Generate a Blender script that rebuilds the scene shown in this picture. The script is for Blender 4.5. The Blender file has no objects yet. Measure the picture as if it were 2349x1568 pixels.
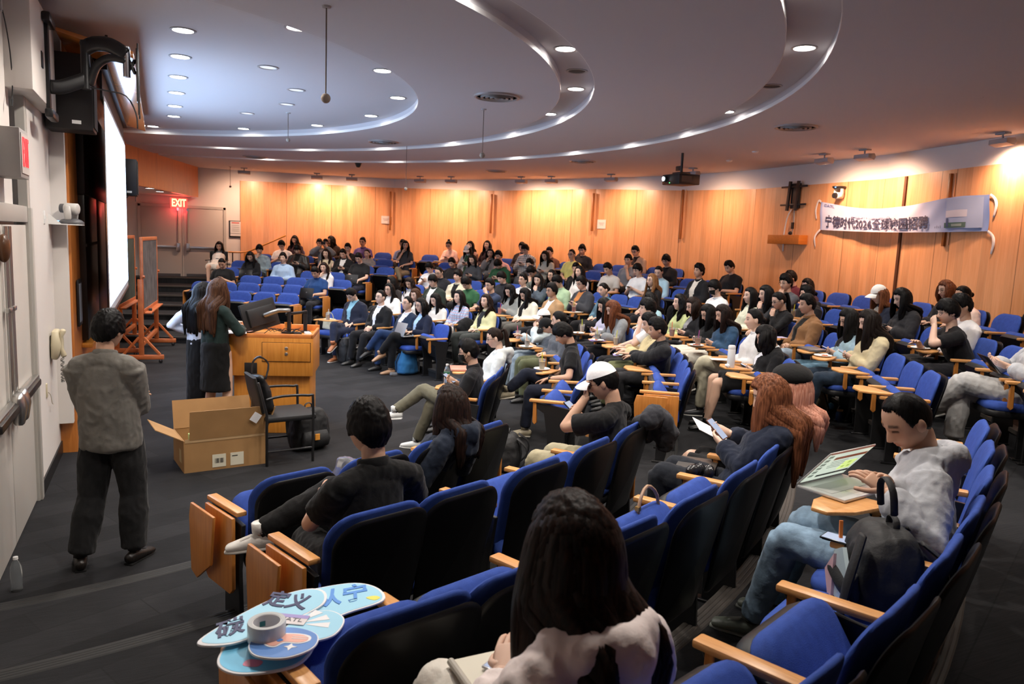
import bpy, bmesh, math, random
import numpy as np
from mathutils import Vector, Matrix, noise
R = math.radians
sc = bpy.context.scene
COL = sc.collection
# ---------------------------------------------------------------- camera
CAMP = Vector((1.777, -10.362, 2.19))
LENS_PX = 1729.6
pitch = math.atan((784 - 555.9) / LENS_PX); roll = math.atan(0.0414); AZ = R(25)
def _toroom(v): return Vector((v[0]*math.cos(AZ)+v[1]*math.sin(AZ), -v[0]*math.sin(AZ)+v[1]*math.cos(AZ), v[2]))
_F = Vector((0, math.cos(pitch), -math.sin(pitch))); _Rt = Vector((1, 0, 0)); _U = _Rt.cross(_F)
_c, _s = math.cos(roll), math.sin(roll)
CR = _toroom(_c*_Rt + _s*_U); CU = _toroom(-_s*_Rt + _c*_U); CF = _toroom(_F)
cd = bpy.data.cameras.new('camera'); cam = bpy.data.objects.new('camera', cd); COL.objects.link(cam)
cam.matrix_world = Matrix(((CR.x, CU.x, -CF.x, CAMP.x), (CR.y, CU.y, -CF.y, CAMP.y), (CR.z, CU.z, -CF.z, CAMP.z), (0, 0, 0, 1)))
cd.sensor_width = 36; cd.lens = LENS_PX/2349*36; cd.clip_start = 0.05; cd.clip_end = 100
cd.dof.use_dof = True; cd.dof.focus_distance = 4.6; cd.dof.aperture_fstop = 5.0
sc.camera = cam
sc.view_settings.view_transform = 'Standard'; sc.view_settings.look = 'None'
sc.view_settings.gamma = 1; sc.view_settings.use_curve_mapping = False
sc.view_settings.exposure = 1.2
# ---------------------------------------------------------------- world: faint neutral fill of a closed room
w = bpy.data.worlds.new('world'); sc.world = w; w.use_nodes = True
w.node_tree.nodes['Background'].inputs[0].default_value = (0.9, 0.85, 0.85, 1)
w.node_tree.nodes['Background'].inputs[1].default_value = 0.05
sc.cycles.max_bounces = 6; sc.cycles.diffuse_bounces = 3; sc.cycles.glossy_bounces = 3
sc.cycles.transmission_bounces = 5; sc.cycles.transparent_max_bounces = 6
sc.cycles.sample_clamp_indirect = 4.0
sc.cycles.use_denoising = True
LAMP = 1.0          # one knob for all the room's lamps
def spot(parent, loc, energy, color, angle, direction=(0, 0, -1), blend=0.6, radius=0.06):
    l = bpy.data.lights.new('lamp', 'SPOT'); l.energy = energy*LAMP; l.color = color
    l.spot_size = R(angle); l.spot_blend = blend; l.shadow_soft_size = radius
    o = bpy.data.objects.new('lamp', l); COL.objects.link(o); o.parent = parent
    o.location = loc; o.rotation_euler = Vector(direction).to_track_quat('-Z', 'Y').to_euler()
    return o
# ---------------------------------------------------------------- photo pixel -> place in the room (surveying only)
def ray(px, py):
    return (CF + CR*((px-1174.5)/LENS_PX) - CU*((py-784)/LENS_PX))
def on_z(px, py, z):
    d = ray(px, py); return CAMP + d*((z-CAMP.z)/d.z)
def on_x(px, py, x):
    d = ray(px, py); return CAMP + d*((x-CAMP.x)/d.x)
def on_y(px, py, y):
    d = ray(px, py); return CAMP + d*((y-CAMP.y)/d.y)
def on_cyl(px, py, rad):
    d = ray(px, py); a = d.x**2+d.y**2; b = CAMP.x*d.x+CAMP.y*d.y; c = CAMP.x**2+CAMP.y**2-rad*rad
    return CAMP + d*((-b+math.sqrt(max(0, b*b-a*c)))/a)
def polar(r, a, z=0): return Vector((r*math.cos(R(a)), r*math.sin(R(a)), z))
# ---------------------------------------------------------------- materials
_M = {}
def newmat(name):
    m = bpy.data.materials.new(name); m.use_nodes = True; nt = m.node_tree
    return m, nt, nt.nodes['Principled BSDF']
def N(nt, t, **kw):
    n = nt.nodes.new(t)
    for k, v in kw.items():
        if hasattr(n, k): setattr(n, k, v)
        else: n.inputs[k].default_value = v
    return n
def lin(c):
    if isinstance(c, str):
        c = tuple(int(c[i:i+2], 16)/255 for i in (0, 2, 4))
    return tuple((x/12.92 if x <= .04045 else ((x+.055)/1.055)**2.4) for x in c[:3])+(1,)
def plain(name, color, rough=.5, metal=0, spec=.5, emit=None, estr=0, coat=0, alpha=1, trans=0, bump=0, bscale=200, var=0, vscale=6, ior=1.45):
    key = name
    if key in _M: return _M[key]
    m, nt, p = newmat(name); L = nt.links
    col = lin(color) if isinstance(color, str) else (*color[:3], 1)
    p.inputs['Base Color'].default_value = col; p.inputs['Roughness'].default_value = rough
    p.inputs['Metallic'].default_value = metal; p.inputs['Specular IOR Level'].default_value = spec
    p.inputs['Coat Weight'].default_value = coat; p.inputs['Transmission Weight'].default_value = trans
    p.inputs['IOR'].default_value = ior; p.inputs['Alpha'].default_value = alpha
    if emit: p.inputs['Emission Color'].default_value = lin(emit) if isinstance(emit, str) else (*emit, 1); p.inputs['Emission Strength'].default_value = estr
    if bump or var:
        tc = N(nt, 'ShaderNodeTexCoord')
        if bump:
            nz = N(nt, 'ShaderNodeTexNoise'); nz.inputs['Scale'].default_value = bscale; nz.inputs['Detail'].default_value = 3
            L.new(tc.outputs['Object'], nz.inputs['Vector'])
            b = N(nt, 'ShaderNodeBump'); b.inputs['Strength'].default_value = bump; b.inputs['Distance'].default_value = .004
            L.new(nz.outputs['Fac'], b.inputs['Height']); L.new(b.outputs['Normal'], p.inputs['Normal'])
        if var:
            n2 = N(nt, 'ShaderNodeTexNoise'); n2.inputs['Scale'].default_value = vscale; n2.inputs['Detail'].default_value = 4
            L.new(tc.outputs['Object'], n2.inputs['Vector'])
            mr = N(nt, 'ShaderNodeMapRange'); mr.inputs['To Min'].default_value = 1-var; mr.inputs['To Max'].default_value = 1+var
            mr.inputs['From Min'].default_value = .3; mr.inputs['From Max'].default_value = .7
            L.new(n2.outputs['Fac'], mr.inputs['Value'])
            mx = N(nt, 'ShaderNodeMix', data_type='RGBA', blend_type='MULTIPLY'); mx.inputs[0].default_value = 1
            mx.inputs[6].default_value = col; L.new(mr.outputs[0], mx.inputs[7]); L.new(mx.outputs[2], p.inputs['Base Color'])
    _M[key] = m; return m
def wood(name, color, dark, rough=.4, grain=(14, 14, .7), seam=0, coat=.15, board=0):
    """veneer with grain along local z; seam = spacing of thin panel joints along local x"""
    if name in _M: return _M[name]
    m, nt, p = newmat(name); L = nt.links
    tc = N(nt, 'ShaderNodeTexCoord'); mp = N(nt, 'ShaderNodeMapping'); mp.inputs['Scale'].default_value = grain
    L.new(tc.outputs['Object'], mp.inputs['Vector'])
    nz = N(nt, 'ShaderNodeTexNoise'); nz.inputs['Scale'].default_value = 3; nz.inputs['Detail'].default_value = 6; nz.inputs['Roughness'].default_value = .6
    L.new(mp.outputs[0], nz.inputs['Vector'])
    cr = N(nt, 'ShaderNodeValToRGB'); cr.color_ramp.elements[0].position = .3; cr.color_ramp.elements[1].position = .72
    cr.color_ramp.elements[0].color = lin(dark); cr.color_ramp.elements[1].color = lin(color)
    L.new(nz.outputs['Fac'], cr.inputs['Fac']); out = cr.outputs['Color']
    sx = N(nt, 'ShaderNodeSeparateXYZ'); L.new(tc.outputs['Object'], sx.inputs[0])
    if board:
        dv = N(nt, 'ShaderNodeMath', operation='DIVIDE'); dv.inputs[1].default_value = board; L.new(sx.outputs['X'], dv.inputs[0])
        fl = N(nt, 'ShaderNodeMath', operation='FLOOR'); L.new(dv.outputs[0], fl.inputs[0])
        wn = N(nt, 'ShaderNodeTexWhiteNoise', noise_dimensions='1D'); L.new(fl.outputs[0], wn.inputs['W'])
        mr = N(nt, 'ShaderNodeMapRange'); mr.inputs['To Min'].default_value = .88; mr.inputs['To Max'].default_value = 1.08; L.new(wn.outputs['Value'], mr.inputs['Value'])
        mx = N(nt, 'ShaderNodeMix', data_type='RGBA', blend_type='MULTIPLY'); mx.inputs[0].default_value = 1
        L.new(out, mx.inputs[6]); L.new(mr.outputs[0], mx.inputs[7]); out = mx.outputs[2]
    if seam:
        dv = N(nt, 'ShaderNodeMath', operation='DIVIDE'); dv.inputs[1].default_value = seam; L.new(sx.outputs['X'], dv.inputs[0])
        fr = N(nt, 'ShaderNodeMath', operation='FRACT'); L.new(dv.outputs[0], fr.inputs[0])
        lt = N(nt, 'ShaderNodeMath', operation='LESS_THAN'); lt.inputs[1].default_value = .012/seam; L.new(fr.outputs[0], lt.inputs[0])
        mx = N(nt, 'ShaderNodeMix', data_type='RGBA'); L.new(lt.outputs[0], mx.inputs[0]); L.new(out, mx.inputs[6])
        mx.inputs[7].default_value = tuple(x*.45 for x in lin(dark)[:3])+(1,); out = mx.outputs[2]
    L.new(out, p.inputs['Base Color'])
    p.inputs['Roughness'].default_value = rough; p.inputs['Coat Weight'].default_value = coat; p.inputs['Coat Roughness'].default_value = .25
    _M[name] = m; return m
# ---------------------------------------------------------------- mesh building
class MB:
    def __init__(s): s.v = []; s.f = []; s.m = []; s.mi = 0; s.X = None
    def mat(s, i): s.mi = i; return s
    def add(s, vs, fs):
        o = len(s.v)
        if s.X is not None: vs = [s.X @ Vector(v) for v in vs]
        s.v += [tuple(v) for v in vs]; s.f += [tuple(i+o for i in f) for f in fs]; s.m += [s.mi]*len(fs); return s
    def box(s, c, d, rz=0, rx=0, ry=0):
        x, y, z = d[0]/2, d[1]/2, d[2]/2
        vs = [Vector(p) for p in ((-x, -y, -z), (x, -y, -z), (x, y, -z), (-x, y, -z), (-x, -y, z), (x, -y, z), (x, y, z), (-x, y, z))]
        if rz or rx or ry:
            M = Matrix.Rotation(rz, 3, 'Z') @ Matrix.Rotation(ry, 3, 'Y') @ Matrix.Rotation(rx, 3, 'X'); vs = [M @ v for v in vs]
        c = Vector(c)
        return s.add([v+c for v in vs], [(0, 3, 2, 1), (4, 5, 6, 7), (0, 1, 5, 4), (1, 2, 6, 5), (2, 3, 7, 6), (3, 0, 4, 7)])
    def prism(s, poly, z0, z1, M=None):
        n = len(poly); vs = [Vector((p[0], p[1], z0)) for p in poly]+[Vector((p[0], p[1], z1)) for p in poly]
        if M is not None: vs = [M @ v for v in vs]
        return s.add(vs, [tuple(range(n-1, -1, -1)), tuple(range(n, 2*n))]+[(i, (i+1) % n, (i+1) % n+n, i+n) for i in range(n)])
    def sweep(s, pts, rads, n=10, ref=(1, 0, 0), cap=1, power=2):
        """closed tube through pts; rads scalars or (a,b): a along ref, b across"""
        P = [Vector(p) for p in pts]; ref = Vector(ref)
        rr = [(r, r) if not isinstance(r, (tuple, list)) else r for r in rads]
        if 4 <= len(P) <= 9 and n <= 10 and cap:      # round off coarse polylines
            Q, q2 = [], []; m = len(P)
            for i in range(m-1):
                a, b, c, d = P[max(i-1, 0)], P[i], P[i+1], P[min(i+2, m-1)]
                for u in (0, .34, .67):
                    Q.append(.5*(2*b+(c-a)*u+(2*a-5*b+4*c-d)*u*u+(3*b-a-3*c+d)*u**3)); q2.append((rr[i][0]*(1-u)+rr[i+1][0]*u, rr[i][1]*(1-u)+rr[i+1][1]*u))
            P = Q+[P[-1]]; rr = q2+[rr[-1]]
        K = len(P)
        T = []
        for i in range(K):
            t = (P[min(i+1, K-1)]-P[max(i-1, 0)])
            T.append(t.normalized() if t.length > 1e-9 else Vector((0, 0, 1)))
        rings = []
        A = ref - ref.dot(T[0])*T[0]
        if A.length < 1e-3: A = Vector((0, 1, 0)) - T[0].y*T[0]
        A.normalize(); prev = A
        def ring(p, t, a, ra, rb):
            b = t.cross(a); out = []
            for j in range(n):
                th = 2*math.pi*j/n; cx, sy = math.cos(th), math.sin(th)
                if power != 2:
                    cx = math.copysign(abs(cx)**(2/power), cx); sy = math.copysign(abs(sy)**(2/power), sy)
                out.append(p+a*(cx*ra)+b*(sy*rb))
            return out
        for i in range(K):
            a = ref - ref.dot(T[i])*T[i]
            if a.length < .35: a = prev - prev.dot(T[i])*T[i]
            a.normalize()
            if a.dot(prev) < 0: a = -a
            prev = a
            if i == 0 and cap:
                m = min(rr[0]); rings.append(ring(P[0]-T[0]*m*.6*cap, T[0], a, rr[0][0]*.55, rr[0][1]*.55)); rings.append(ring(P[0]-T[0]*m*.3*cap, T[0], a, rr[0][0]*.86, rr[0][1]*.86))
            rings.append(ring(P[i], T[i], a, *rr[i]))
            if i == K-1 and cap:
                m = min(rr[-1]); rings.append(ring(P[-1]+T[-1]*m*.3*cap, T[-1], a, rr[-1][0]*.86, rr[-1][1]*.86)); rings.append(ring(P[-1]+T[-1]*m*.6*cap, T[-1], a, rr[-1][0]*.55, rr[-1][1]*.55))
        vs = [v for r in rings for v in r]; fs = []
        for i in range(len(rings)-1):
            for j in range(n):
                fs.append((i*n+j, i*n+(j+1) % n, (i+1)*n+(j+1) % n, (i+1)*n+j))
        fs.append(tuple(range(n-1, -1, -1))); o = (len(rings)-1)*n; fs.append(tuple(range(o, o+n)))
        return s.add(vs, fs)
    def cyl(s, p0, p1, r, n=12, r1=None): return s.sweep([p0, p1], [r, r if r1 is None else r1], n, cap=0)
    def lathe(s, prof, c=(0, 0, 0), n=20, M=None):
        c = Vector(c); vs = []; fs = []
        for (r, z) in prof:
            for j in range(n):
                v = Vector((r*math.cos(2*math.pi*j/n), r*math.sin(2*math.pi*j/n), z)); vs.append((M @ v if M is not None else v)+c)
        for i in range(len(prof)-1):
            for j in range(n): fs.append((i*n+j, i*n+(j+1) % n, (i+1)*n+(j+1) % n, (i+1)*n+j))
        if prof[0][0] > 1e-6: fs.append(tuple(range(n-1, -1, -1)))
        o = (len(prof)-1)*n
        if prof[-1][0] > 1e-6: fs.append(tuple(range(o, o+n)))
        return s.add(vs, fs)
    def ball(s, c, r, nu=14, nv=9, M=None):
        r = (r, r, r) if not isinstance(r, (tuple, list)) else r
        c = Vector(c); vs = []; fs = []
        for i in range(nv+1):
            ph = math.pi*i/nv-math.pi/2
            for j in range(nu):
                th = 2*math.pi*j/nu; v = Vector((r[0]*math.cos(ph)*math.cos(th), r[1]*math.cos(ph)*math.sin(th), r[2]*math.sin(ph)))
                vs.append((M @ v if M is not None else v)+c)
        for i in range(nv):
            for j in range(nu): fs.append((i*nu+j, i*nu+(j+1) % nu, (i+1)*nu+(j+1) % nu, (i+1)*nu+j))
        return s.add(vs, fs)
    def grid(s, fn, nu, nv, closeu=False):
        vs = [fn(i, j) for i in range(nu) for j in range(nv)]; fs = []
        for i in range(nu if closeu else nu-1):
            for j in range(nv-1): fs.append((i*nv+j, ((i+1) % nu)*nv+j, ((i+1) % nu)*nv+j+1, i*nv+j+1))
        return s.add(vs, fs)
    def mesh(s, name, bevel=0, seg=2, smooth=None, weld=False):
        me = bpy.data.meshes.new(name); me.from_pydata(s.v, [], s.f); me.polygons.foreach_set('material_index', s.m)
        if bevel or weld:
            bm = bmesh.new(); bm.from_mesh(me)
            if weld: bmesh.ops.remove_doubles(bm, verts=bm.verts, dist=1e-5)
            if bevel:
                es = [e for e in bm.edges if len(e.link_faces) == 2 and e.calc_face_angle(0) > R(40)]
                bmesh.ops.bevel(bm, geom=es, offset=bevel, segments=seg, affect='EDGES', profile=.5, clamp_overlap=True)
            bm.to_mesh(me); bm.free()
        if smooth is None: smooth = 35
        if smooth:
            me.shade_smooth()
            if smooth < 180: me.set_sharp_from_angle(angle=R(smooth))
        return me
    def build(s, name, mats, parent=None, bevel=0, seg=2, smooth=None, loc=None, rz=0, weld=False):
        me = s.mesh(name, bevel, seg, smooth, weld)
        for m in (mats if isinstance(mats, (list, tuple)) else [mats]): me.materials.append(m)
        return put(name, me, parent, loc, rz)
def put(name, me, parent=None, loc=None, rz=0):
    o = bpy.data.objects.new(name, me); COL.objects.link(o)
    if parent is not None: o.parent = parent
    if loc is not None: o.location = loc
    if rz: o.rotation_euler = (0, 0, rz)
    return o
def tag(o, label, cat, group=None, kind=None):
    o['label'] = label; o['category'] = cat
    if group: o['group'] = group
    if kind: o['kind'] = kind
    return o
def thing(name, label, cat, loc=(0, 0, 0), rz=0, group=None):
    o = bpy.data.objects.new(name, None); COL.objects.link(o); o.location = loc; o.rotation_euler = (0, 0, rz); o.empty_display_size = .1
    return tag(o, label, cat, group)
def struct(o): o['kind'] = 'structure'; return o
def copy_tree(o, parent=None):
    c = o.copy(); COL.objects.link(c)
    if parent is not None: c.parent = parent
    for ch in list(o.children): copy_tree(ch, c)
    return c
def textmesh(txt, size, extrude=.001, align='CENTER', spacing=1, bold=0, shear=0):
    cu = bpy.data.curves.new('t', 'FONT'); cu.body = txt; cu.size = size; cu.extrude = extrude; cu.align_x = align; cu.align_y = 'CENTER'; cu.space_character = spacing; cu.offset = bold; cu.shear = shear
    cu.resolution_u = 3
    o = bpy.data.objects.new('t', cu); COL.objects.link(o); bpy.context.view_layer.update()
    me = bpy.data.meshes.new_from_object(o.evaluated_get(bpy.context.evaluated_depsgraph_get())); bpy.data.objects.remove(o); bpy.data.curves.remove(cu)
    return me
def text(name, txt, size, mat, parent, M, extrude=.001, **k):
    me = textmesh(txt, size, extrude, **k); me.transform(M); me.materials.clear(); me.materials.append(mat)
    o = put(name, me, parent); return o
def facing(p, d, up=(0, 0, 1)):
    """matrix whose z is d (outward), y is up"""
    z = Vector(d).normalized(); u = Vector(up); y = (u-u.dot(z)*z).normalized(); x = y.cross(z)
    return Matrix(((x.x, y.x, z.x, p[0]), (x.y, y.y, z.y, p[1]), (x.z, y.z, z.z, p[2]), (0, 0, 0, 1)))
ORD = ['first', 'second', 'third', 'fourth', 'fifth', 'sixth', 'seventh', 'eighth', 'ninth', 'tenth', 'eleventh', 'twelfth', 'thirteenth', 'fourteenth', 'fifteenth', 'sixteenth']
# tier heights and radii of the curved rows about the stage centre (0,0)
ZK = [0, .113, .226, .339, .452, .6, .76, .92]
def RK(k): return 5.96+.96*k if k < 7 else 12.5
def edge(k): return 5.76+.97*(k-1)
# ================================================================= ROOM
WHITE = plain('wall_paint', (.74, .70, .66), .75, bump=.05, bscale=60)
CEIL = plain('ceiling_paint', (.62, .585, .595), .85)
WOODWALL = wood('maple_panel', 'efb482', 'df9c66', .38, (9, 9, .5), seam=1.22, board=.152)
WOODFRONT = wood('maple_front', 'd98a45', 'bd6f2f', .35, (12, 12, .6), seam=1.2)
BLACK = plain('black_satin', (.012, .012, .013), .42)
BLACKM = plain('black_metal', (.015, .015, .016), .35, spec=.6)
STEEL = plain('brushed_steel', (.55, .54, .52), .32, metal=1)
CHROME = plain('chrome', (.75, .75, .75), .12, metal=1)
GREYP = plain('grey_plastic', (.35, .35, .36), .5)
WHITEP = plain('white_plastic', (.8, .8, .78), .4)
DOORP = plain('door_paint', (.62, .59, .54), .5)
FRAMEP = plain('frame_paint', (.5, .48, .44), .5)
def carpet():
    m, nt, p = newmat('carpet'); L = nt.links
    tc = N(nt, 'ShaderNodeTexCoord')
    br = N(nt, 'ShaderNodeTexBrick'); br.inputs['Scale'].default_value = 1; br.inputs['Brick Width'].default_value = 1.0; br.inputs['Row Height'].default_value = .25
    br.inputs['Color1'].default_value = (.0125, .0127, .0142, 1); br.inputs['Color2'].default_value = (.0215, .0216, .0238, 1); br.inputs['Mortar'].default_value = (.013,.013,.014,1); br.inputs['Mortar Size'].default_value = .004
    mp = N(nt, 'ShaderNodeMapping'); mp.inputs['Rotation'].default_value = (0, 0, R(-25)); L.new(tc.outputs['Object'], mp.inputs[0]); L.new(mp.outputs[0], br.inputs['Vector'])
    nz = N(nt, 'ShaderNodeTexNoise'); nz.inputs['Scale'].default_value = 2.2; nz.inputs['Detail'].default_value = 8; L.new(mp.outputs[0], nz.inputs['Vector'])
    m2 = N(nt, 'ShaderNodeMapping'); m2.inputs['Scale'].default_value = (6, 160, 1); m2.inputs['Rotation'].default_value = (0, 0, R(-25)); L.new(tc.outputs['Object'], m2.inputs[0])
    n2 = N(nt, 'ShaderNodeTexNoise'); n2.inputs['Scale'].default_value = 1; n2.inputs['Detail'].default_value = 2; L.new(m2.outputs[0], n2.inputs['Vector'])
    ad = N(nt, 'ShaderNodeMath', operation='ADD'); L.new(nz.outputs['Fac'], ad.inputs[0]); L.new(n2.outputs['Fac'], ad.inputs[1])
    mx = N(nt, 'ShaderNodeMix', data_type='RGBA', blend_type='MULTIPLY'); mx.inputs[0].default_value = 1
    L.new(br.outputs['Color'], mx.inputs[6]); L.new(ad.outputs[0], mx.inputs[7]); L.new(mx.outputs[2], p.inputs['Base Color'])
    p.inputs['Roughness'].default_value = .92; p.inputs['Specular IOR Level'].default_value = .2
    nb = N(nt, 'ShaderNodeTexNoise'); nb.inputs['Scale'].default_value = 260; L.new(tc.outputs['Object'], nb.inputs['Vector'])
    b = N(nt, 'ShaderNodeBump'); b.inputs['Strength'].default_value = .5; b.inputs['Distance'].default_value = .004; L.new(nb.outputs['Fac'], b.inputs['Height']); L.new(b.outputs['Normal'], p.inputs['Normal'])
    return m
CARPET = carpet()
# ---- stepped floor: flat stage and curved tiers
mb = MB()
def ring(r0, r1, z0, z1, a0, a1, n):
    vs = []; fs = []
    for i in range(n+1):
        a = a0+(a1-a0)*i/n; vs += [polar(r0, a, z0), polar(r1, a, z1)]
    for i in range(n): fs.append((2*i, 2*i+1, 2*i+3, 2*i+2))
    mb.add(vs, fs)
ring(.001, edge(1), 0, 0, -93, 93, 72)
for k in range(1, 8):
    ring(edge(k), edge(k)+.001, ZK[k-1], ZK[k], -93, 93, 96)
    ring(edge(k)+.001, edge(k+1) if k < 7 else 16.5, ZK[k], ZK[k], -93, 93, 96)
struct(mb.build('floor', CARPET, smooth=0))
# ---- rubber nosings on the step edges
NOSE = plain('rubber_nosing', (.05, .042, .036), .65)
NOSE_FAR = plain('black_nosing', (.012, .012, .012), .7)
for k in range(1, 8):
    mb = MB(); n = 110; rib = [(-.012, -.03), (-.012, .004), (0, .008), (.012, .006), (.016, .003), (.022, .006), (.034, .006), (.038, .003), (.044, .006), (.056, .006), (.06, .003), (.066, .006), (.078, .005), (.085, 0)]
    a0, a1 = -math.degrees(math.acos(.81/edge(k))), math.degrees(math.acos(1.0/edge(k)))
    mb.grid(lambda i, j: polar(edge(k)+rib[j][0], a0+(a1-a0)*i/n, ZK[k]+rib[j][1]), n+1, len(rib))
    struct(mb.build('trim_%d' % k, NOSE if k not in (1, 2, 3) else NOSE_FAR, smooth=0))
# ---- ceiling: stepped rings with two light troughs
prof = [(.01, 3.9), (4.8, 3.9), (4.8, 3.8), (6.4, 3.8), (6.4, 3.9), (6.76, 3.9), (6.76, 3.8), (8.4, 3.8), (8.4, 3.9), (8.77, 3.9), (8.77, 3.8), (15.5, 3.86)]
mb = MB(); n = 160
mb.grid(lambda i, j: polar(prof[j][0], 360*i/n, prof[j][1]), n, len(prof), True)
struct(mb.build('ceiling', CEIL, smooth=30))
LIP = plain('ceiling_lip', (.8, .78, .76), .35)
for i, (r, dr) in enumerate(((4.8, -.006), (6.4, .006), (6.76, -.006), (8.4, .006), (8.77, -.006))):
    mb = MB(); pf = [(r, 3.801), (r+dr, 3.801), (r+dr, 3.84), (r, 3.84)]
    mb.grid(lambda a, j: polar(pf[j % 4][0], 360*a/n, pf[j % 4][1]), n, 5, True)
    struct(mb.build('trim_%d' % (10+i), LIP, smooth=30))
# ---- back wall: facets of a polygon, maple panelling below a white band
def at_r(px, r, py=405):
    p = on_cyl(px, py, r); return Vector((p.x, p.y, 0))
WV = [Vector((3.75, 11.95, 0)), at_r(904, 13.6), at_r(1136, 13.25), at_r(1371, 13.05), at_r(1575, 13.0), at_r(1740, 12.75), at_r(2035, 12.5), at_r(2200, 12.45), Vector((11.6, -4.75, 0)), Vector((9.6, -9.2, 0)), Vector((6.0, -13.2, 0)), Vector((.8, -13.2, 0))]
WT = [3.56, 3.6, 3.55, 3.58, 3.5, 3.45, 3.45, 3.48, 3.48, 3.48, 3.48, 3.48]
def facet(name, a, b, z0, z1, t, mat, z1b=None):
    d = b-a; Ln = d.length; z1b = z1 if z1b is None else z1b
    mb = MB(); mb.add([(0, 0, z0), (Ln, 0, z0), (Ln, t, z0), (0, t, z0), (0, 0, z1), (Ln, 0, z1b), (Ln, t, z1b), (0, t, z1)], [(0, 3, 2, 1), (4, 5, 6, 7), (0, 1, 5, 4), (1, 2, 6, 5), (2, 3, 7, 6), (3, 0, 4, 7)])
    o = mb.build(name, mat, smooth=0, loc=(a.x, a.y, 0)); o.rotation_euler = (0, 0, math.atan2(d.y, d.x)); return struct(o)
for i in range(len(WV)-1):
    a, b = WV[i], WV[i+1]
    facet('wall_back', a, b, 0, 3.9, .12, WHITE)
    inn = ((b-a).cross(Vector((0, 0, 1)))).normalized()*-.035
    if inn.dot(-(a+b)) < 0: inn = -inn
    facet('wall_panelling', a+inn, b+inn, .15 if i < 8 else .5, WT[i], .03, WOODWALL, WT[i+1])
# narrow upright battens and the recess joint on the panelling
BATTEN = wood('batten_wood', 'b5702f', '8f5220', .4)
DARKJ = plain('dark_joint', (.10, .035, .012), .6)
def wall_r(px):      # radius of the panelling face seen at that picture column
    d = ray(px, 480); best = None
    for i in range(len(WV)-1):
        a, b = WV[i], WV[i+1]; e = b-a
        den = d.x*e.y-d.y*e.x
        if abs(den) < 1e-9: continue
        s_ = ((a.x-CAMP.x)*e.y-(a.y-CAMP.y)*e.x)/den; u = ((a.x-CAMP.x)*d.y-(a.y-CAMP.y)*d.x)/den
        if s_ > 0 and -.02 <= u <= 1.02 and (best is None or s_ < best[0]): best = (s_, e.normalized())
    return best
def on_wall(px, py, off=.04):
    """point on the panelling at that picture position, with inward normal and along-wall direction"""
    s_, e = wall_r(px); d = ray(px, py); p = CAMP+d*s_
    nrm = Vector((0, 0, 1)).cross(e); nrm = nrm if nrm.dot(-Vector((p.x, p.y, 0))) > 0 else -nrm
    return p+nrm*off, nrm, e
def wall_frame(px, py, off=.04):
    p, nrm, e = on_wall(px, py, off); return facing(p, nrm), p
for n_, (px, y0, y1) in enumerate(((894, 440, 528), (1127, 446, 535), (1360, 444, 530), (1563, 436, 548), (2172, 400, 565))):
    p0, nr, e = on_wall(px, y0); p1, _, _ = on_wall(px, y1)
    t = thing('wall_batten', 'narrow upright wooden batten on the maple back wall, %s from the left' % ORD[n_], 'batten', p1, math.atan2(e.y, e.x), 'upright battens on the back wall')
    MB().box((0, -.02, (p0.z-p1.z)/2), (.045, .05, p0.z-p1.z)).build('strip', BATTEN, t, bevel=.004)
    MB().cyl((.07, -.01, .02), (.07, -.01, (p0.z-p1.z)), .008, 8).build('conduit', WOODWALL, t)
for px, y0, y1 in ((2083, 380, 700),):
    p0, nr, e = on_wall(2085, y0); p1, _, _ = on_wall(2070, 560)
    mb = MB().box((0, -.012, 1.75), (.05, .03, 3.4)); o = mb.build('trim_20', DARKJ, loc=(p1.x, p1.y, 0)); o.rotation_euler = (0, 0, math.atan2(e.y, e.x)); struct(o)
# ---- front wall, near part: white door wall with its pier
mb = MB().box((.74, -8.5, 1.95), (.12, 9.4, 3.9)); struct(mb.build('wall_front_near', WHITE, smooth=0))
mb = MB().box((.76, -2.72, 1.95), (.2, 1.46, 3.9)); struct(mb.build('wall_front_pier', WHITE, smooth=0))
MB().box((.83, -3.52, 1.95), (.06, .1, 3.9)).build('trim_21', FRAMEP)['kind'] = 'structure'
mb = MB().box((.90, 2.0, 1.95), (.2, 8.3, 3.9)); struct(mb.build('wall_front', WOODFRONT, smooth=0))
mb = MB().box((.80, -2.2, 2.1), (.36, .09, 3.58)); struct(mb.build('wall_front_return', WHITE, smooth=0))
mb = MB().box((.868, -2.8, .06), (.012, 1.3, .12)); struct(mb.build('baseboard_front', BLACK))
# soffit box carrying the television arm
mb = MB().box((.84, -3.27, 3.48), (.26, 1.3, .72)); struct(mb.build('wall_soffit', WHITE, bevel=.01))
# far left: wood bulkhead over the entrance recess, recess walls, far wall with double door
struct(facet('wall_bulkhead', Vector((1.02, 6.15, 0)), Vector((2.68, 11.8, 0)), 3.04, 3.9, .1, WOODFRONT))
facet('wall_recess_left', Vector((.3, 6.1, 0)), Vector((.3, 11.95, 0)), 0, 3.9, .1, WHITE)
mb = MB().box((.65, 6.12, 1.95), (.8, .06, 3.9)); struct(mb.build('wall_recess_end', WOODFRONT, smooth=0))
facet('ceiling_recess', Vector((.3, 6.2, 0)), Vector((.3, 6.21, 0)), 3.0, 3.01, .1, WHITE)
mb = MB().add([(1.02, 6.15, 3.045), (2.68, 11.9, 3.045), (.3, 11.9, 3.045), (.3, 6.15, 3.045)], [(0, 1, 2, 3)]); struct(mb.build('ceiling_entrance', WHITE))
mb = MB().box((2.0, 12.01, 1.95), (3.6, .12, 3.9)); struct(mb.build('wall_far', WHITE, smooth=0))
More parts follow.
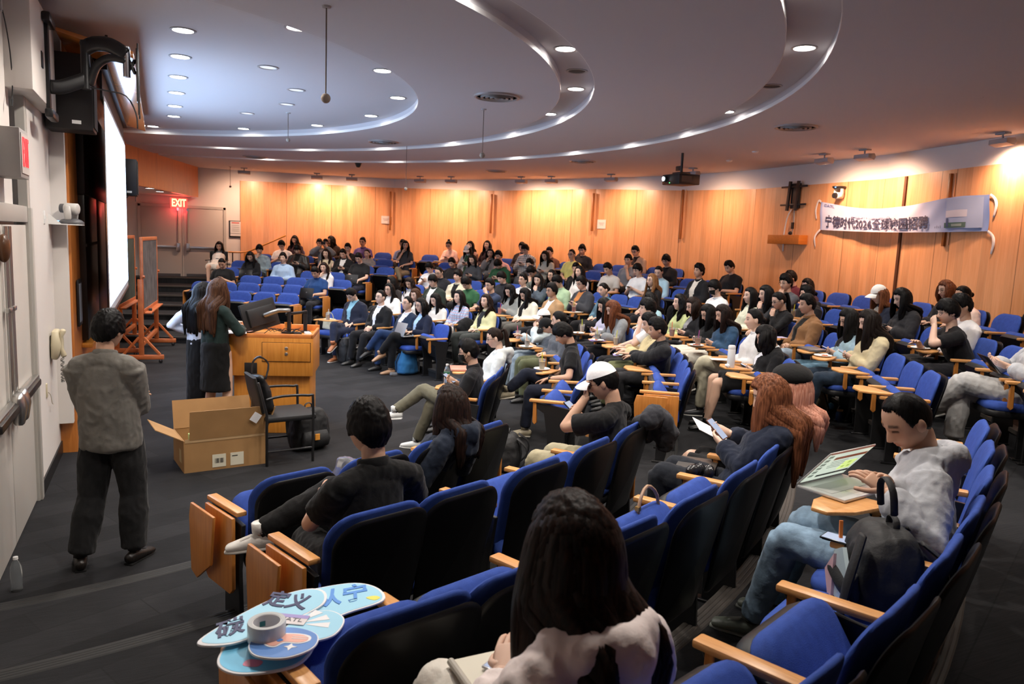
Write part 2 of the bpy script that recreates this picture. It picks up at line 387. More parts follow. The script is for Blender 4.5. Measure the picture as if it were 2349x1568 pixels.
# ---- recessed downlights
GLOW = plain('lamp_lens', (1, 1, 1), .4, emit=(1, .97, .93), estr=16)
DIMG = plain('lamp_dim', (.5, .5, .5), .3, emit=(.8, .85, 1), estr=.35)
OFFG = plain('lamp_off', (.06, .055, .05), .6)
RIM = plain('lamp_rim', (.42, .40, .39), .4)
WARM = (1, .91, .82)
def downlight(p, label, group, state='on', energy=50, r=.085, ang=125):
    t = thing('downlight', label, 'ceiling light', p, 0, group)
    MB().lathe([(r+.022, 0), (r+.024, -.006), (r+.004, -.008), (r, -.003), (r-.004, .012)], n=24).build('trim_ring', RIM, t)
    MB().lathe([(.0001, -.001), (r*.6, -.002), (r, -.001)], n=24).build('lens', {'on': GLOW, 'dim': DIMG, 'off': OFFG}[state], t)
    if energy and state == 'on': spot(t, (0, 0, -.03), energy, WARM, ang, radius=.07)
    return t
G1, G2, G3, G4 = 'downlights round the inner ceiling ring', 'downlights in the inner light trough', 'downlights in the outer light trough', 'downlights of the outer ceiling'
for i, a in enumerate((-51.5, -31.6, -12.8, 7.6, 27.7, 48, 68.5)):
    downlight(polar(4.56, a, 3.9), 'bright round downlight rimming the bluish inner ceiling disc, %s from near side' % ORD[i], G1, energy=48)
for i, y in enumerate((-5.2, -4.05, -2.91, -1.79, -.66, .46, 1.63, 2.71)):  # nearest two are out of view, added to brighten the near left wall
    downlight((1.975, y, 3.9), 'bright downlight in the straight screen wall row, nearest two added unseen, %s from near end' % ORD[i], 'downlights in a row along the screen wall', energy=34 if y > -3 else 75, ang=110 if y > -3 else 150)
for i, a in enumerate((-32.8, -12.3, 7.1, 28.8)):
    downlight(polar(3.35, a, 3.9), 'dim swivel downlight in the middle of the bluish ceiling disc, %s from the near side' % ORD[i], 'dim swivel downlights', 'dim', 0)
for i, a in enumerate((-69.4, -54.7, -40.1, -25.1, -10.2, 4.7, 19.6, 34.5, 49.4, 64)):
    downlight(polar(6.58, a, 3.9), 'bright round downlight in the inner curved light trough, %s from the near end' % ORD[i], G2, energy=62)
downlight(polar(6.58, -32.6, 3.9), 'unlit dark downlight in the inner curved light trough', G2, 'off')
for i, a in enumerate((-69.4, -59.2, -49, -38.9, -18.4, -8.1, 2.1, 12.3, 22.5, 32.7, 43, 53, 63)):
    downlight(polar(8.58, a, 3.9), 'bright round downlight in the outer curved light trough, %s from the near end' % ORD[i], G3, energy=62)
downlight(polar(8.58, -28.7, 3.9), 'unlit dark downlight in the outer curved light trough', G3, 'off')
for i, a in enumerate((-51.4, -42.7, -34, -25.3, -16.6)):
    downlight(polar(10.5, a, 3.824), 'small bright downlight of the outer ceiling, %s from the near side' % ORD[i], G4, energy=45)
downlight(polar(10.54, -29.3, 3.824), 'unlit dark downlight in the outer ceiling near the right wall', G4, 'off')
for i, (x, y) in enumerate(((1.55, 8.2), (1.75, 9.6))):
    downlight((x, y, 3.04), 'small downlight under the wood bulkhead of the entrance recess, %s one' % ('nearer', 'further')[i], 'downlights of the entrance recess', energy=40)
# ---- wall washers: grey angled fixtures throwing warm light on the panelling
WASHC = (1.0, .61, .41)
wl = [(2302, 303, 12.45), (1985, 339, 12.0), (1892, 351, 11.9), (1590, 385, 12.0), (1402, 400, 12.35), (1265, 405, 12.5), (1196, 407, 12.5), (1035, 405, 12.5), (964, 405, 12.5), (807, 402, 12.5), (727, 398, 12.4), (560, 388, 11.7)]
for i, (px, py, r) in enumerate(wl):
    p = on_cyl(px, py, r-.25); p.z = 3.83
    _, nr, e = on_wall(px, py)
    t = thing('wall_washer', 'grey angled wall washer, %s from the right end of the back wall' % ORD[i], 'ceiling light', p, math.atan2(e.y, e.x), 'wall washers along the back wall')
    MB().box((0, 0, -.012), (.16, .1, .024)).build('canopy', GREYP, t, bevel=.004)
    MB().cyl((0, 0, -.02), (0, 0, -.09), .012, 8).build('stem', GREYP, t)
    MB().prism([(-.07, -.02), (.05, -.05), (.08, .0), (.05, .05), (-.07, .04)], -.15, .15, Matrix.Translation((0, 0, -.12)) @ Matrix(((0, 0, 1, 0), (1, 0, 0, 0), (0, 1, 0, 0), (0, 0, 0, 1)))).build('housing', GREYP, t, bevel=.005)
    tgt = -nr*0.62+Vector((0, 0, -1.0))
    lo = spot(t, (0, 0, -.2), 72, WASHC, 150, radius=.06, blend=1)
    q = (Matrix.Rotation(-math.atan2(e.y, e.x), 3, 'Z') @ tgt); lo.rotation_euler = q.to_track_quat('-Z', 'Y').to_euler()
    lo.location = Vector((0, 0, -.2))
# fill from the rows of washers outside the picture on the right wall
# ================================================================= SEATS
BLUE = plain('blue_fabric', (.036, .078, .33), .85, spec=.25, bump=.35, bscale=420, var=.12, vscale=30)
SHELL = plain('black_shell', (.006, .006, .0065), .38, spec=.35)
PANB = plain('black_pan', (.012, .012, .013), .5)
ARMW = wood('arm_wood', 'e3a868', 'c98a4c', .38, (30, 3, 30))
PANELW = wood('side_panel_wood', 'd08a42', 'b56f2e', .4, (16, 16, 1.2))
def rr(w, h, r, n=5, wb=None):
    """rounded outline, top corners radius r, bottom width wb"""
    wb = w if wb is None else wb; pts = []
    for (cx, cy, a0, rad) in ((wb/2-.03, .03, -90, .03), (w/2-r, h-r, 0, r), (-w/2+r, h-r, 90, r), (-wb/2+.03, .03, 180, .03)):
        for i in range(n+1):
            a = R(a0+90*i/n); pts.append((cx+rad*math.cos(a), cy+rad*math.sin(a)))
    return pts
def curved_panel(outline, thick, puff, curve, tilt, y0, z0, back=0, nr=5):
    """a seat-back style panel: outline in (x,z'), domed front, bent round the sitter"""
    mb = MB(); n = len(outline); cx = sum(p[0] for p in outline)/n; cy = sum(p[1] for p in outline)/n
    def P(x, h, d):
        y = d+curve*(x*x)
        c, s = math.cos(tilt), math.sin(tilt)
        return (x, y0+y*c-h*s, z0+h*c+y*s)
    rings = []
    prof = [(0, thick*.0+puff), (.35, thick*0+puff*.97), (.7, puff*.8), (.9, puff*.5), (.98, puff*.15), (1.0, -thick*.35), (.985, -thick*.85), (.94, -thick-back), (.5, -thick-back*1.4), (0, -thick-back*1.5)]
    vs = []; fs = []
    for s, d in prof:
        for (x, z) in outline: vs.append(P(cx+(x-cx)*s, cy+(z-cy)*s, d))
    K = len(prof)
    for i in range(K-1):
        for j in range(n): fs.append((i*n+j, (i+1)*n+j, (i+1)*n+(j+1) % n, i*n+(j+1) % n))
    mb.add(vs, fs); return mb
TILT = R(13)
def mesh_of(mb, name, mat, **k):
    me = mb.mesh(name, **k); me.materials.append(mat); return me
# local frame of a seat: origin on the floor under the top edge of the back, +y towards the stage
_S = {}
_S['back_shell'] = mesh_of(curved_panel(rr(.478, .605, .13, 7, .40), .016, .002, .55, TILT, .118, .245), 'back_shell', SHELL, smooth=50)
_S['back_cushion'] = mesh_of(curved_panel(rr(.492, .455, .135, 7, .44), .016, .026, .55, TILT, .138, .405), 'back_cushion', BLUE, smooth=60)
def seatmesh(up):
    def tr(mb):
        if up: mb.X = None
        return mb
    mb = MB(); out = [(x, y) for x, y in rr(.47, .44, .09, 5, .44)]
    def lay(outline, z0, z1, puff):
        b = MB(); n = len(outline); cx = 0; cy = .22; vs = []; fs = []
        prof = [(0, z1+puff), (.5, z1+puff*.93), (.85, z1+puff*.6), (.97, z1+puff*.15), (1, z1-.012), (1, z0+.012), (.97, z0), (0, z0)]
        for s, z in prof:
            for x, y in outline: vs.append((x*s, cy+(y-cy)*s, z))
        for i in range(len(prof)-1):
            for j in range(n): fs.append((i*n+j, i*n+(j+1) % n, (i+1)*n+(j+1) % n, (i+1)*n+j))
        fs = [f[::-1] for f in fs]
        return b.add(vs, fs)
    H = Vector((0, .15, .365 if up else .40))
    M = Matrix.Translation(H) @ Matrix.Rotation(R(55) if up else R(2), 4, 'X') @ Matrix.Translation((0, -.02, 0))
    if up: out = [(x, y*.9) for x, y in out]
    a = lay(out, .0, .045, .03); b = lay([(x*1.0, y) for x, y in out], -.055, -.001, -.0)
    res = []
    for q, nm, mat in ((a, 'seat_cushion', BLUE), (b, 'seat_pan', PANB)):
        me = q.mesh(nm, smooth=55); me.transform(M); me.materials.append(mat); res.append(me)
    return res
_S['down'] = seatmesh(False); _S['up'] = seatmesh(True)
def arm(x):
    mb = MB().box((x, .30, .652), (.056, .36, .026)); a = mesh_of(mb, 'armrest', ARMW, bevel=.007, seg=2)
    mb = MB().prism([(.10, .60), (.46, .64), (.44, .60), (.34, .54), (.30, .30), (.30, .015), (.12, .015), (.14, .34)], -.012, .012, Matrix(((0, 0, 1, x), (1, 0, 0, 0), (0, 1, 0, 0), (0, 0, 0, 1))))
    mb.box((x, .21, .008), (.06, .24, .016))
    s = mesh_of(mb, 'standard', BLACKM, bevel=.003, seg=1)
    mb = MB().prism([(.415, .64), (.445, .64), (.445, .45), (.425, .43), (.405, .45)], -.016, .016, Matrix(((0, 0, 1, x), (1, 0, 0, 0), (0, 1, 0, 0), (0, 0, 0, 1))))
    b = mesh_of(mb, 'arm_bracket', PANELW, bevel=.004, seg=1)
    return a, s, b
_S['armL'] = arm(-.265); _S['armR'] = arm(.265)
def endpanel(x, sgn):
    out = [(.12, .64), (.44, .64), (.44, .26), (.41, .23), (.15, .23), (.12, .26)]
    mb = MB().prism(out, -.011, .011, Matrix(((0, 0, 1, x+sgn*.045), (1, 0, 0, 0), (0, 1, 0, 0), (0, 0, 0, 1))))
    return mesh_of(mb, 'end_panel', PANELW, bevel=.006, seg=2)
def foldtablet(x, sgn):
    out = [(.22, .63), (.50, .635), (.52, .56), (.50, .26), (.43, .235), (.26, .36)]
    mb = MB().prism(out, -.009, .009, Matrix(((0, 0, 1, x+sgn*.1), (1, 0, 0, 0), (0, 1, 0, 0), (0, 0, 0, 1))))
    return mesh_of(mb, 'folded_tablet', PANELW, bevel=.006, seg=2)
_S['endL'] = endpanel(-.265, -1); _S['endR'] = endpanel(.265, 1)
_S['foldL'] = foldtablet(-.265, -1); _S['foldR'] = foldtablet(.265, 1)
def tabletmesh(s):
    out = [(s*.27, .36), (s*.29, .50), (s*.25, .62), (s*.10, .655), (-s*.02, .63), (-s*.035, .56), (s*.05, .47), (s*.20, .40)]
    if s < 0: out = out[::-1]
    mb = MB().prism(out, .672, .69); return mesh_of(mb, 'writing_tablet', ARMW, bevel=.006, seg=2)
_S['tabR'] = tabletmesh(1); _S['tabL'] = tabletmesh(-1)
SEATS = []          # dict(k, ang, name, ...)
def seat(k, ang, label, group, up=False, end='', tab='', fold='', rad=None, panel=''):
    p = polar(RK(k) if rad is None else rad, ang, ZK[k])
    t = thing('auditorium_seat', label, 'seat', p, R(ang)+R(90), group)
    put('back_shell', _S['back_shell'], t); put('back_cushion', _S['back_cushion'], t)
    a, b = _S['up' if up else 'down']; put('seat_cushion', a, t); put('seat_pan', b, t)
    for s in ('L', 'R'):
        if s == 'L' or 'R' in end:
            q = _S['arm'+s]; put('armrest', q[0], t); put('standard', q[1], t)
            if s not in fold and s not in panel: put('arm_bracket', q[2], t)
        if s in panel: put('end_panel', _S['end'+s], t)
        if s in fold: put('folded_tablet', _S['fold'+s], t)
        if s in tab: put('writing_tablet', _S['tab'+s], t)
    return t
# ================================================================= PEOPLE
def skin_mat(name, c):
    if name in _M: return _M[name]
    m, nt, p = newmat(name); L = nt.links
    at_ = N(nt, 'ShaderNodeAttribute'); at_.attribute_name = 'tint'
    mx = N(nt, 'ShaderNodeMix', data_type='RGBA', blend_type='MULTIPLY'); mx.inputs[0].default_value = 1
    mx.inputs[6].default_value = (*c, 1); L.new(at_.outputs['Color'], mx.inputs[7]); L.new(mx.outputs[2], p.inputs['Base Color'])
    p.inputs['Roughness'].default_value = .52; p.inputs['Specular IOR Level'].default_value = .35
    p.inputs['Subsurface Weight'].default_value = .12; p.inputs['Subsurface Radius'].default_value = (.012, .005, .003); p.inputs['Subsurface Scale'].default_value = 1
    _M[name] = m; return m
SKINS = [skin_mat('skin_fair', (.74, .49, .37)), skin_mat('skin_mid', (.68, .43, .31)), skin_mat('skin_tan', (.57, .34, .23))]
def hair_mat(name, c, c2=None, rough=.48):
    if name in _M: return _M[name]
    m, nt, p = newmat(name); L = nt.links; c2 = c2 or tuple(x*1.9+.002 for x in c)
    tc = N(nt, 'ShaderNodeTexCoord'); mp = N(nt, 'ShaderNodeMapping'); mp.inputs['Scale'].default_value = (75, 75, 3); L.new(tc.outputs['Object'], mp.inputs[0])
    nz = N(nt, 'ShaderNodeTexNoise'); nz.inputs['Scale'].default_value = 1.6; nz.inputs['Detail'].default_value = 3; L.new(mp.outputs[0], nz.inputs['Vector'])
    cr = N(nt, 'ShaderNodeValToRGB'); cr.color_ramp.elements[0].position = .38; cr.color_ramp.elements[1].position = .72
    cr.color_ramp.elements[0].color = (*c, 1); cr.color_ramp.elements[1].color = (*c2, 1); L.new(nz.outputs['Fac'], cr.inputs[0]); L.new(cr.outputs[0], p.inputs['Base Color'])
    b = N(nt, 'ShaderNodeBump'); b.inputs['Strength'].default_value = .3; b.inputs['Distance'].default_value = .005; L.new(nz.outputs['Fac'], b.inputs['Height']); L.new(b.outputs[0], p.inputs['Normal'])
    p.inputs['Roughness'].default_value = rough; p.inputs['Specular IOR Level'].default_value = .12
    _M[name] = m; return m
HAIRC = {'black': hair_mat('hair_black', (.0035, .003, .003)), 'dark': hair_mat('hair_dark_brown', (.007, .0045, .0035)), 'brown': hair_mat('hair_brown', (.03, .013, .008), (.10, .045, .022)),
         'auburn': hair_mat('hair_auburn', (.075, .022, .010), (.22, .075, .03)), 'copper': hair_mat('hair_copper', (.10, .033, .014), (.30, .11, .05)), 'pink': hair_mat('hair_orange_pink', (.5, .2, .13), (.8, .42, .3)),
         'ombre': hair_mat('hair_golden_brown', (.16, .075, .03), (.32, .16, .07)), 'dim': hair_mat('hair_brown_black', (.008, .005, .004), (.028, .013, .009))}
def cloth(col, kind='plain'):
    """woven cloth of a colour; kinds: plain, denim, check, plaid, knit, leather"""
    key = 'cloth_%s_%s' % (kind, col)
    if key in _M: return _M[key]
    m, nt, p = newmat(key); L = nt.links; c = lin(col)
    tc = N(nt, 'ShaderNodeTexCoord')
    nz = N(nt, 'ShaderNodeTexNoise'); nz.inputs['Scale'].default_value = 9 if kind != 'denim' else 14; nz.inputs['Detail'].default_value = 6; L.new(tc.outputs['Object'], nz.inputs[0])
    cr = N(nt, 'ShaderNodeMapRange'); cr.inputs['From Min'].default_value = .3; cr.inputs['From Max'].default_value = .7
    lo, hi = (.9, 1.07) if kind != 'denim' else (.72, 1.3)
    cr.inputs['To Min'].default_value = lo; cr.inputs['To Max'].default_value = hi; L.new(nz.outputs['Fac'], cr.inputs[0])
    mx = N(nt, 'ShaderNodeMix', data_type='RGBA', blend_type='MULTIPLY'); mx.inputs[0].default_value = 1; mx.inputs[6].default_value = c; L.new(cr.outputs[0], mx.inputs[7]); out = mx.outputs[2]
    if kind in ('check', 'plaid'):
        sx = N(nt, 'ShaderNodeSeparateXYZ'); L.new(tc.outputs['Object'], sx.inputs[0]); acc = None
        for ax, col2 in (('X', '5f7fb0' if kind == 'plaid' else '4c5560'), ('Z', 'c98f9a' if kind == 'plaid' else '4c5560')):
            d = N(nt, 'ShaderNodeMath', operation='MULTIPLY'); d.inputs[1].default_value = 22; L.new(sx.outputs[ax], d.inputs[0])
            f = N(nt, 'ShaderNodeMath', operation='FRACT'); L.new(d.outputs[0], f.inputs[0])
            g = N(nt, 'ShaderNodeMath', operation='LESS_THAN'); g.inputs[1].default_value = .38; L.new(f.outputs[0], g.inputs[0])
            h = N(nt, 'ShaderNodeMath', operation='MULTIPLY'); h.inputs[1].default_value = .6; L.new(g.outputs[0], h.inputs[0])
            m2 = N(nt, 'ShaderNodeMix', data_type='RGBA'); L.new(h.outputs[0], m2.inputs[0]); L.new(out, m2.inputs[6]); m2.inputs[7].default_value = lin(col2); out = m2.outputs[2]
    L.new(out, p.inputs['Base Color'])
    p.inputs['Roughness'].default_value = .4 if kind == 'leather' else .88; p.inputs['Specular IOR Level'].default_value = .5 if kind == 'leather' else .22
    if kind != 'leather': p.inputs['Sheen Weight'].default_value = .08
    nb = N(nt, 'ShaderNodeTexNoise'); nb.inputs['Scale'].default_value = 55; nb.inputs['Detail'].default_value = 5; L.new(tc.outputs['Object'], nb.inputs[0])
    b = N(nt, 'ShaderNodeBump'); b.inputs['Strength'].default_value = .35; b.inputs['Distance'].default_value = .006; L.new(nb.outputs['Fac'], b.inputs['Height']); L.new(b.outputs[0], p.inputs['Normal'])
    _M[key] = m; return m
GLASSM = plain('spectacle_frame', (.02, .018, .017), .3)
# ---------------------------------------------------------------- head
def smooth(a, b, x):
    t = np.clip((x-a)/(b-a), 0, 1); return t*t*(3-2*t)
def head_base(X, Y, Z):
    """unit-sphere directions -> skull and jaw without features"""
    z = Z*.116; t = np.clip(-Z, 0, 1)
    x = X*.0765*(1-.21*t**1.7)*(1+.04*np.clip(Z, 0, 1)); y = np.where(Y > 0, Y*.090, Y*.100)
    y = np.where(Y < 0, y*(1-.42*t**1.2), y*(1+.02*t)+.004*t)
    return x, y, z
def head_arrays(nu, nv, jaw=1.0, cheek=1.0):
    u = np.linspace(0, 1, nu, endpoint=False); az = 2*np.pi*u; az = az-.45*np.sin(az)          # denser in front (az 0 = front)
    el = np.linspace(-np.pi/2, np.pi/2, nv)
    A, E = np.meshgrid(az, el); X = np.sin(A)*np.cos(E); Y = np.cos(A)*np.cos(E); Z = np.sin(E)
    x, y, z = head_base(X, Y, Z); x = x*(1+(jaw-1)*np.clip(-Z, 0, 1)*1.2)
    f = smooth(.0, .5, Y); ax = np.abs(x); g = lambda a, s: np.exp(-(a/s)**2)
    y = y-f*.006*g(x, .06)*g(z-.0, .05)
    nose = np.where(z > -.034, smooth(.024, -.034, z), smooth(-.05, -.034, z))
    y = y+f*nose*.024*g(x, .0105+.004*smooth(.02, -.035, z))+f*.007*g(ax-.011, .007)*g(z+.036, .008)
    y = y-f*.0085*g(ax-.031, .015)*g(z-.004, .011)+f*.004*g(ax-.031, .014)*g(z-.001, .006)
    y = y+f*.0045*g(z-.024, .009)*g(ax-.025, .03)
    y = y+f*.0065*g(x, .021)*(g(z+.059, .005)+1.05*g(z+.0715, .006))-f*.003*g(x, .022)*g(z+.065, .0025)
    y = y+f*.013*g(x, .024)*g(z+.098, .016); y = y-f*.004*g(x, .02)*g(z+.084, .007)
    x = x+np.sign(x)*f*.003*cheek*g(z+.018, .02)*g(ax-.055, .02)
    tint = np.ones(x.shape+(3,))
    def paint(mask, c):
        for i in range(3): tint[..., i] = tint[..., i]*(1-mask)+c[i]*mask
    paint(np.clip(f*1.0*g(z+.065, .0105)*g(x, .023)*1.1, 0, .85), (.78, .42, .40))
    paint(np.clip(f*.35*g(z+.02, .022)*g(ax-.045, .02), 0, .3), (1.0, .80, .76))
    paint(np.clip(f*g(z-.031+.25*np.maximum(ax-.034, 0), .0055)*smooth(.010, .018, ax)*(1-smooth(.047, .056, ax))*1.2, 0, .9), (.07, .055, .05))
    paint(np.clip(f*g(z-.0035, .0050 if nu > 100 else .0065)*smooth(.014, .02, ax)*(1-smooth(.041, .048, ax))*1.2, 0, .92), (.06, .045, .04))
    return x, y, z, tint, nu, nv
_HG = {}
def head_geom(lod, jaw):
    key = (lod, jaw)
    if key not in _HG:
        nu, nv = ((124, 88), (64, 46), (44, 32))[lod]; x, y, z, t, nu, nv = head_arrays(nu, nv, jaw)
        V = np.stack([x, y, z], -1).reshape(-1, 3); F = []
        for i in range(nv-1):
            for j in range(nu): F.append((i*nu+j, (i*nu+(j+1) % nu), ((i+1)*nu+(j+1) % nu), (i+1)*nu+j))
        F = [f[::-1] for f in F]
        _HG[key] = (V, F, t.reshape(-1, 3))
    return _HG[key]
# ---------------------------------------------------------------- deferred voxel unions
JOBS = []
def union(mb, voxel, iters, done): JOBS.append((mb, voxel, iters, done))
def run_jobs():
    if not JOBS: return
    ts = bpy.data.scenes.new('work'); obs = []
    for mb, vx, it, done in JOBS:
        me = bpy.data.meshes.new('w'); me.from_pydata(mb.v, [], mb.f); o = bpy.data.objects.new('w', me); ts.collection.objects.link(o)
        r = o.modifiers.new('r', 'REMESH'); r.mode = 'VOXEL'; r.voxel_size = vx
        if it:
            s_ = o.modifiers.new('s', 'SMOOTH'); s_.factor = .5; s_.iterations = it
        obs.append(o)
    vl = ts.view_layers[0]; vl.update(); dg = vl.depsgraph
    for (mb, vx, it, done), o in zip(JOBS, obs):
        ev = o.evaluated_get(dg); me = ev.to_mesh(); n = len(me.vertices)
        co = np.empty(n*3); me.vertices.foreach_get('co', co); no = np.empty(n*3); me.vertices.foreach_get('normal', no)
        fs = [tuple(p.vertices) for p in me.polygons]
        done(co.reshape(-1, 3), no.reshape(-1, 3), fs); ev.to_mesh_clear()
    for o in obs:
        me = o.data; bpy.data.objects.remove(o); bpy.data.meshes.remove(me)
    bpy.data.scenes.remove(ts); JOBS.clear()
def set_mesh(o, V, F, mat, tint=None):
    me = bpy.data.meshes.new(o.name.split('.')[0]); me.from_pydata([tuple(v) for v in V], [], F); me.materials.append(mat); me.shade_smooth()
    if tint is not None:
        a = me.color_attributes.new('tint', 'FLOAT_COLOR', 'POINT'); t = np.ones((len(V), 4)); t[:, :3] = tint; a.data.foreach_set('color', t.ravel())
    old = o.data; o.data = me
    if old and old.users == 0: bpy.data.meshes.remove(old)
def folds(V, Nn, amp, seed, fr=11.0):
    out = V.copy(); off = Vector((seed*7.3, seed*3.1, seed*1.7))
    for i in range(len(V)):
        p = Vector(V[i]); q = Vector((p.x*fr*1.3, p.y*fr*1.3, p.z*fr*.75))+off
        a = noise.noise(q); b = 1-abs(noise.noise(q*1.9+Vector((5, 2, 1))))*2
        out[i] += Nn[i]*(amp*(a*.9+b*.55))
    return out
def ik(S, T, l1, l2, pole):
    S, T = Vector(S), Vector(T); d = T-S; L = d.length
    if L > (l1+l2)*.985: T = S+d.normalized()*(l1+l2)*.985; d = T-S; L = d.length
    a = (l1*l1-l2*l2+L*L)/(2*L); h = math.sqrt(max(0, l1*l1-a*a)); u = d.normalized()
    p = Vector(pole)-Vector(pole).dot(u)*u
    if p.length < 1e-4: p = Vector((0, 0, -1))-u*(-u.z)
    return S+u*a+p.normalized()*h, T
def hand(mb, W, d, pn, side, curl=60, n=6, sc_=1.0):
    """palm, four unequal bent fingers and a thumb from wrist W along d; pn = palm normal"""
    d = Vector(d).normalized(); pn = Vector(pn); pn = (pn-pn.dot(d)*d).normalized(); lat = d.cross(pn)*side     # lat points to the thumb side
    k = sc_
    mb.sweep([W-d*.012*k, W+d*.022*k, W+d*.058*k, W+d*.084*k], [(.027*k, .019*k), (.034*k, .018*k), (.041*k, .0155*k), (.038*k, .0125*k)], max(8, n), ref=lat, cap=.6)
    for i, (o, L, c) in enumerate(((.030, .070, .9), (.0105, .079, 1.0), (-.0095, .073, 1.05), (-.0285, .056, 1.12))):
        b = W+d*(.080-.004*abs(i-1))*k+lat*o*k; pts = [b-d*.012*k, b]; ang = R(curl)*.22*c; p = b
        for s_ in (.44, .31, .25):
            dd = d*math.cos(ang)+pn*math.sin(ang); p = p+dd*L*s_*k; pts.append(p); ang += R(curl)*.42*c
        mb.sweep(pts, [r*k for r in (.0088, .0092, .0086, .0078, .0066)], n, ref=lat, cap=1)
    b = W+d*.026*k+lat*.026*k; t1 = (d*.62+lat*.66+pn*.42).normalized(); t2 = (d*.85+lat*.12+pn*.5).normalized()
    mb.sweep([b-t1*.012*k, b+t1*.026*k, b+t1*.036*k+t2*.022*k, b+t1*.038*k+t2*.046*k], [r*k for r in (.013, .0115, .0098, .0078)], n, ref=pn, cap=1)
def rot(yaw, pitch_, roll_): return Matrix.Rotation(R(yaw), 3, 'Z') @ Matrix.Rotation(R(-pitch_), 3, 'X') @ Matrix.Rotation(R(roll_), 3, 'Y')
SHOES = {}
def lodof(p):
    d = (p-CAMP).length; return 0 if d < 6.3 else (1 if d < 12.5 else 2)
PCOUNT = 0
def person(label, origin, rz, top, pose='sit', arms='lap', yaw=0, pitch=12, roll=0, top_='tee', tc='202020', ic=None, bc='1c1c20', shoe='2a2a2a', hair='short', hc='black', sex='m', skin=None, glasses=False, extra=(), legs=None, kind='plain', bkind='plain', group='people seated in the audience', hands=None, lod=None, jaw=None, seed=None, knee=None, hl=1.0, w=1.0, sh=None, ankles=None, wide=1.0, belly=0, capc='f0f0f0', hips=None, pole=None, fold=1.0, handcurl=None, ext=None):
    """build one clothed figure; top = head-top position in the local frame (origin on the floor, +y forward)"""
    global PCOUNT; PCOUNT += 1; sd = PCOUNT if seed is None else seed; rnd = random.Random(sd*13+5)
    t = thing('person', label, 'person', origin, rz, group)
    if lod is None: lod = lodof(Vector(origin)+Vector((0, 0, .9)))
    m = 1 if sex == 'm' else 0; skin = rnd.choice((0, 1, 1)) if skin is None else skin; SK = SKINS[skin]
    jaw = (1.04 if m else .93) if jaw is None else jaw
    HS = (1.0 if m else .965)*hl; HR = rot(yaw, pitch, roll); top = Vector(top)
    hc_ = top-Vector((0, 0, .118*HS)); sit = pose != 'stand'
    # skeleton
    nb = hc_+HR @ Vector((0, -.028, -.118))*HS+Vector((0, -.012, -.048))
    hip = Vector((0, .25, .515)) if sit else Vector((top.x*.6, top.y-.02, top.z*.53))
    if hips is not None: hip = Vector(hips)
    if sit and hips is None: hip.x = top.x*.35
    SC = nb+Vector((0, -.012, -.052)); shw = ((.178 if m else .150) if sh is None else sh)*w
    bend = (hip-nb).normalized()
    chest = nb.lerp(hip, .36)+Vector((0, .012, 0)); waist = nb.lerp(hip, .70)+Vector((0, -.016 if sit else .0, 0))
    yawS = R(yaw*.22); sx = Vector((math.cos(yawS), math.sin(yawS), 0))
    S = {s: SC+sx*(shw*s)+Vector((0, 0, -.012)) for s in (-1, 1)}
    l1, l2 = (.285, .245) if m else (.262, .226)
    if not sit: l1, l2 = l1*1.0, l2*1.0
    # hand targets
    Y, Z = SC.y, SC.z
    H = {-1: Vector((-.075, Y+.30, .605)), 1: Vector((.075, Y+.30, .605))}; PN = {-1: Vector((0, 0, -1)), 1: Vector((0, 0, -1))}; curl = {-1: 35, 1: 35}
    D = {-1: None, 1: None}
    def both(x, y, z, pn, c):
        for s in (-1, 1): H[s] = Vector((s*x, y, z)); PN[s] = Vector((pn[0]*s, pn[1], pn[2])); curl[s] = c
    if arms == 'lap': both(.055, Y+.27, max(.60, Z-.36), (0, .2, -1), 30)
    elif arms == 'clasp': both(.03, Y+.29, Z-.33, (-.8, 0, -.5), 55)
    elif arms == 'phone': both(.045, Y+.25, Z-.20, (-.55, -.75, .35), 60)
    elif arms in ('phoneL', 'phoneR'):
        s = -1 if arms == 'phoneL' else 1; H[s] = Vector((s*.06, Y+.27, Z-.14)); PN[s] = Vector((-s*.4, -.8, .4)); curl[s] = 62
    elif arms in ('chinL', 'chinR'):
        s = -1 if arms == 'chinL' else 1; H[s] = hc_+Vector((s*.028, .085, -.150)); PN[s] = Vector((-s*.5, -.75, .3)); curl[s] = 85; D[s] = Vector((-s*.25, -.15, 1)); H[-s] = Vector((-s*.02, Y+.24, Z-.34)); PN[-s] = Vector((0, 0, -1))
    elif arms == 'laptop': both(.085, max(Y+.30, .46), .668, (0, 0, -1), 32)
    elif arms == 'desk': both(.09, Y+.33, .725, (0, 0, -1), 40)
    elif arms == 'arms': both(.262, Y+.26, .70, (0, 0, -1), 30)
    elif arms == 'cross':
        H[1] = Vector((-.11, Y+.16, Z-.225)); H[-1] = Vector((.11, Y+.18, Z-.245)); PN = {1: Vector((0, -1, 0)), -1: Vector((0, -1, 0))}; D = {1: Vector((-1, .1, 0)), -1: Vector((1, .1, 0))}
    elif arms == 'camera': both(.075, hc_.y+.17, hc_.z-.03, (-.9, -.3, 0), 70); D = {s: Vector((-s*.3, -.1, 1)) for s in (-1, 1)}
    elif arms == 'behind': H[1] = hc_+Vector((.04, -.12, -.01)); PN[1] = Vector((0, 1, 0)); H[-1] = Vector((-.06, Y+.26, Z-.36))
    elif arms in ('drinkL', 'eatL'): H[-1] = hc_+Vector((-.03, .17, -.11)); PN[-1] = Vector((.5, -.7, .2)); curl[-1] = 75; H[1] = Vector((.10, Y+.33, .74))
    elif arms == 'down': both(.23, Y+.03, Z-.56, (-1, 0, 0), 25)
    elif arms == 'standcross':
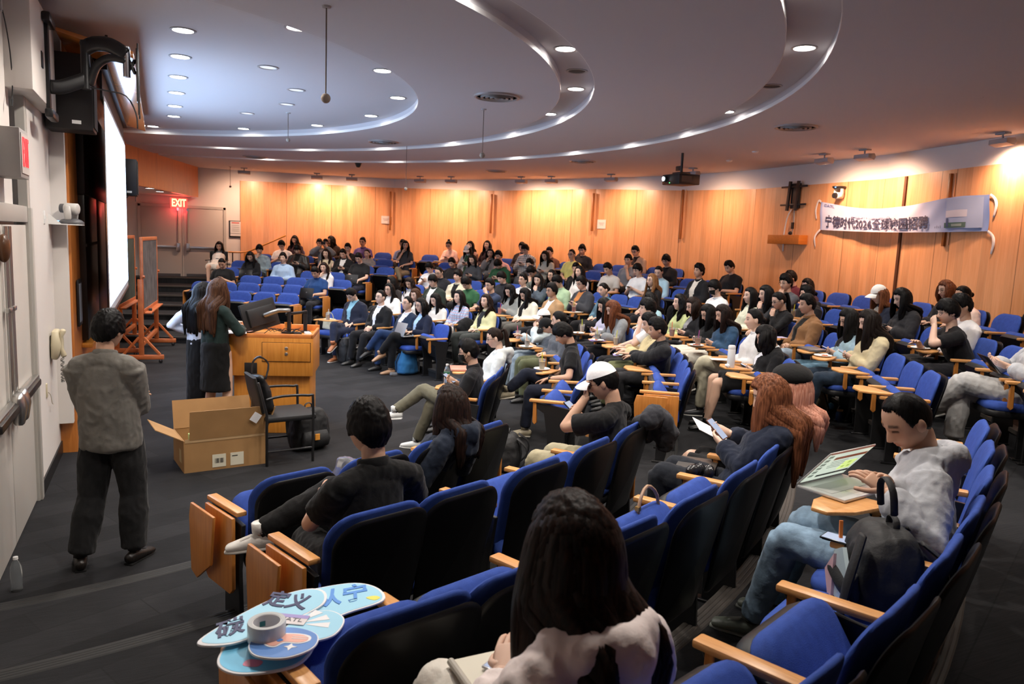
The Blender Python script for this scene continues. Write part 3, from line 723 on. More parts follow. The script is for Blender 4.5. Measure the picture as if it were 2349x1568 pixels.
        H[1] = Vector((-.10, Y+.20, Z-.20)); H[-1] = Vector((.10, Y+.22, Z-.22)); PN = {1: Vector((0, -1, 0)), -1: Vector((0, -1, 0))}; D = {1: Vector((-1, .1, 0)), -1: Vector((1, .1, 0))}
    if hands:
        for s, v in hands.items(): H[s] = Vector(v[0]); PN[s] = Vector(v[1]); curl[s] = v[2]; D[s] = Vector(v[3]) if len(v) > 3 and v[3] else None
    if handcurl: curl = {s: handcurl for s in (-1, 1)}
    EL, WR, HD = {}, {}, {}
    for s in (-1, 1):
        pl = Vector((s*.75, -.25, -.75)) if pole is None or s not in pole else Vector(pole[s])
        if D[s] is not None: wr = H[s]-D[s].normalized()*.055
        else: wr = H[s]-(H[s]-S[s]).normalized()*.05+Vector((0, 0, -.0))
        e, wv = ik(S[s], wr, l1, l2, pl); EL[s], WR[s] = e, wv
        HD[s] = (D[s].normalized() if D[s] is not None else ((wv-e).normalized()*.8+(H[s]-wv).normalized()*.2).normalized())
    # legs
    HJ, KN, AN, FT = {}, {}, {}, {}
    for s in (-1, 1):
        HJ[s] = hip+Vector((s*.088*w, .02, -.01))
        if sit:
            KN[s] = Vector((s*(.115+.03*rnd.random())+hip.x, .665+.03*rnd.random(), .515)); AN[s] = Vector((s*.12+hip.x, .66+.1*rnd.random(), .085)); FT[s] = Vector((s*.12, 1, 0)).normalized()
        else:
            KN[s] = hip.lerp(Vector((hip.x+s*.11, top.y, 0)), .5)+Vector((s*.05, .03, .02)); AN[s] = Vector((hip.x+s*.115, top.y-.02, .085)); FT[s] = Vector((s*.3, 1, 0)).normalized()
    if legs == 'crossR' or legs == 'crossL':
        s = 1 if legs == 'crossR' else -1; KN[-s] = Vector((-s*.06+hip.x, .68, .50)); AN[-s] = Vector((-s*.07+hip.x, .70, .085)); KN[s] = Vector((-s*.015+hip.x, .70, .635)); AN[s] = Vector((-s*.16+hip.x, .84, .34)); FT[s] = Vector((-s*.25, 1, -.45)).normalized()
    elif legs == 'ankleR' or legs == 'ankleL':
        s = 1 if legs == 'ankleR' else -1; KN[s] = Vector((s*.30+hip.x, .60, .60)); AN[s] = Vector((-s*.12+hip.x, .72, .58)); FT[s] = Vector((-s*1, .25, .1)).normalized()
    if knee:
        for s, v in knee.items(): KN[s] = Vector(v)
    if ankles:
        for s, v in ankles.items(): AN[s] = Vector(v[0]); FT[s] = Vector(v[1]).normalized()
    vox = (.0085, .013, .018)[lod] if ext is None else ext; ns = (14, 12, 10)[lod]
    tw, td = (.158*w, .104) if m else (.134*w, .094)
    up = Vector((0, 0, 1))
    # ---------------- flesh
    fl = MB()
    fl.sweep([nb+Vector((0, -.004, -.04)), nb+Vector((0, .0, .0)), hc_+HR @ Vector((0, -.030, -.085))*HS, hc_+HR @ Vector((0, -.02, -.03))*HS], [.062*w, .054 if m else .046, .053 if m else .046, .05], ns)
    fl.sweep([hip, waist, chest, SC+Vector((0, .01, .0))], [(tw*.9, td*.9), (tw*.82, td*.85), (tw*.95, td*.95), (shw*.82, .066)], ns)
    for s in (-1, 1):
        bare = top_ in ('tee', 'tank', 'polo'); k = 1 if bare else .66
        a0 = .046 if m else .037
        fl.sweep([S[s], S[s].lerp(EL[s], .4), EL[s]], [a0*1.02*k, a0*k, a0*.80*k], ns)
        fl.sweep([EL[s], EL[s].lerp(WR[s], .35), WR[s]], [a0*.82*k, a0*.80*k, (.0275 if m else .0235)], ns)
        th = bc == 'skin'
        k = 1 if th else .8
        fl.sweep([HJ[s], HJ[s].lerp(KN[s], .5), KN[s]], [.082*k, .072*k, .054*k], ns)
        fl.sweep([KN[s], KN[s].lerp(AN[s], .3)+Vector((0, -.012, 0)), AN[s]], [.052*k, .054*k, .034], ns)
    hm = MB()
    for s in (-1, 1): hand(hm, WR[s], HD[s], PN[s], -s, curl[s], (7, 6, 5)[lod], 1.0 if m else .9)
    for s in (-1, 1): hm.ball(hc_+HR @ Vector((s*.0755, -.008, -.006))*HS, (.011*HS, .022*HS, .031*HS), (12, 10, 8)[lod], (8, 6, 5)[lod], HR @ Matrix.Rotation(s*.35, 3, 'Z'))
    HV, HF, HT = head_geom(lod, jaw)
    Vh = np.array([tuple(hc_+HR @ (Vector(v)*HS)) for v in HV])
    ob = put('body', bpy.data.meshes.new('body'), t)
    def fin(V, Nn, F):
        n1, n2 = len(V), len(Vh); hv = np.array(hm.v)
        allV = np.vstack([V, Vh, hv]); allF = F+[tuple(i+n1 for i in f) for f in HF]+[tuple(i+n1+n2 for i in f) for f in hm.f]
        T = np.ones((len(allV), 3)); T[n1:n1+n2] = HT; set_mesh(ob, allV, allF, SK, T)
    if lod < 2: union(fl, vox, 3, fin)
    else: fin(np.array(fl.v), None, list(fl.f))
    # ---------------- top
    lo = top_ not in ('tee', 'tank', 'polo'); thick = {'tee': .010, 'polo': .011, 'tank': .006, 'long': .012, 'hoodie': .022, 'jacket': .024, 'suit': .020, 'blouse': .014}[top_]*(1.0 if fold else 1)
    c = MB(); hem = hip+(hip-waist).normalized()*(.05 if sit else .06)+Vector((0, .0, 0))
    if not sit and legs == 'skirt': hem = hip.lerp(waist, .25)
    if top_ in ('jacket', 'hoodie') and not sit: hem = hip+Vector((0, 0, -.09))
    wst = waist+Vector((0, .02*belly, 0))
    c.sweep([hem, hip.lerp(waist, .4)+Vector((0, .014*belly, 0)), wst, chest, SC+Vector((0, .004, .004))], [(tw*1.03+thick*1.2, td*1.06+thick*1.2), (tw*1.0+thick*1.3, td*1.02+thick*1.3+.012*belly), (tw*.95+thick*1.4, td*.98+thick*1.4+.014*belly), (tw*1.04+thick, td*1.05+thick), (shw*.93, .072+thick*.7)], ns+4, ref=sx, cap=.35)
    c.sweep([S[-1]+Vector((0, 0, -.006)), SC+Vector((0, .0, .034)), S[1]+Vector((0, 0, -.006))], [.052+thick*.6, .056+thick*.6, .052+thick*.6], ns, ref=(0, 1, 0))
    if top_ != 'tank':
        for s in (-1, 1):
            a0 = (.050 if m else .041)+thick
            if lo:
                wr = WR[s].lerp(EL[s], .06); q = {'long': .0, 'suit': .004, 'hoodie': .006, 'jacket': .008, 'blouse': .006}[top_]
                c.sweep([S[s], S[s].lerp(EL[s], .5), EL[s], EL[s].lerp(wr, .5), EL[s].lerp(wr, .85), wr], [a0*1.08, a0*1.0+q*.5, a0*.92+q, a0*.84+q, a0*.78+q, a0*.62 if top_ in ('hoodie', 'jacket') else a0*.68], ns, cap=.25)
            else:
                e = S[s].lerp(EL[s], .74 if top_ == 'tee' else .66); c.sweep([S[s], S[s].lerp(e, .5), e], [a0*1.12, a0*1.13, a0*1.16], ns, cap=.15)
    if top_ in ('hoodie',):      # hood lying behind the neck
        b = nb+Vector((0, -.075, .0)); c.sweep([nb+Vector((-.105, .012, .0)), nb+Vector((-.085, -.075, .006)), nb+Vector((0, -.118, -.012)), nb+Vector((.085, -.075, .006)), nb+Vector((.105, .012, .0))], [(.032, .032), (.05, .042), (.066, .052), (.05, .042), (.032, .032)], ns, ref=(0, 0, 1)); c.sweep([nb+Vector((0, -.085, -.0)), nb+Vector((0, -.11, -.13))], [(.12, .045), (.06, .03)], ns, ref=(1, 0, 0))
        c.sweep([nb+Vector((-.075, .05, -.012)), nb+Vector((0, .085, -.045)), nb+Vector((.075, .05, -.012))], [.024, .026, .024], ns, ref=(0, 0, 1))
    nm = {'tee': 'shirt', 'polo': 'shirt', 'tank': 'shirt', 'long': 'sweater', 'hoodie': 'hoodie', 'jacket': 'jacket', 'suit': 'suit_jacket', 'blouse': 'blouse'}[top_]
    oc = put(nm, bpy.data.meshes.new(nm), t); cm = cloth(tc, kind)
    amp = (.0085 if lo else .006)*fold*(1 if lod < 2 else .7)
    fwd = Vector((-math.sin(yawS), math.cos(yawS), 0))
    def top_done(V, Nn, F):
        W_ = folds(V, Nn, amp, sd); set_mesh(oc, W_, F, cm)
        if ic is None: return
        im = cloth(ic); oc.data.materials.append(im); z1 = nb.z+.02; z0 = hip.z-.02; sp = {'suit': (.012, .075), 'jacket': (.040, .075)}.get(top_, (.03, .06)); idx = np.zeros(len(F), int)
        armpts = [(S[q], EL[q], WR[q]) for q in (-1, 1)]
        for fi, f in enumerate(F):
            p = Vector(np.mean(V[list(f)], 0)); nrm = Vector(np.mean(Nn[list(f)], 0))
            if nrm.dot(fwd) < .25 or p.z > z1: continue
            ax = nb.lerp(hip, min(1, max(0, (z1-p.z)/(z1-z0)))); lat = abs((p-ax).dot(sx)); t_ = (p.z-z0)/(z1-z0); lim = sp[0]+(sp[1]-sp[0])*max(0, t_)**1.5
            if lat < lim and (p-ax).dot(fwd) < .24 and min((EL[q].lerp(WR[q], u_)-p).length for q in (-1, 1) for u_ in (0, .25, .5, .75, 1)) > .075: idx[fi] = 1
        oc.data.polygons.foreach_set('material_index', idx)
    union(c, vox*1.0, (5, 4, 3)[lod], top_done)
    if top_ in ('polo', 'suit', 'blouse', 'jacket', 'long') and top_ != 'tank':   # collar
        q = MB(); r0 = .064 if m else .056; n_ = 14
        cz = {'polo': .026, 'suit': .024, 'blouse': .024, 'jacket': .03, 'long': .014}[top_]
        q.sweep([nb+Vector((math.sin(2*math.pi*i/n_)*r0*1.04, math.cos(2*math.pi*i/n_)*r0*.95+.006, .012-.016*math.cos(2*math.pi*i/n_))) for i in range(n_+1)], [(.008, cz)]*(n_+1), 8, ref=(1, 0, 0), cap=0)
        q.build('collar', cloth(ic if (ic and top_ == 'suit') else tc, kind if not (ic and top_ == 'suit') else 'plain'), t, smooth=180)
    # ---------------- bottoms
    if bc != 'skin' and bc is not None:
        b = MB(); kk = wide
        b.sweep([hip+Vector((0, -.01, .06)), hip, hip+Vector((0, .03, -.05))], [(tw*.98+.012, td+.012), (tw*1.05+.014, td*1.1+.012), (tw*1.0, td*.9)], ns+2, cap=.5)
        for s in (-1, 1):
            an = AN[s].lerp(KN[s], .06)
            b.sweep([HJ[s], HJ[s].lerp(KN[s], .5), KN[s]], [.096, .087*(.5+.5*kk), .070*(.4+.6*kk)], ns)
            b.sweep([KN[s], KN[s].lerp(an, .35)+Vector((0, -.008, 0)), KN[s].lerp(an, .8), an], [.068*(.4+.6*kk), .067*kk, .058*kk, .058*kk], ns, cap=.3)
        obt = put('trousers', bpy.data.meshes.new('trousers'), t); bm_ = cloth(bc, bkind)
        union(b, vox*1.05, 4, lambda V, Nn, F: set_mesh(obt, folds(V, Nn, .0075*fold, sd+50, 9), F, bm_))
    if legs == 'skirt' or 'skirt' in extra:
        b = MB(); b.sweep([hip+Vector((0, -.01, .08)), hip], [(tw+.02, td+.025), (tw*1.12, td*1.15)], ns+2)
        if sit:
            for s in (-1, 1): b.sweep([HJ[s], HJ[s].lerp(KN[s], .5), HJ[s].lerp(KN[s], .86)], [.10, .098, .094], ns, cap=.2)
            b.sweep([hip+Vector((0, .06, 0)), hip+Vector((0, .34, .0))], [(.16, .085), (.15, .075)], ns, cap=.2)
        else: b.sweep([hip+Vector((0, 0, .06)), hip, Vector((hip.x, hip.y, hip.z-.25)), Vector((hip.x, hip.y, skirtz(extra)))], [(tw*1.02+.02, td+.03), (tw*1.16+.01, td*1.3), (tw*1.22, td*1.4), (tw*1.26, td*1.46)], ns+4, cap=.05)
        osk = put('skirt', bpy.data.meshes.new('skirt'), t); kc = [e[6:] for e in extra if e.startswith('skirt:')]; km = cloth(kc[0] if kc else '141416')
        union(b, vox, 4, lambda V, Nn, F: set_mesh(osk, folds(V, Nn, .008, sd+9, 8), F, km))
    # ---------------- shoes
    for s in (-1, 1):
        if shoe is None: break
        a, f = AN[s], FT[s]; sid = f.cross(up).normalized(); dn = sid.cross(f).normalized()
        if dn.z > 0: dn = -dn
        b0 = a+dn*.052; q = MB()
        q.mat(0).sweep([b0-f*.055-dn*.01, b0-f*.02-dn*.012, b0+f*.05-dn*.004, b0+f*.12+dn*.006, b0+f*.165+dn*.012], [(.033, .036), (.037, .045), (.040, .036), (.043, .026), (.036, .018)], 12, ref=sid)
        q.mat(1).sweep([b0-f*.062+dn*.030, b0+f*.05+dn*.030, b0+f*.13+dn*.030, b0+f*.178+dn*.028], [(.033, .010), (.037, .010), (.041, .010), (.030, .009)], 12, ref=sid, power=3)
        if lod == 0: q.mat(1).sweep([b0+f*.05-dn*.036, b0+f*.10-dn*.020], [(.022, .006), (.024, .006)], 8, ref=sid)
        q.mat(0).sweep([a-dn*.05, a+dn*.0], [.040, .042], 10, cap=.2)
        sc2 = shoe if isinstance(shoe, tuple) else (shoe, {'e8e6e0': 'd8d4cc', 'efefec': 'e0ddd4'}.get(shoe, '0f0f10'))
        q.build('shoe', [cloth(sc2[0], 'leather'), cloth(sc2[1])], t, smooth=180)
        if bc is not None and bc != 'skin' and lod < 2:
            MB().sweep([a+(KN[s]-a).normalized()*.05, a+dn*.0], [.040, .041], 10, cap=.2).build('sock', cloth('e6e3de' if shoe in ('e8e6e0', 'efefec') else '1a1a1c'), t, smooth=180)
    # ---------------- hair
    ctx = dict(hc=hc_, HR=HR, HS=HS, nb=nb, SC=SC, lod=lod, rnd=rnd, m=m, sd=sd, shw=shw)
    if hair: build_hair(t, hair, HAIRC[hc], ctx, capc)
    if glasses: build_glasses(t, ctx, glasses)
    for e in extra:
        if e == 'mask': build_mask(t, ctx)
        elif e.startswith('watch'): 
            s = -1 if e.endswith('L') else 1; w0 = WR[s].lerp(EL[s], .09); q = MB(); dd = (WR[s]-EL[s]).normalized()
            q.sweep([w0-dd*.012, w0+dd*.012], [.034, .034], 14, cap=.1); q.box(w0+up*.034, (.034, .034, .012)); q.build('wrist_watch', STEEL if 'S' in e else BLACK, t, smooth=50)
    t['_wr'] = [tuple(WR[-1]), tuple(WR[1])] if False else 0
    del t['_wr']
    t_info = dict(WR=WR, HD=HD, PN=PN, H=H, hc=hc_, HR=HR, KN=KN, AN=AN, SC=SC, nb=nb, root=t, origin=Vector(origin), rz=rz, EL=EL)
    return t_info
def skirtz(extra):
    for e in extra:
        if e.startswith('hem:'): return float(e[4:])
    return .5
def hair_shell(ctx, h0=34, t_top=.020, t_side=.013, t_back=.016, nape=-40, side=-4, rough=.004, fr=9, ear=98, part=0, front=0, volume=0):
    lod = ctx['lod']; nu, nv = ((110, 70), (60, 40), (36, 26))[lod]; HS, HR, hc_ = ctx['HS'], ctx['HR'], ctx['hc']; sd = ctx['sd']
    az = np.linspace(0, 2*np.pi, nu, endpoint=False); az = az-.3*np.sin(az); el = np.linspace(-np.pi/2, np.pi/2, nv)
    A, E = np.meshgrid(az, el); X = np.sin(A)*np.cos(E); Y = np.cos(A)*np.cos(E); Z = np.sin(E); x, y, z = head_base(X, Y, Z)
    ad = np.abs(np.degrees(np.arctan2(X, Y))); eld = np.degrees(E)
    nz = np.zeros(A.shape); n2 = np.zeros(A.shape)
    for i in range(nv):
        for j in range(nu):
            v = Vector((X[i, j], Y[i, j], Z[i, j]))
            nz[i, j] = noise.noise(Vector((v.x*fr, v.y*fr, v.z*fr*.55))+Vector((sd*3.7, sd*1.3, 0))); n2[i, j] = noise.noise(Vector((v.x*26, v.y*26, v.z*5+sd)))
    xs = [0, 40, 58, 74, ear, ear+14, 138, 180]; ys = [h0, h0-2, h0-13, side-2, side, -25 if nape < -20 else nape, nape+4, nape]
    eb = np.interp(ad, xs, ys)+n2*7*(ad < 75)+n2*4
    s = smooth(-1.5, 9, eld-eb); wt = smooth(20, 70, eld); wb = smooth(100, 150, ad)*(1-wt)
    th = t_top*wt+t_side*(1-wt)*(1-smooth(100, 150, ad))+t_back*wb
    th = th+front*smooth(60, 20, ad)*smooth(10, 40, eld)*(1-smooth(65, 90, eld))+rough*nz+rough*.5*n2+volume*smooth(-30, 40, eld)
    th = th*s-.014*(1-s); ln = np.sqrt(x*x+y*y+z*z)+1e-9; k = 1+th/ln
    V = np.stack([x*k, y*k, z*k], -1).reshape(-1, 3); vs = [tuple(hc_+HR @ (Vector(v)*HS)) for v in V]; fs = []
    for i in range(nv-1):
        for j in range(nu): fs.append((i*nu+j, (i+1)*nu+j, (i+1)*nu+(j+1) % nu, i*nu+(j+1) % nu))
    return vs, fs
def locks(mb, ctx, a0, a1, count, length, el0=8, wid=.026, flare=.012, wave=0, front=True, seed=0, n=6, tp=.35, cling=True):
    """hanging locks of hair rooted on the skull between azimuths a0..a1 (0 = face, both sides)"""
    rnd = random.Random(ctx['sd']*17+seed); hc_, HR, HS, nb = ctx['hc'], ctx['HR'], ctx['HS'], ctx['nb']
    for i in range(count):
        f = (i+.5)/count; a = a0+(a1-a0)*f+rnd.uniform(-2, 2)
        for s in ((-1, 1) if a < 176 else (1,)):
            A = R(a); E = R(el0+rnd.uniform(-6, 10)); X = math.sin(A)*math.cos(E)*s; Yy = math.cos(A)*math.cos(E); Zz = math.sin(E)
            p = [float(q) for q in head_base(np.array(X), np.array(Yy), np.array(Zz))]
            d = Vector(p).normalized(); P0 = hc_+HR @ ((Vector(p)+d*.006)*HS)
            top = hc_+HR @ ((Vector((p[0]*.55, p[1]*.6, .10)))*HS)
            out = HR @ d; out.z = 0
            if out.length > 1e-3: out.normalize()
            L = length*rnd.uniform(.9, 1.06); pts = [top, P0+out*.008]; nseg = 5
            for q in range(1, nseg+1):
                u = q/nseg; P = P0+out*(.012+flare*math.sin(u*math.pi*.8))+Vector((0, 0, -L*u))
                if cling:
                    dz = P.z-nb.z
                    if dz < .02:
                        back = a > 95; tgt = nb.y-.105 if back else nb.y+.075+.02*min(1, -dz*4)
                        if back: P.y = min(P.y, tgt)
                        else: P.y = max(P.y, tgt)
                        P.x = P.x*.92+(nb.x)*.08
                if wave: P += Vector((math.sin(u*9+i*1.7)*wave, math.cos(u*8+i)*wave, 0))
                pts.append(P)
            ww = wid*rnd.uniform(.85, 1.2); rr_ = [(ww*.7, .008), (ww, .011), (ww*1.05, .013), (ww*1.05, .013), (ww, .012), (ww*.8, .010), (ww*tp, .005)]
            tang = Vector((-out.y, out.x, 0)) if out.length > .1 else Vector((1, 0, 0))
            mb.sweep(pts, rr_[:len(pts)], n, ref=tang, cap=.5)
def build_hair(t, style, mat, ctx, capc):
    lod = ctx['lod']; hc_, HR, HS, nb, rnd = ctx['hc'], ctx['HR'], ctx['HS'], ctx['nb'], ctx['rnd']; mb = MB(); P = lambda v: hc_+HR @ (Vector(v)*HS)
    n = 6 if lod else 7; dens = (1.7, 1, .7)[lod]
    big = dict(locks=locks)
    if style == 'short': mb.add(*hair_shell(ctx, h0=rnd.uniform(24, 33), t_top=.026, t_side=.014, t_back=.017, rough=.006, front=.008))
    elif style == 'fringe': mb.add(*hair_shell(ctx, h0=rnd.uniform(12, 18), t_top=.026, t_side=.018, t_back=.020, rough=.006, side=-10, front=.006))
    elif style == 'crop': mb.add(*hair_shell(ctx, h0=38, t_top=.014, t_side=.006, t_back=.008, rough=.003, side=2))
    elif style == 'thin': mb.add(*hair_shell(ctx, h0=46, t_top=.008, t_side=.006, t_back=.009, rough=.0015, fr=6, side=-2, ear=92))
    elif style == 'curly': mb.add(*hair_shell(ctx, h0=26, t_top=.036, t_side=.020, t_back=.022, rough=.013, fr=16, front=.012))
    elif style == 'parted': mb.add(*hair_shell(ctx, h0=27, t_top=.028, t_side=.018, t_back=.020, rough=.005, side=-14, nape=-44))
    elif style in ('long', 'wavy', 'bob', 'verylong', 'bangs'):
        h0 = 34 if style != 'bangs' else 14
        mb.add(*hair_shell(ctx, h0=h0, t_top=.018, t_side=.018, t_back=.020, rough=.004, side=-34, ear=92, nape=-52))
        L = {'long': .36, 'wavy': .38, 'bob': .20, 'verylong': .47, 'bangs': .34}[style]
        locks(mb, ctx, 76, 180, int(11*dens), L, wid=.030, wave=.010 if style == 'wavy' else .002, n=n, flare=.02 if style != 'bob' else .01, cling=style != 'bob')
        locks(mb, ctx, 70, 176, int(8*dens), L*.85, el0=22, wid=.028, wave=.012 if style == 'wavy' else .002, seed=3, n=n, flare=.028, cling=style != 'bob')
    elif style in ('pony', 'bun', 'lowbun'):
        mb.add(*hair_shell(ctx, h0=38, t_top=.012, t_side=.009, t_back=.012, rough=.002, side=4, nape=-30))
        if style == 'bun': mb.ball(P((0, -.05, .125)), (.036*HS, .036*HS, .032*HS), 12, 8)
        elif style == 'lowbun': mb.ball(P((0, -.108, -.01)), (.040*HS, .036*HS, .036*HS), 12, 8)
        else:
            b = P((0, -.095, .055)); e = Vector((0, -.05, -.06))
            for i in range(int(7*dens)):
                a = 2*math.pi*i/int(7*dens); o = Vector((math.cos(a)*.018, math.sin(a)*.012, 0)); mb.sweep([b, b+HR @ Vector((0, -.045, .008)), b+Vector((o.x, -.07+o.y, -.09)), b+Vector((o.x*1.5, -.085+o.y, -.22)), b+Vector((o.x, -.07, -.34))], [(.016, .014), (.02, .018), (.02, .018), (.016, .014), (.005, .005)], n)
    elif style in ('cap', 'caplong', 'beret'):
        if style == 'cap': mb.add(*hair_shell(ctx, h0=30, t_top=.004, t_side=.011, t_back=.013, rough=.003))
        else:
            mb.add(*hair_shell(ctx, h0=32, t_top=.004, t_side=.016, t_back=.018, rough=.003, side=-34, nape=-52)); locks(mb, ctx, 80, 180, int(11*dens), .34, wid=.03, n=n)
            locks(mb, ctx, 76, 176, int(8*dens), .30, el0=-4, wid=.028, seed=4, n=n)
        build_cap(t, ctx, style, capc)
    mb.build('hair', mat, t, smooth=180)
def build_cap(t, ctx, style, capc):
    hc_, HR, HS = ctx['hc'], ctx['HR'], ctx['HS']; P = lambda v: hc_+HR @ (Vector(v)*HS); mat = cloth(capc); mb = MB(); nu, nv = 30, 10
    if style == 'beret':
        tilt = Matrix.Rotation(R(16), 3, 'X') @ Matrix.Rotation(R(-14), 3, 'Y'); mb.ball(P((.005, -.022, .078)), (.112*HS, .118*HS, .060*HS), 24, 14, HR @ tilt); mb.build('beret', mat, t, smooth=180)
        return
    def dome(i, j):
        a = 2*math.pi*i/nu; u = j/(nv-1); el = R(16+74*u)
        x, y, z = (float(q) for q in head_base(np.array(math.sin(a)*math.cos(el)), np.array(math.cos(a)*math.cos(el)), np.array(math.sin(el))))
        k = 1.13+.03*math.sin(u*3); return P((x*k, y*k, z*(1.10)+.010))
    mb.grid(dome, nu, nv, True)
    mb.ball(P((0, 0, .136)), .007, 8, 5)
    def brim(i, j):
        a = R(-72+144*i/12); r = j/4; x = math.sin(a)*(.083+.012*r); y = .055+(math.cos(a)*.046)+r*(.085*max(0, math.cos(a*.95))); return P((x, y, .043-.020*r*r-.030*(x/.09)**2*(.6+r*.4)))
    mb.grid(lambda i, j: brim(i, j), 13, 5); mb.grid(lambda i, j: brim(i, j)-HR @ Vector((0, 0, .004)), 13, 5)
    mb.build('cap', mat, t, smooth=180)
def build_glasses(t, ctx, kind):
    hc_, HR, HS, lod = ctx['hc'], ctx['HR'], ctx['HS'], ctx['lod']; P = lambda v: hc_+HR @ (Vector(v)*HS); mb = MB(); k = (14, 10, 8)[lod]; th = (.0016, .0020, .0026)[lod]
    for s in (-1, 1):
        pts = [P((s*.033+.023*math.cos(2*math.pi*i/k), .094-.010*abs(math.cos(2*math.pi*i/k)), .002+.019*math.sin(2*math.pi*i/k))) for i in range(k+1)]
        mb.sweep(pts, [th]*(k+1), 5, ref=(0, 0, 1), cap=0); mb.sweep([P((s*.056, .085, .008)), P((s*.078, .03, .006)), P((s*.080, -.01, .0))], [th]*3, 5, ref=(0, 0, 1), cap=0)
    mb.sweep([P((-.011, .096, .006)), P((.011, .096, .006))], [th]*2, 5, ref=(0, 0, 1), cap=0)
    mb.build('glasses', GLASSM, t, smooth=180)
def build_mask(t, ctx):
    hc_, HR, HS = ctx['hc'], ctx['HR'], ctx['HS']; P = lambda v: hc_+HR @ (Vector(v)*HS); mb = MB()
    def f(i, j):
        a = R(-66+132*i/12); el = R(-66+60*j/7); X, Y, Z = math.sin(a)*math.cos(el), math.cos(a)*math.cos(el), math.sin(el)
        x, y, z = (float(q) for q in head_base(np.array(X), np.array(Y), np.array(Z))); b = .014*math.exp(-(a/.5)**2)*math.exp(-((z+.045)/.04)**2); return P((x*1.06, y*1.08+b, z))
    mb.grid(f, 13, 8)
    for s in (-1, 1): mb.sweep([P((s*.066, .045, -.045)), P((s*.082, -.005, .01)), P((s*.083, -.015, -.02)), P((s*.066, .04, -.075))], [.0018]*4, 5, cap=0)
    mb.build('face_mask', cloth('121214'), t, smooth=180)
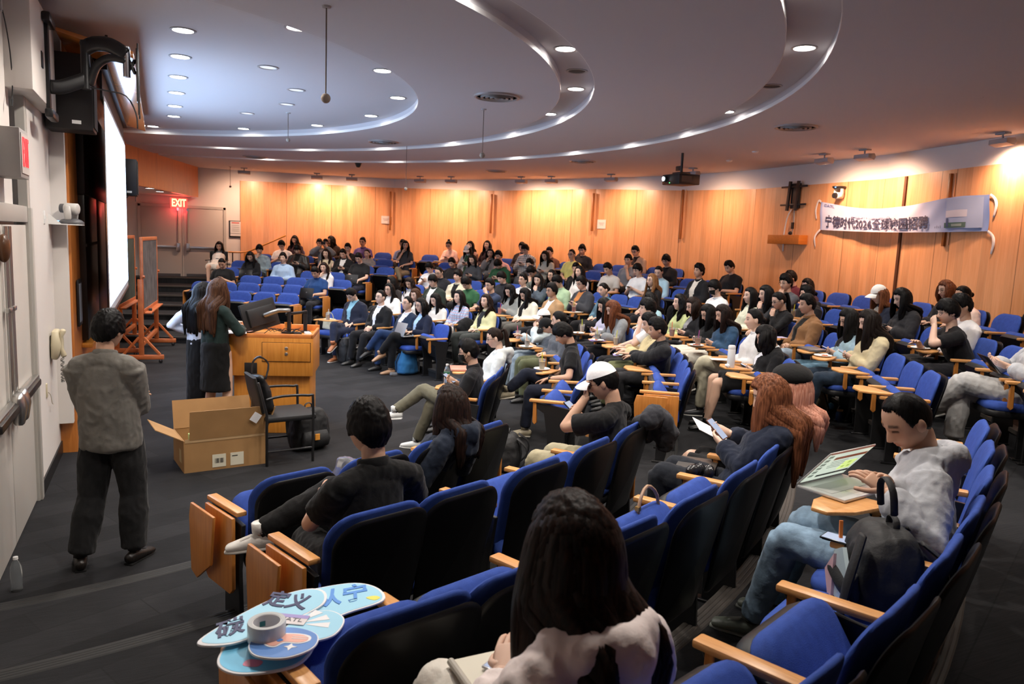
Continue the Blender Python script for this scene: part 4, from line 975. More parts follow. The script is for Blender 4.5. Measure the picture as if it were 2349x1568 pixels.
# ================================================================= AUDIENCE
# id: (px, py of head top, row, label, options); 'f' = how far the head leans in front of the usual place, 'H' = seated height (near block)
def o(**k): return k
A = {
2: (509, 592, 3, 'person in black tee with white sleeve logo looking down at phone, near the far door', o(tc='17181a', arms='phone', pitch=32, hair='crop', skin=2)),
3: (574, 577, 4, 'person in black top leaning over an open dark laptop, left end of far block', o(sex='f', top_='long', tc='17171a', arms='laptop', pitch=30, hair='long')),
4: (595, 561, 5, 'person in washed denim shirt with one hand at the mouth', o(top_='jacket', tc='8fa3ad', kind='denim', arms='chinR', pitch=15, hair='fringe', yaw=15)),
5: (646, 552, 6, 'person in plain white tee bending over a phone, far block near the wood wall', o(tc='eeeae6', arms='phone', pitch=30, hair='curly')),
6: (649, 580, 4, 'person in light blue button shirt facing the stage behind the empty seats', o(top_='blouse', tc='a9c4e4', arms='lap', pitch=0, hair='parted', skin=0)),
7: (676, 540, 7, 'person in dark plum top in the top row, leftmost of that row', o(sex='f', top_='long', tc='3a2a33', arms='lap', pitch=20, hair='long')),
8: (682, 561, 5, 'person in black leather jacket looking down at a phone', o(top_='jacket', tc='232324', kind='leather', ic='101010', arms='phone', pitch=30, hair='fringe')),
9: (747, 549, 6, 'person in grey jacket raising both hands to take a picture', o(top_='jacket', tc='84888d', arms='camera', pitch=-4, yaw=25, hair='short', glasses=True)),
91: (733, 548, 7, 'person half hidden behind the one taking a picture, dark top', o(top_='long', tc='2c2c30', arms='lap', pitch=10, hair='short')),
10: (760, 541, 7, 'person in dark brown top in the top row turning to the side', o(sex='f', top_='long', tc='3b2c26', arms='lap', pitch=18, yaw=-50, hair='long')),
11: (748, 571, 5, 'person in cream sleeveless top sitting upright in the far block', o(sex='f', top_='tank', tc='d9c9a8', arms='lap', pitch=6, hair='wavy', hc='dim', skin=0)),
12: (743, 602, 3, 'person in white top with hand over the mouth behind the laptop user', o(sex='f', top_='hoodie', tc='e6e6e8', arms='chinR', pitch=6, hair='wavy', hc='dim', skin=0)),
13: (723, 612, 2, 'person in navy blue shirt working on a black laptop at the row end', o(top_='polo', tc='1e3f72', arms='laptop', pitch=30, hair='short', skin=2, bc='26262a')),
14: (787, 571, 5, 'person in black and cream varsity jacket holding up a phone', o(top_='jacket', tc='1d1d1f', ic='e2e2e0', arms='phone', pitch=25, hair='short')),
15: (798, 558, 6, 'person in black tee with hand at the neck, top of far block', o(tc='222224', arms='chinL', pitch=15, hair='short')),
16: (832, 545, 7, 'person in purple shirt with glasses in the top row', o(top_='polo', tc='5b4c86', arms='lap', pitch=4, hair='short', glasses=True, skin=2)),
161: (842, 572, 6, 'person in grey hoodie facing front behind the black and orange tee', o(sex='f', top_='hoodie', tc='8b8b8c', arms='lap', pitch=2, hair='pony', skin=0)),
17: (823, 580, 4, 'person in black tee with orange print using a laptop at the row end', o(tc='1b1c1e', arms='laptop', pitch=28, hair='short', glasses=True, bc='23283a')),
18: (924, 550, 7, 'person in pale blue tee behind the one in charcoal tee', o(tc='9aa9cf', arms='lap', pitch=5, hair='short', glasses=True)),
181: (930, 552, 6, 'person in charcoal tee with one hand on the cheek at the aisle end', o(sex='f', tc='3d3e42', arms='chinR', pitch=8, yaw=30, hair='long', bc='8a8068', legs='crossR')),
19: (806, 661, 0, 'person in navy blazer and blue shirt reading a phone, leftmost of the front row suits', o(top_='suit', tc='1d2233', ic='7fb0c4', arms='lap', pitch=35, hair='short', glasses=True, bc='1b2136', shoe=('a2623c', 'e8e0d5'), legs='crossR')),
20: (873, 666, 0, 'person in black suit and white shirt with clasped hands in the front row', o(top_='suit', tc='161618', ic='eef0f2', arms='clasp', pitch=-6, hair='crop', bc='17171a', glasses=True, extra=('watchL',))),
21: (935, 680, 0, 'person in navy suit and white shirt smiling up at the screen, front row', o(top_='suit', tc='1b2a40', ic='eef0f4', arms='clasp', pitch=-8, hair='crop', glasses=True, bc='22365a', legs='crossL', belly=1.5)),
22: (966, 684, 0, 'person in dark navy cardigan and pale shirt typing on a silver laptop', o(sex='f', top_='suit', tc='161d31', ic='a9c8ea', arms='laptop', pitch=5, hair='bob', glasses=True, bc='131315', legs='crossL', shoe=('b08968', '2a2320'))),
23: (893, 650, 1, 'person in white jacket with glasses behind the black suit', o(sex='f', top_='jacket', tc='ecebe6', arms='lap', pitch=2, hair='long', glasses=True)),
24: (898, 634, 2, 'person in dark top turned away, behind the white jacket', o(sex='f', top_='long', tc='35302e', arms='lap', pitch=12, yaw=-35, hair='long')),
25: (940, 636, 2, 'person in white sweater with dark strap looking down behind the navy suit', o(sex='f', top_='long', tc='e9e6e4', arms='lap', pitch=28, hair='wavy', hc='dim')),
26: (1030, 552, 7, 'person in pale pink sweater looking down at phone in the top row', o(sex='f', top_='long', tc='f3cdbd', arms='phone', pitch=28, hair='bun', glasses=True)),
27: (1073, 562, 6, 'person in white cap and pale jacket with head bowed, upper rows', o(sex='f', top_='jacket', tc='c9c6c4', ic='3f5a44', arms='phone', pitch=26, hair='caplong', capc='f4efe9')),
28: (1079, 553, 7, 'person in pink top in the top row behind the white cap', o(sex='f', top_='long', tc='e9b9a5', arms='lap', pitch=5, hair='long')),
29: (1118, 552, 7, 'person in dark maroon top in the top row leaning back', o(sex='f', top_='long', tc='33222b', arms='lap', pitch=-4, hair='long')),
30: (1125, 570, 6, 'person in open grey cardigan and dark tee with hand at the cheek', o(sex='f', top_='jacket', tc='85888e', ic='303438', arms='chinR', pitch=5, yaw=20, hair='bob')),
31: (1084, 584, 5, 'person in charcoal top holding a phone up in front of the face', o(sex='f', top_='long', tc='3f4146', arms='phone', pitch=18, hair='bob')),
32: (1037, 591, 5, 'person in black tee looking down beside the charcoal top', o(top_='long', tc='28282b', arms='lap', pitch=26, hair='short')),
33: (985, 601, 4, 'person in white patterned tee holding a phone out, row end by the far aisle', o(tc='dcdde0', arms='phoneR', pitch=24, hair='fringe', glasses=True)),
34: (1007, 612, 3, 'person in black jacket with glasses behind the green jacket', o(top_='jacket', tc='232327', arms='lap', pitch=20, hair='thin', glasses=True, skin=1)),
35: (1050, 620, 3, 'person in cream corduroy jacket over black tee gazing up', o(top_='jacket', tc='dcd6bd', ic='141416', arms='lap', pitch=-6, hair='fringe', skin=0)),
36: (993, 630, 2, 'person in dark green jacket over white tee with glasses', o(top_='jacket', tc='2a332d', ic='e6e6e4', arms='lap', pitch=14, hair='fringe', glasses=True)),
37: (953, 662, 1, 'person in pale top partly hidden behind the navy suit, smiling', o(sex='f', top_='long', tc='d8d2cb', arms='lap', pitch=12, hair='wavy', hc='brown', skin=0)),
38: (999, 673, 1, 'person in cream knit top looking down, beside the plaid blouse', o(sex='f', top_='long', tc='e4e0d8', arms='lap', pitch=20, hair='verylong', skin=0)),
39: (1070, 635, 2, 'person in dark green polo with head down and glasses', o(top_='polo', tc='2f5a3a', arms='lap', pitch=30, hair='fringe', glasses=True)),
40: (1053, 666, 1, 'person in blue and pink plaid blouse watching the speaker', o(sex='f', top_='blouse', tc='b5c8e0', kind='plaid', arms='lap', pitch=0, hair='long', skin=0, bc='ded9d0')),
42: (1115, 675, 1, 'person in pale yellow parka with dark collar holding a phone on the lap', o(sex='f', top_='jacket', tc='d5d2a2', ic='22242a', arms='lap', pitch=-2, yaw=14, hair='wavy', hc='dim', bc='3c4140', skin=0)),
43: (1124, 639, 2, 'person in navy tee with glasses holding a tissue near the face', o(tc='2d3a55', arms='eatL', pitch=8, hair='short', glasses=True)),
44: (1151, 623, 3, 'person in near black jacket looking down behind the navy tee', o(top_='jacket', tc='26272d', arms='lap', pitch=20, hair='fringe')),
45: (1143, 594, 5, 'person in dark green hoodie with head bowed low', o(top_='hoodie', tc='1e4a31', arms='phone', pitch=48, hair='fringe')),
46: (1144, 576, 6, 'person in pink shirt behind the green hoodie', o(top_='polo', tc='dba8a0', arms='lap', pitch=15, hair='curly')),
47: (1205, 560, 6, 'person in black and white check shirt looking down, upper rows', o(top_='blouse', tc='dcd9d4', kind='check', arms='phone', pitch=22, hair='fringe', glasses=True)),
48: (1198, 556, 7, 'person in dark jacket in the top row behind the check shirt', o(top_='jacket', tc='2d2628', ic='e9b5a0', arms='lap', pitch=10, hair='short')),
49: (1251, 575, 6, 'person in light grey cardigan raising a phone with both hands', o(sex='f', top_='long', tc='bcbcb4', arms='phone', pitch=20, hair='long')),
50: (1261, 567, 7, 'person in brown top in the top row behind the light grey cardigan', o(top_='long', tc='6b4a3c', arms='lap', pitch=12, hair='short')),
51: (1312, 572, 6, 'person in bright yellow tee smiling with glasses', o(tc='f0ea8c', arms='lap', pitch=0, hair='crop', glasses=True)),
52: (1336, 562, 7, 'person in black printed sweatshirt with an arm behind the head', o(top_='long', tc='20222b', arms='behind', pitch=14, yaw=15, hair='curly')),
53: (1216, 593, 5, 'person in dark top behind an open laptop, middle of the upper rows', o(top_='long', tc='2e2f33', arms='laptop', pitch=22, hair='short')),
531: (1220, 610, 4, 'person in grey green jacket with head sunk low behind the denim jacket', o(top_='jacket', tc='6f746c', arms='chinL', pitch=48, hair='curly')),
54: (1200, 628, 3, 'person in white jacket with blue glasses leaning the head back', o(top_='jacket', tc='e4e4e2', arms='lap', pitch=-6, hair='short', glasses=True)),
55: (1235, 628, 3, 'person in dark denim jacket resting the head on one hand', o(sex='f', top_='jacket', tc='4a5560', kind='denim', arms='chinL', pitch=12, yaw=20, hair='long')),
56: (1266, 619, 4, 'person in dark top with glasses behind the pale green shirt', o(sex='f', top_='long', tc='332d30', arms='lap', pitch=-2, hair='long', glasses=True)),
57: (1279, 631, 3, 'person in pale green shirt looking down, behind the tan cardigan', o(top_='blouse', tc='a5bf9b', arms='lap', pitch=28, hair='fringe')),
58: (1322, 603, 5, 'person in black sweater pressing a hand to the cheek', o(top_='long', tc='1b1b1e', arms='chinL', pitch=10, yaw=15, hair='short')),
59: (1330, 610, 4, 'person in white top at the aisle side of the middle section', o(sex='f', top_='long', tc='e8e4df', arms='lap', pitch=0, hair='long')),
60: (1334, 634, 3, 'person in dark grey cardigan over orange tee holding a phone', o(top_='jacket', tc='3a3b40', ic='b8763f', arms='phone', pitch=15, hair='parted', glasses=True)),
61: (1266, 650, 2, 'person in tan cardigan over white tee sitting by the centre aisle', o(top_='jacket', tc='ab8862', ic='e9ecef', arms='lap', pitch=4, hair='parted', glasses=True, skin=2)),
62: (1170, 652, 2, 'person in light grey hoodie looking down at a phone beside a red drink', o(sex='f', top_='hoodie', tc='8f928e', arms='phone', pitch=28, hair='wavy', skin=0)),
63: (1205, 660, 2, 'person in cream cardigan over black turtleneck looking at the lap', o(sex='f', top_='jacket', tc='e6e4d2', ic='131315', arms='lap', pitch=30, hair='long', bc='5c5a56')),
64: (1247, 710, 1, 'person in white cap and pale denim jacket drinking from a cup', o(sex='f', top_='jacket', tc='c8d6d8', arms='eatL', pitch=2, hair='cap', capc='f5f5f5', glasses=True, skin=0)),
65: (1255, 730, 1, 'person in black cap and grey jacket bending over a tablet', o(top_='jacket', tc='4a5058', arms='laptop', pitch=35, hair='cap', capc='131314', glasses=True, bc='8d9aa2', bkind='denim')),
66: (1283, 714, 1, 'person in grey jacket turned away behind the black polo shirt', o(top_='jacket', tc='565a60', arms='lap', pitch=10, yaw=-20, hair='lowbun', bc='5b5f45')),
67: (1293, 741, 1, 'person in black polo shirt with dark trousers looking down at a phone', o(top_='polo', tc='151516', arms='lap', pitch=32, hair='fringe', bc='161b2a', H=1.22, knee={1: (.03, .74, .67), -1: (-.1, .68, .5)}, ankles={1: ((-.02, .93, .48), (0, 1, -.2)), -1: ((-.1, .72, .085), (0, 1, 0))}, shoe=('b5aa90', 'cfc8b8'), extra=('watchL',), skin=2, sa=-30.2)),
68: (1135, 752, 0, 'person in pale grey hoodie with a white clip and long ponytail', o(sex='f', top_='hoodie', tc='d4dad8', arms='lap', pitch=16, yaw=8, hair='pony', hc='dim', glasses=True, H=1.22, skin=0, bc='6d86a0', bkind='denim')),
69: (1075, 780, 0, 'person in black shirt and black face mask with legs crossed, front row end', o(top_='polo', tc='17171a', arms='phoneR', pitch=10, yaw=10, hair='short', extra=('mask',), glasses=True, H=1.2, bc='6d6a5a', legs='crossL', shoe=('e9ecea', 'f2f2f0'), sa=-36.4, knee={-1: (.06, .78, .64), 1: (.05, .68, .5)}, ankles={-1: ((-.05, 1.04, .42), (-.1, 1, -.1)), 1: ((.1, .85, .085), (0, 1, 0))})),
71: (1395, 603, 5, 'person in pale grey tee with dark print looking down', o(tc='cbc8c4', arms='lap', pitch=26, hair='short')),
72: (1442, 584, 6, 'person in grey tee resting the chin on one fist', o(tc='8d9096', arms='chinL', pitch=4, yaw=12, hair='short')),
73: (1458, 564, 7, 'person in beige blazer at the wall, tallest of the top row', o(top_='suit', tc='b59c88', ic='2a2326', arms='phone', pitch=20, hair='short', glasses=True)),
74: (1463, 605, 5, 'person in white tee holding a phone up with both hands', o(tc='e1e4e6', arms='phone', pitch=12, hair='fringe', glasses=True)),
75: (1529, 584, 6, 'person in black sweatshirt with glasses near the back wall', o(top_='long', tc='1c1c1f', arms='lap', pitch=15, yaw=12, hair='fringe', glasses=True)),
76: (1512, 610, 5, 'person in light blue blouse leaning towards the neighbour', o(sex='f', top_='blouse', tc='a9cbdc', arms='lap', pitch=22, yaw=20, hair='lowbun')),
77: (1496, 628, 4, 'person in black jacket with glasses at the centre aisle end', o(sex='f', top_='long', tc='1c1b1d', arms='lap', pitch=-2, hair='verylong', hc='ombre', glasses=True, skin=0)),
78: (1604, 607, 5, 'person in black windbreaker over white tee gazing at the screen', o(top_='jacket', tc='1d1e21', ic='e3ded4', arms='lap', pitch=-6, hair='curly', skin=2)),
79: (1674, 598, 6, 'person in black tee working on a laptop by the back wall', o(tc='18191d', arms='laptop', pitch=24, hair='short')),
80: (1640, 643, 4, 'person in white sweatshirt and black face mask', o(top_='long', tc='e9e9ea', arms='lap', pitch=14, hair='fringe', extra=('mask',), glasses=True)),
81: (1385, 649, 3, 'person in blue denim jacket at the centre aisle, looking down', o(sex='f', top_='jacket', tc='4f7286', kind='denim', arms='lap', pitch=12, hair='lowbun')),
82: (1387, 683, 2, 'person in pale lilac jacket looking down behind a row of drinks', o(sex='f', top_='jacket', tc='bdbbd0', arms='phone', pitch=22, hair='long')),
83: (1407, 689, 2, 'person in grey zip cardigan bending forward over a plate', o(sex='f', top_='jacket', tc='85888a', arms='desk', pitch=30, hair='long', hc='auburn', f=.1)),
84: (1486, 686, 2, 'person in white tee with glasses resting chin on a raised phone hand', o(tc='eef0f2', arms='chinL', pitch=-8, hair='fringe', glasses=True, f=.05, sa=-17.6)),
85: (1493, 719, 2, 'person in beige jacket eating beside the black jacket', o(top_='jacket', tc='c9b78b', arms='desk', pitch=14, hair='short', bc='6f7350', f=.08, sa=-21.6)),
86: (1509, 730, 2, 'person in black jacket with hands on a tablet arm, last before the empty seats', o(top_='jacket', tc='202124', arms='desk', pitch=10, hair='short', skin=2, f=.1, sa=-25.4, bc='2b2b2e')),
87: (1493, 671, 3, 'person in pale blue top turned away by the centre aisle', o(sex='f', top_='long', tc='a3c6cf', arms='lap', pitch=14, yaw=-30, hair='long')),
88: (1560, 675, 3, 'person in pale green floral top looking straight ahead', o(sex='f', top_='blouse', tc='bcc48c', arms='lap', pitch=0, hair='wavy')),
89: (1591, 682, 3, 'person in black jacket holding a pale phone up with both hands', o(sex='f', top_='jacket', tc='18181b', ic='8a8a8c', arms='phone', pitch=18, hair='bob', hc='dim', glasses=True, skin=0)),
90: (1626, 698, 3, 'person in black coat holding a phone, behind the blue denim jacket', o(sex='f', top_='jacket', tc='1a1c1c', arms='phone', pitch=28, hair='long', glasses=True, bc='d8d2c4')),
910: (1660, 699, 3, 'person in dark blue denim jacket with long hair holding a phone', o(sex='f', top_='jacket', tc='2e4a66', kind='denim', arms='phone', pitch=22, yaw=5, hair='long', hc='dim', bc='d3cfc2')),
92: (1731, 709, 3, 'person in pale grey bomber jacket and khaki trousers with legs crossed', o(sex='f', top_='jacket', tc='d6d5d4', arms='lap', pitch=4, hair='lowbun', bc='c2bca4', legs='crossL', shoe=('3c3d40', 'e0ddd6'), skin=0)),
93: (1759, 746, 3, 'person in black blazer over white shirt holding a phone, behind the thermos', o(sex='f', top_='suit', tc='141416', ic='e9e9ec', arms='phone', pitch=30, hair='bob', bc='skin', legs='skirt', shoe=('111111', '111111'), sa=-31.2)),
94: (1722, 660, 4, 'person in cream jacket smiling at the stage', o(sex='f', top_='jacket', tc='dfe0c9', arms='lap', pitch=0, hair='long', skin=0)),
95: (1758, 655, 4, 'person in dark top with hand under the chin beside the cream jacket', o(sex='f', top_='long', tc='2a2a2d', arms='chinL', pitch=8, hair='long', skin=0)),
96: (1788, 670, 4, 'person in black cardigan with glasses and fingers at the lips', o(sex='f', top_='long', tc='151517', arms='chinL', pitch=20, hair='pony', glasses=True)),
97: (1804, 631, 5, 'person in dark grey tee with glasses chatting, near the wood shelf', o(tc='55595f', arms='chinL', pitch=8, yaw=10, hair='curly', glasses=True)),
98: (1815, 622, 6, 'person in maroon shirt behind the dark grey tee', o(top_='polo', tc='5a2330', arms='lap', pitch=10, yaw=-20, hair='short')),
99: (1853, 676, 4, 'person in brown work jacket with hands together, black collar', o(top_='jacket', tc='8a6340', ic='161412', arms='clasp', pitch=6, hair='short', skin=2, bc='8f9fae', bkind='denim')),
100: (1853, 655, 5, 'person in black jacket seen from the side behind the brown jacket', o(top_='hoodie', tc='1a1a1c', arms='lap', pitch=10, yaw=-25, hair='short')),
1001: (1853, 639, 6, 'person in dark top at the back, behind the black jacket', o(sex='f', top_='long', tc='3a2430', arms='lap', pitch=10, hair='long')),
101: (2019, 655, 5, 'person in white cap and navy jacket looking down', o(sex='f', top_='jacket', tc='232838', ic='cfc7b8', arms='phone', pitch=18, hair='caplong', hc='copper', capc='efeae2')),
102: (2071, 661, 5, 'person in black denim jacket holding a small camera', o(sex='f', top_='jacket', tc='2b2a2c', kind='denim', arms='phone', pitch=22, hair='long')),
103: (2172, 643, 6, 'person in black jacket with glasses at the back, under the banner', o(sex='f', top_='jacket', tc='232225', arms='lap', pitch=14, hair='bob', hc='auburn', glasses=True)),
104: (2211, 656, 6, 'person in pale pink jacket with sunglasses pushed up on the head', o(sex='f', top_='jacket', tc='f0d3c4', arms='lap', pitch=12, hair='lowbun', skin=2)),
105: (2208, 676, 5, 'person in white tee hidden behind the black tee', o(tc='e6e2e0', arms='lap', pitch=12, hair='short', skin=2, f=-.05)),
106: (2177, 688, 5, 'person in black tee with red patch eating from a plate', o(tc='18181a', arms='eatL', pitch=10, hair='fringe', glasses=True, f=.22, bc='26262a', yaw=6)),
107: (1996, 711, 4, 'person in beige jacket holding a phone with both hands', o(sex='f', top_='jacket', tc='cbbd98', arms='phone', pitch=22, hair='verylong', hc='dark', bc='23303f', bkind='denim', sa=-31.4)),
108: (1950, 708, 4, 'person in pale blue denim jacket and dark glasses behind the beige jacket', o(sex='f', top_='jacket', tc='9db8c4', kind='denim', ic='151517', arms='phone', pitch=24, hair='long', glasses=True, bc='5a7a8e', bkind='denim', sa=-28.2)),
# near block, seen from behind
114: (1035, 885, 1, 'person in navy hoodie with long hair seen from behind, second row of near block', o(sex='f', top_='hoodie', tc='1a2230', arms='lap', pitch=10, yaw=10, hair='long', hc='dim', H=1.17, bc='dedad2', sa=-61, shoe=('d9d5cc', 'e8e8e8'))),
115: (845, 920, 2, 'person in black polo shirt and white sneakers seen from behind, row end', o(top_='polo', tc='0a0a0b', arms='lap', pitch=4, yaw=6, hair='parted', H=1.245, bc='151516', sa=-70.7, shoe=('e8e6e0', 'd8d4cc'), skin=2, knee={1: (.20, .74, .70), -1: (.02, .70, .5)}, ankles={1: ((-.12, .90, .50), (-.75, .6, -.12)), -1: ((.04, .74, .085), (0, 1, 0))}, hands={-1: ((.06, .60, .75), (0, -.2, -1), 40), 1: ((.26, .56, .72), (0, 0, -1), 35)}, pole={-1: (-1, -.2, -1)}, extra=('watchLS',))),
110: (1385, 835, 2, 'person in white cap and black tee resting chin on fist, holding a phone', o(tc='141415', arms='chinL', pitch=22, yaw=16, hair='cap', capc='f1f1f2', glasses=True, H=1.2, bc='a39b80', sa=-55, skin=2, hands={-1: ((-.02, .375, 1.035), (.3, -.9, .2), 95, (.15, .1, 1)), 1: ((.07, .49, .80), (-.5, -.7, .5), 62)}, pole={-1: (-.7, -.1, -1)})),
111: (1770, 860, 3, 'person in navy sweater with long copper hair holding a phone', o(sex='f', top_='jacket', tc='1b2233', arms='phone', pitch=24, yaw=14, hair='verylong', hc='copper', H=1.18, bc='1c2028', sa=-57.5, skin=0, shoe=('e0ddd4', 'efefec'), hands={-1: ((.16, .42, .74), (.5, -.6, .5), 62), 1: ((.32, .44, .77), (-.5, -.6, .5), 62)}, knee={1: (.14, .66, .57), -1: (-.04, .66, .57)})),
112: (1820, 845, 3, 'person in black beret beside the navy sweater', o(sex='f', top_='long', tc='3a3230', arms='lap', pitch=16, yaw=14, hair='beret', hc='pink', capc='0c0c0d', H=1.19, bc='skin', legs='skirt', sa=-54.1, skin=0)),
113: (2085, 900, 4, 'person in light grey hoodie and jeans reaching into a black backpack', o(top_='hoodie', tc='b4b6bb', arms='laptop', pitch=34, yaw=46, roll=0, hair='thin', H=1.20, bc='7e97ad', bkind='denim', sa=-62.4, shoe=('6f776c', '8b8f88'), skin=2, seed=900, hands={-1: ((-.13, .37, .83), (.3, 0, -1), 55), 1: ((.00, .37, .83), (-.3, 0, -1), 55)}, knee={1: (.17, .70, .56), -1: (-.03, .72, .53)}, ankles={1: ((.30, .84, .085), (.1, 1, 0)), -1: ((.05, .86, .085), (-.1, 1, 0))}, sh=.185)),
116: (1320, 1140, 4, 'person in pale pink hooded sweater with long dark hair, nearest to the camera', o(sex='f', top_='hoodie', tc='f4e6e2', arms='lap', pitch=14, yaw=-6, hair='verylong', hc='dim', H=1.205, bc='e9e3d8', sa=-74.4, skin=0, seed=901, hands={-1: ((.0, .60, .74), (0, -.3, -1), 40), 1: ((.22, .62, .74), (0, -.3, -1), 40)}, knee={1: (.20, .78, .56), -1: (-.01, .82, .60)})),
}
# tabletop things: (kind, owner id or seat key, picture position of its base, colours, label)
TOPS = [
('cup', 62, 1157, 720, ('c8452c', 'd8402f'), 'clear cup of red drink with red straw before the light grey hoodie'),
('cup', 64, 1222, 737, ('d8cfd0', 'd86a8a'), 'clear cup with pink straw on the tablet arm beside the cream cardigan'),
('cup', 65, 1211, 797, ('c9b49a', 'e08a3a'), 'nearly empty clear cup with orange straw in front of the black cap'),
('plate', 65, 1184, 797, None, 'white paper plate beside the cup with orange straw'),
('cup', 67, 1233, 828, ('d9c08c', 'd6d024'), 'cup of milk tea with yellow straw in front of the black polo shirt'),
('plate', 67, 1215, 832, None, 'white plate under the milk tea cup in front of the black polo'),
('cup', 60, 1349, 721, ('c9462a', 'c4d030'), 'clear cup of red drink with yellow straw before the dark grey cardigan'),
('paper', 60, 1362, 722, ('d9d6d0',), 'white paper beside the red drink with yellow straw'),
('cup', 82, 1323, 757, ('d6d4c4', 'c9d02c'), 'white cup with yellow straw in front of the pale lilac jacket'),
('plate', 82, 1339, 773, ('c47a50',), 'white plate with food scraps in front of the pale lilac jacket'),
('cup', 83, 1380, 795, ('c9c7b4', 'd6cf28'), 'clear cup with yellow straw before the grey zip cardigan'),
('plate', 83, 1392, 801, ('d8503c',), 'white plate with a red slice before the grey zip cardigan'),
('paper', 83, 1369, 803, ('9a86c8',), 'purple flyer under the plate of the grey zip cardigan'),
('plate', 85, 1422, 826, ('8fc7a0',), 'white plate heaped with napkins before the beige jacket'),
('paper', 85, 1389, 828, ('a89ad0',), 'lilac flyer sticking out by the beige jacket'),
('cup', 84, 1449, 737, ('d8d6b8', 'd3d028'), 'cup of pale tea with yellow straw behind the white tee'),
('cup', 89, 1554, 775, ('d8806a', 'ea6a50'), 'clear cup of pink drink with orange straw before the phone with both hands'),
('cup', 910, 1628, 805, ('d99060', 'b048a0'), 'clear cup of orange drink with purple straw before the dark blue denim jacket'),
('plate', 910, 1606, 800, ('c85a3c',), 'white plate with food beside the purple straw cup'),
('thermos', 93, 1697, 862, None, 'white insulated bottle standing on a wooden tablet arm by the black blazer'),
('tissue', 93, 1677, 855, None, 'crumpled white tissue beside the white insulated bottle'),
('paper', 92, 1668, 842, ('e8e2d8',), 'white note on the tablet arm behind the white insulated bottle'),
('paper', 99, 1828, 767, ('b9b4d6',), 'lilac brochure standing before the brown work jacket'),
('laptop_closed', 108, 1864, 803, ('7e7c7e',), 'closed grey laptop on the tablet arm before the pale blue denim jacket'),
('plate', 107, 1887, 817, ('c86a40',), 'white plate with snacks in front of the beige jacket'),
('cup', 100, 1925, 747, ('d0a050', 'd9cc20'), 'clear cup with yellow straw on a tablet arm behind the long dark hair'),
('plate', 106, 2074, 788, ('5a6a88',), 'white plate with cookies in front of the black tee with red patch'),
('laptop_closed', 68, 1044, 842, ('d9a08e',), 'closed rose coloured laptop in front of the black face mask'),
('bottle', 69, 1037, 873, None, 'clear water bottle with green label on the front row tablet arm'),
('laptop_closed', 115, 1010, 1108, ('17181b',), 'closed black laptop lying on the tablet arm right of the black polo back'),
('plate', 26, 990, 600, None, 'small white plate on the top row tablet arm by the pale pink sweater'),
]
def seatframe(k, a): return polar(RK(k), a, ZK[k]), R(a)+R(90)
# ================================================================= SEATING PLAN
def degang(p): return math.degrees(math.atan2(p.y, p.x))
BND = {('M1', 0): (-39, -23.6), ('M1', 1): (-41.6, -5), ('M1', 2): (-38.9, -4.5), ('M1', 3): (-40.2, -2.8), ('M1', 4): (-42.5, -4), ('M1', 5): (-46, -4), ('M1', 6): (-33, 0),
       ('M2', 0): (7, 38.7), ('M2', 1): (6, 36.5), ('M2', 2): (3.3, 41), ('M2', 3): (2.2, 42), ('M2', 4): (1.8, 43.5), ('M2', 5): (1.5, 45), ('M2', 6): (1.5, 45.5), ('M2', 7): (14, 49.3),
       ('F', 1): (50.8, 70.6), ('F', 2): (50, 72.3), ('F', 3): (49.5, 72), ('F', 4): (49.5, 72), ('F', 5): (48.6, 71.5), ('F', 6): (46.8, 70), ('F', 7): (49.8, 65.8)}
NEAR = {1: [-69.6, -65.3, -61, -56.7], 2: [-70.7, -67.5, -63.2, -59, -55], 3: [-74.2, -71.4, -67.8, -64.3, -60.9, -57.5, -54.1], 4: [-74.4, -72, -68.8, -65.6, -62.4, -59.2, -55.9, -52.6]}
EMPTY = {('F', 1): [53.2, 57.6, 62.0, 66.4], ('F', 2): [56.1, 59.8, 63.5, 67.2], ('F', 3): [51.3, 58.5, 62.1, 65.6], ('F', 5): [50.1], ('F', 6): [52.4], ('F', 7): [54.1],
         ('M1', 0): [-31.3], ('M1', 1): [-34.8, -39.3], ('M1', 2): [-29.3, -33.1, -36.9], ('M1', 3): [-34.9, -38.4], ('M1', 4): [-34.7, -37.8, -40.9], ('M1', 5): [-35.2, -38.2, -41.2],
         ('M2', 0): [36.3, 9.3]}
PINFO = {}; PLACE = {}; FIX = {}
def secof(a, k):
    if a < -47: return 'N'
    if a < 1.0: return 'M1'
    return 'M2' if a < {5: 46, 6: 47.5, 7: 50.5}.get(k, 47) else 'F'
for i, (px, py, k, lab, op) in A.items():
    H = op.get('H'); f = op.get('f', 0)
    P = on_z(px, py, ZK[k]+H) if H else on_cyl(px, py, RK(k)-.2-f)
    a = degang(P); s_ = secof(op.get('sa', a), k); PLACE[i] = (P, a, s_); FIX.setdefault((s_, k), []).append([op.get('sa', a), i, 'sa' in op])
def short(lab, nw=9):
    wds = lab.replace(',', '').split()[1:nw]
    while wds[-1] in ('with', 'and', 'the', 'a', 'at', 'in', 'of', 'on', 'by', 'an', 'to', 'one', 'both', 'over', 'behind', 'beside', 'down', 'near', 'from', 'out', 'up', 'dark', 'under'): wds.pop()
    return 'person '+' '.join(wds)
SEATDEF = []
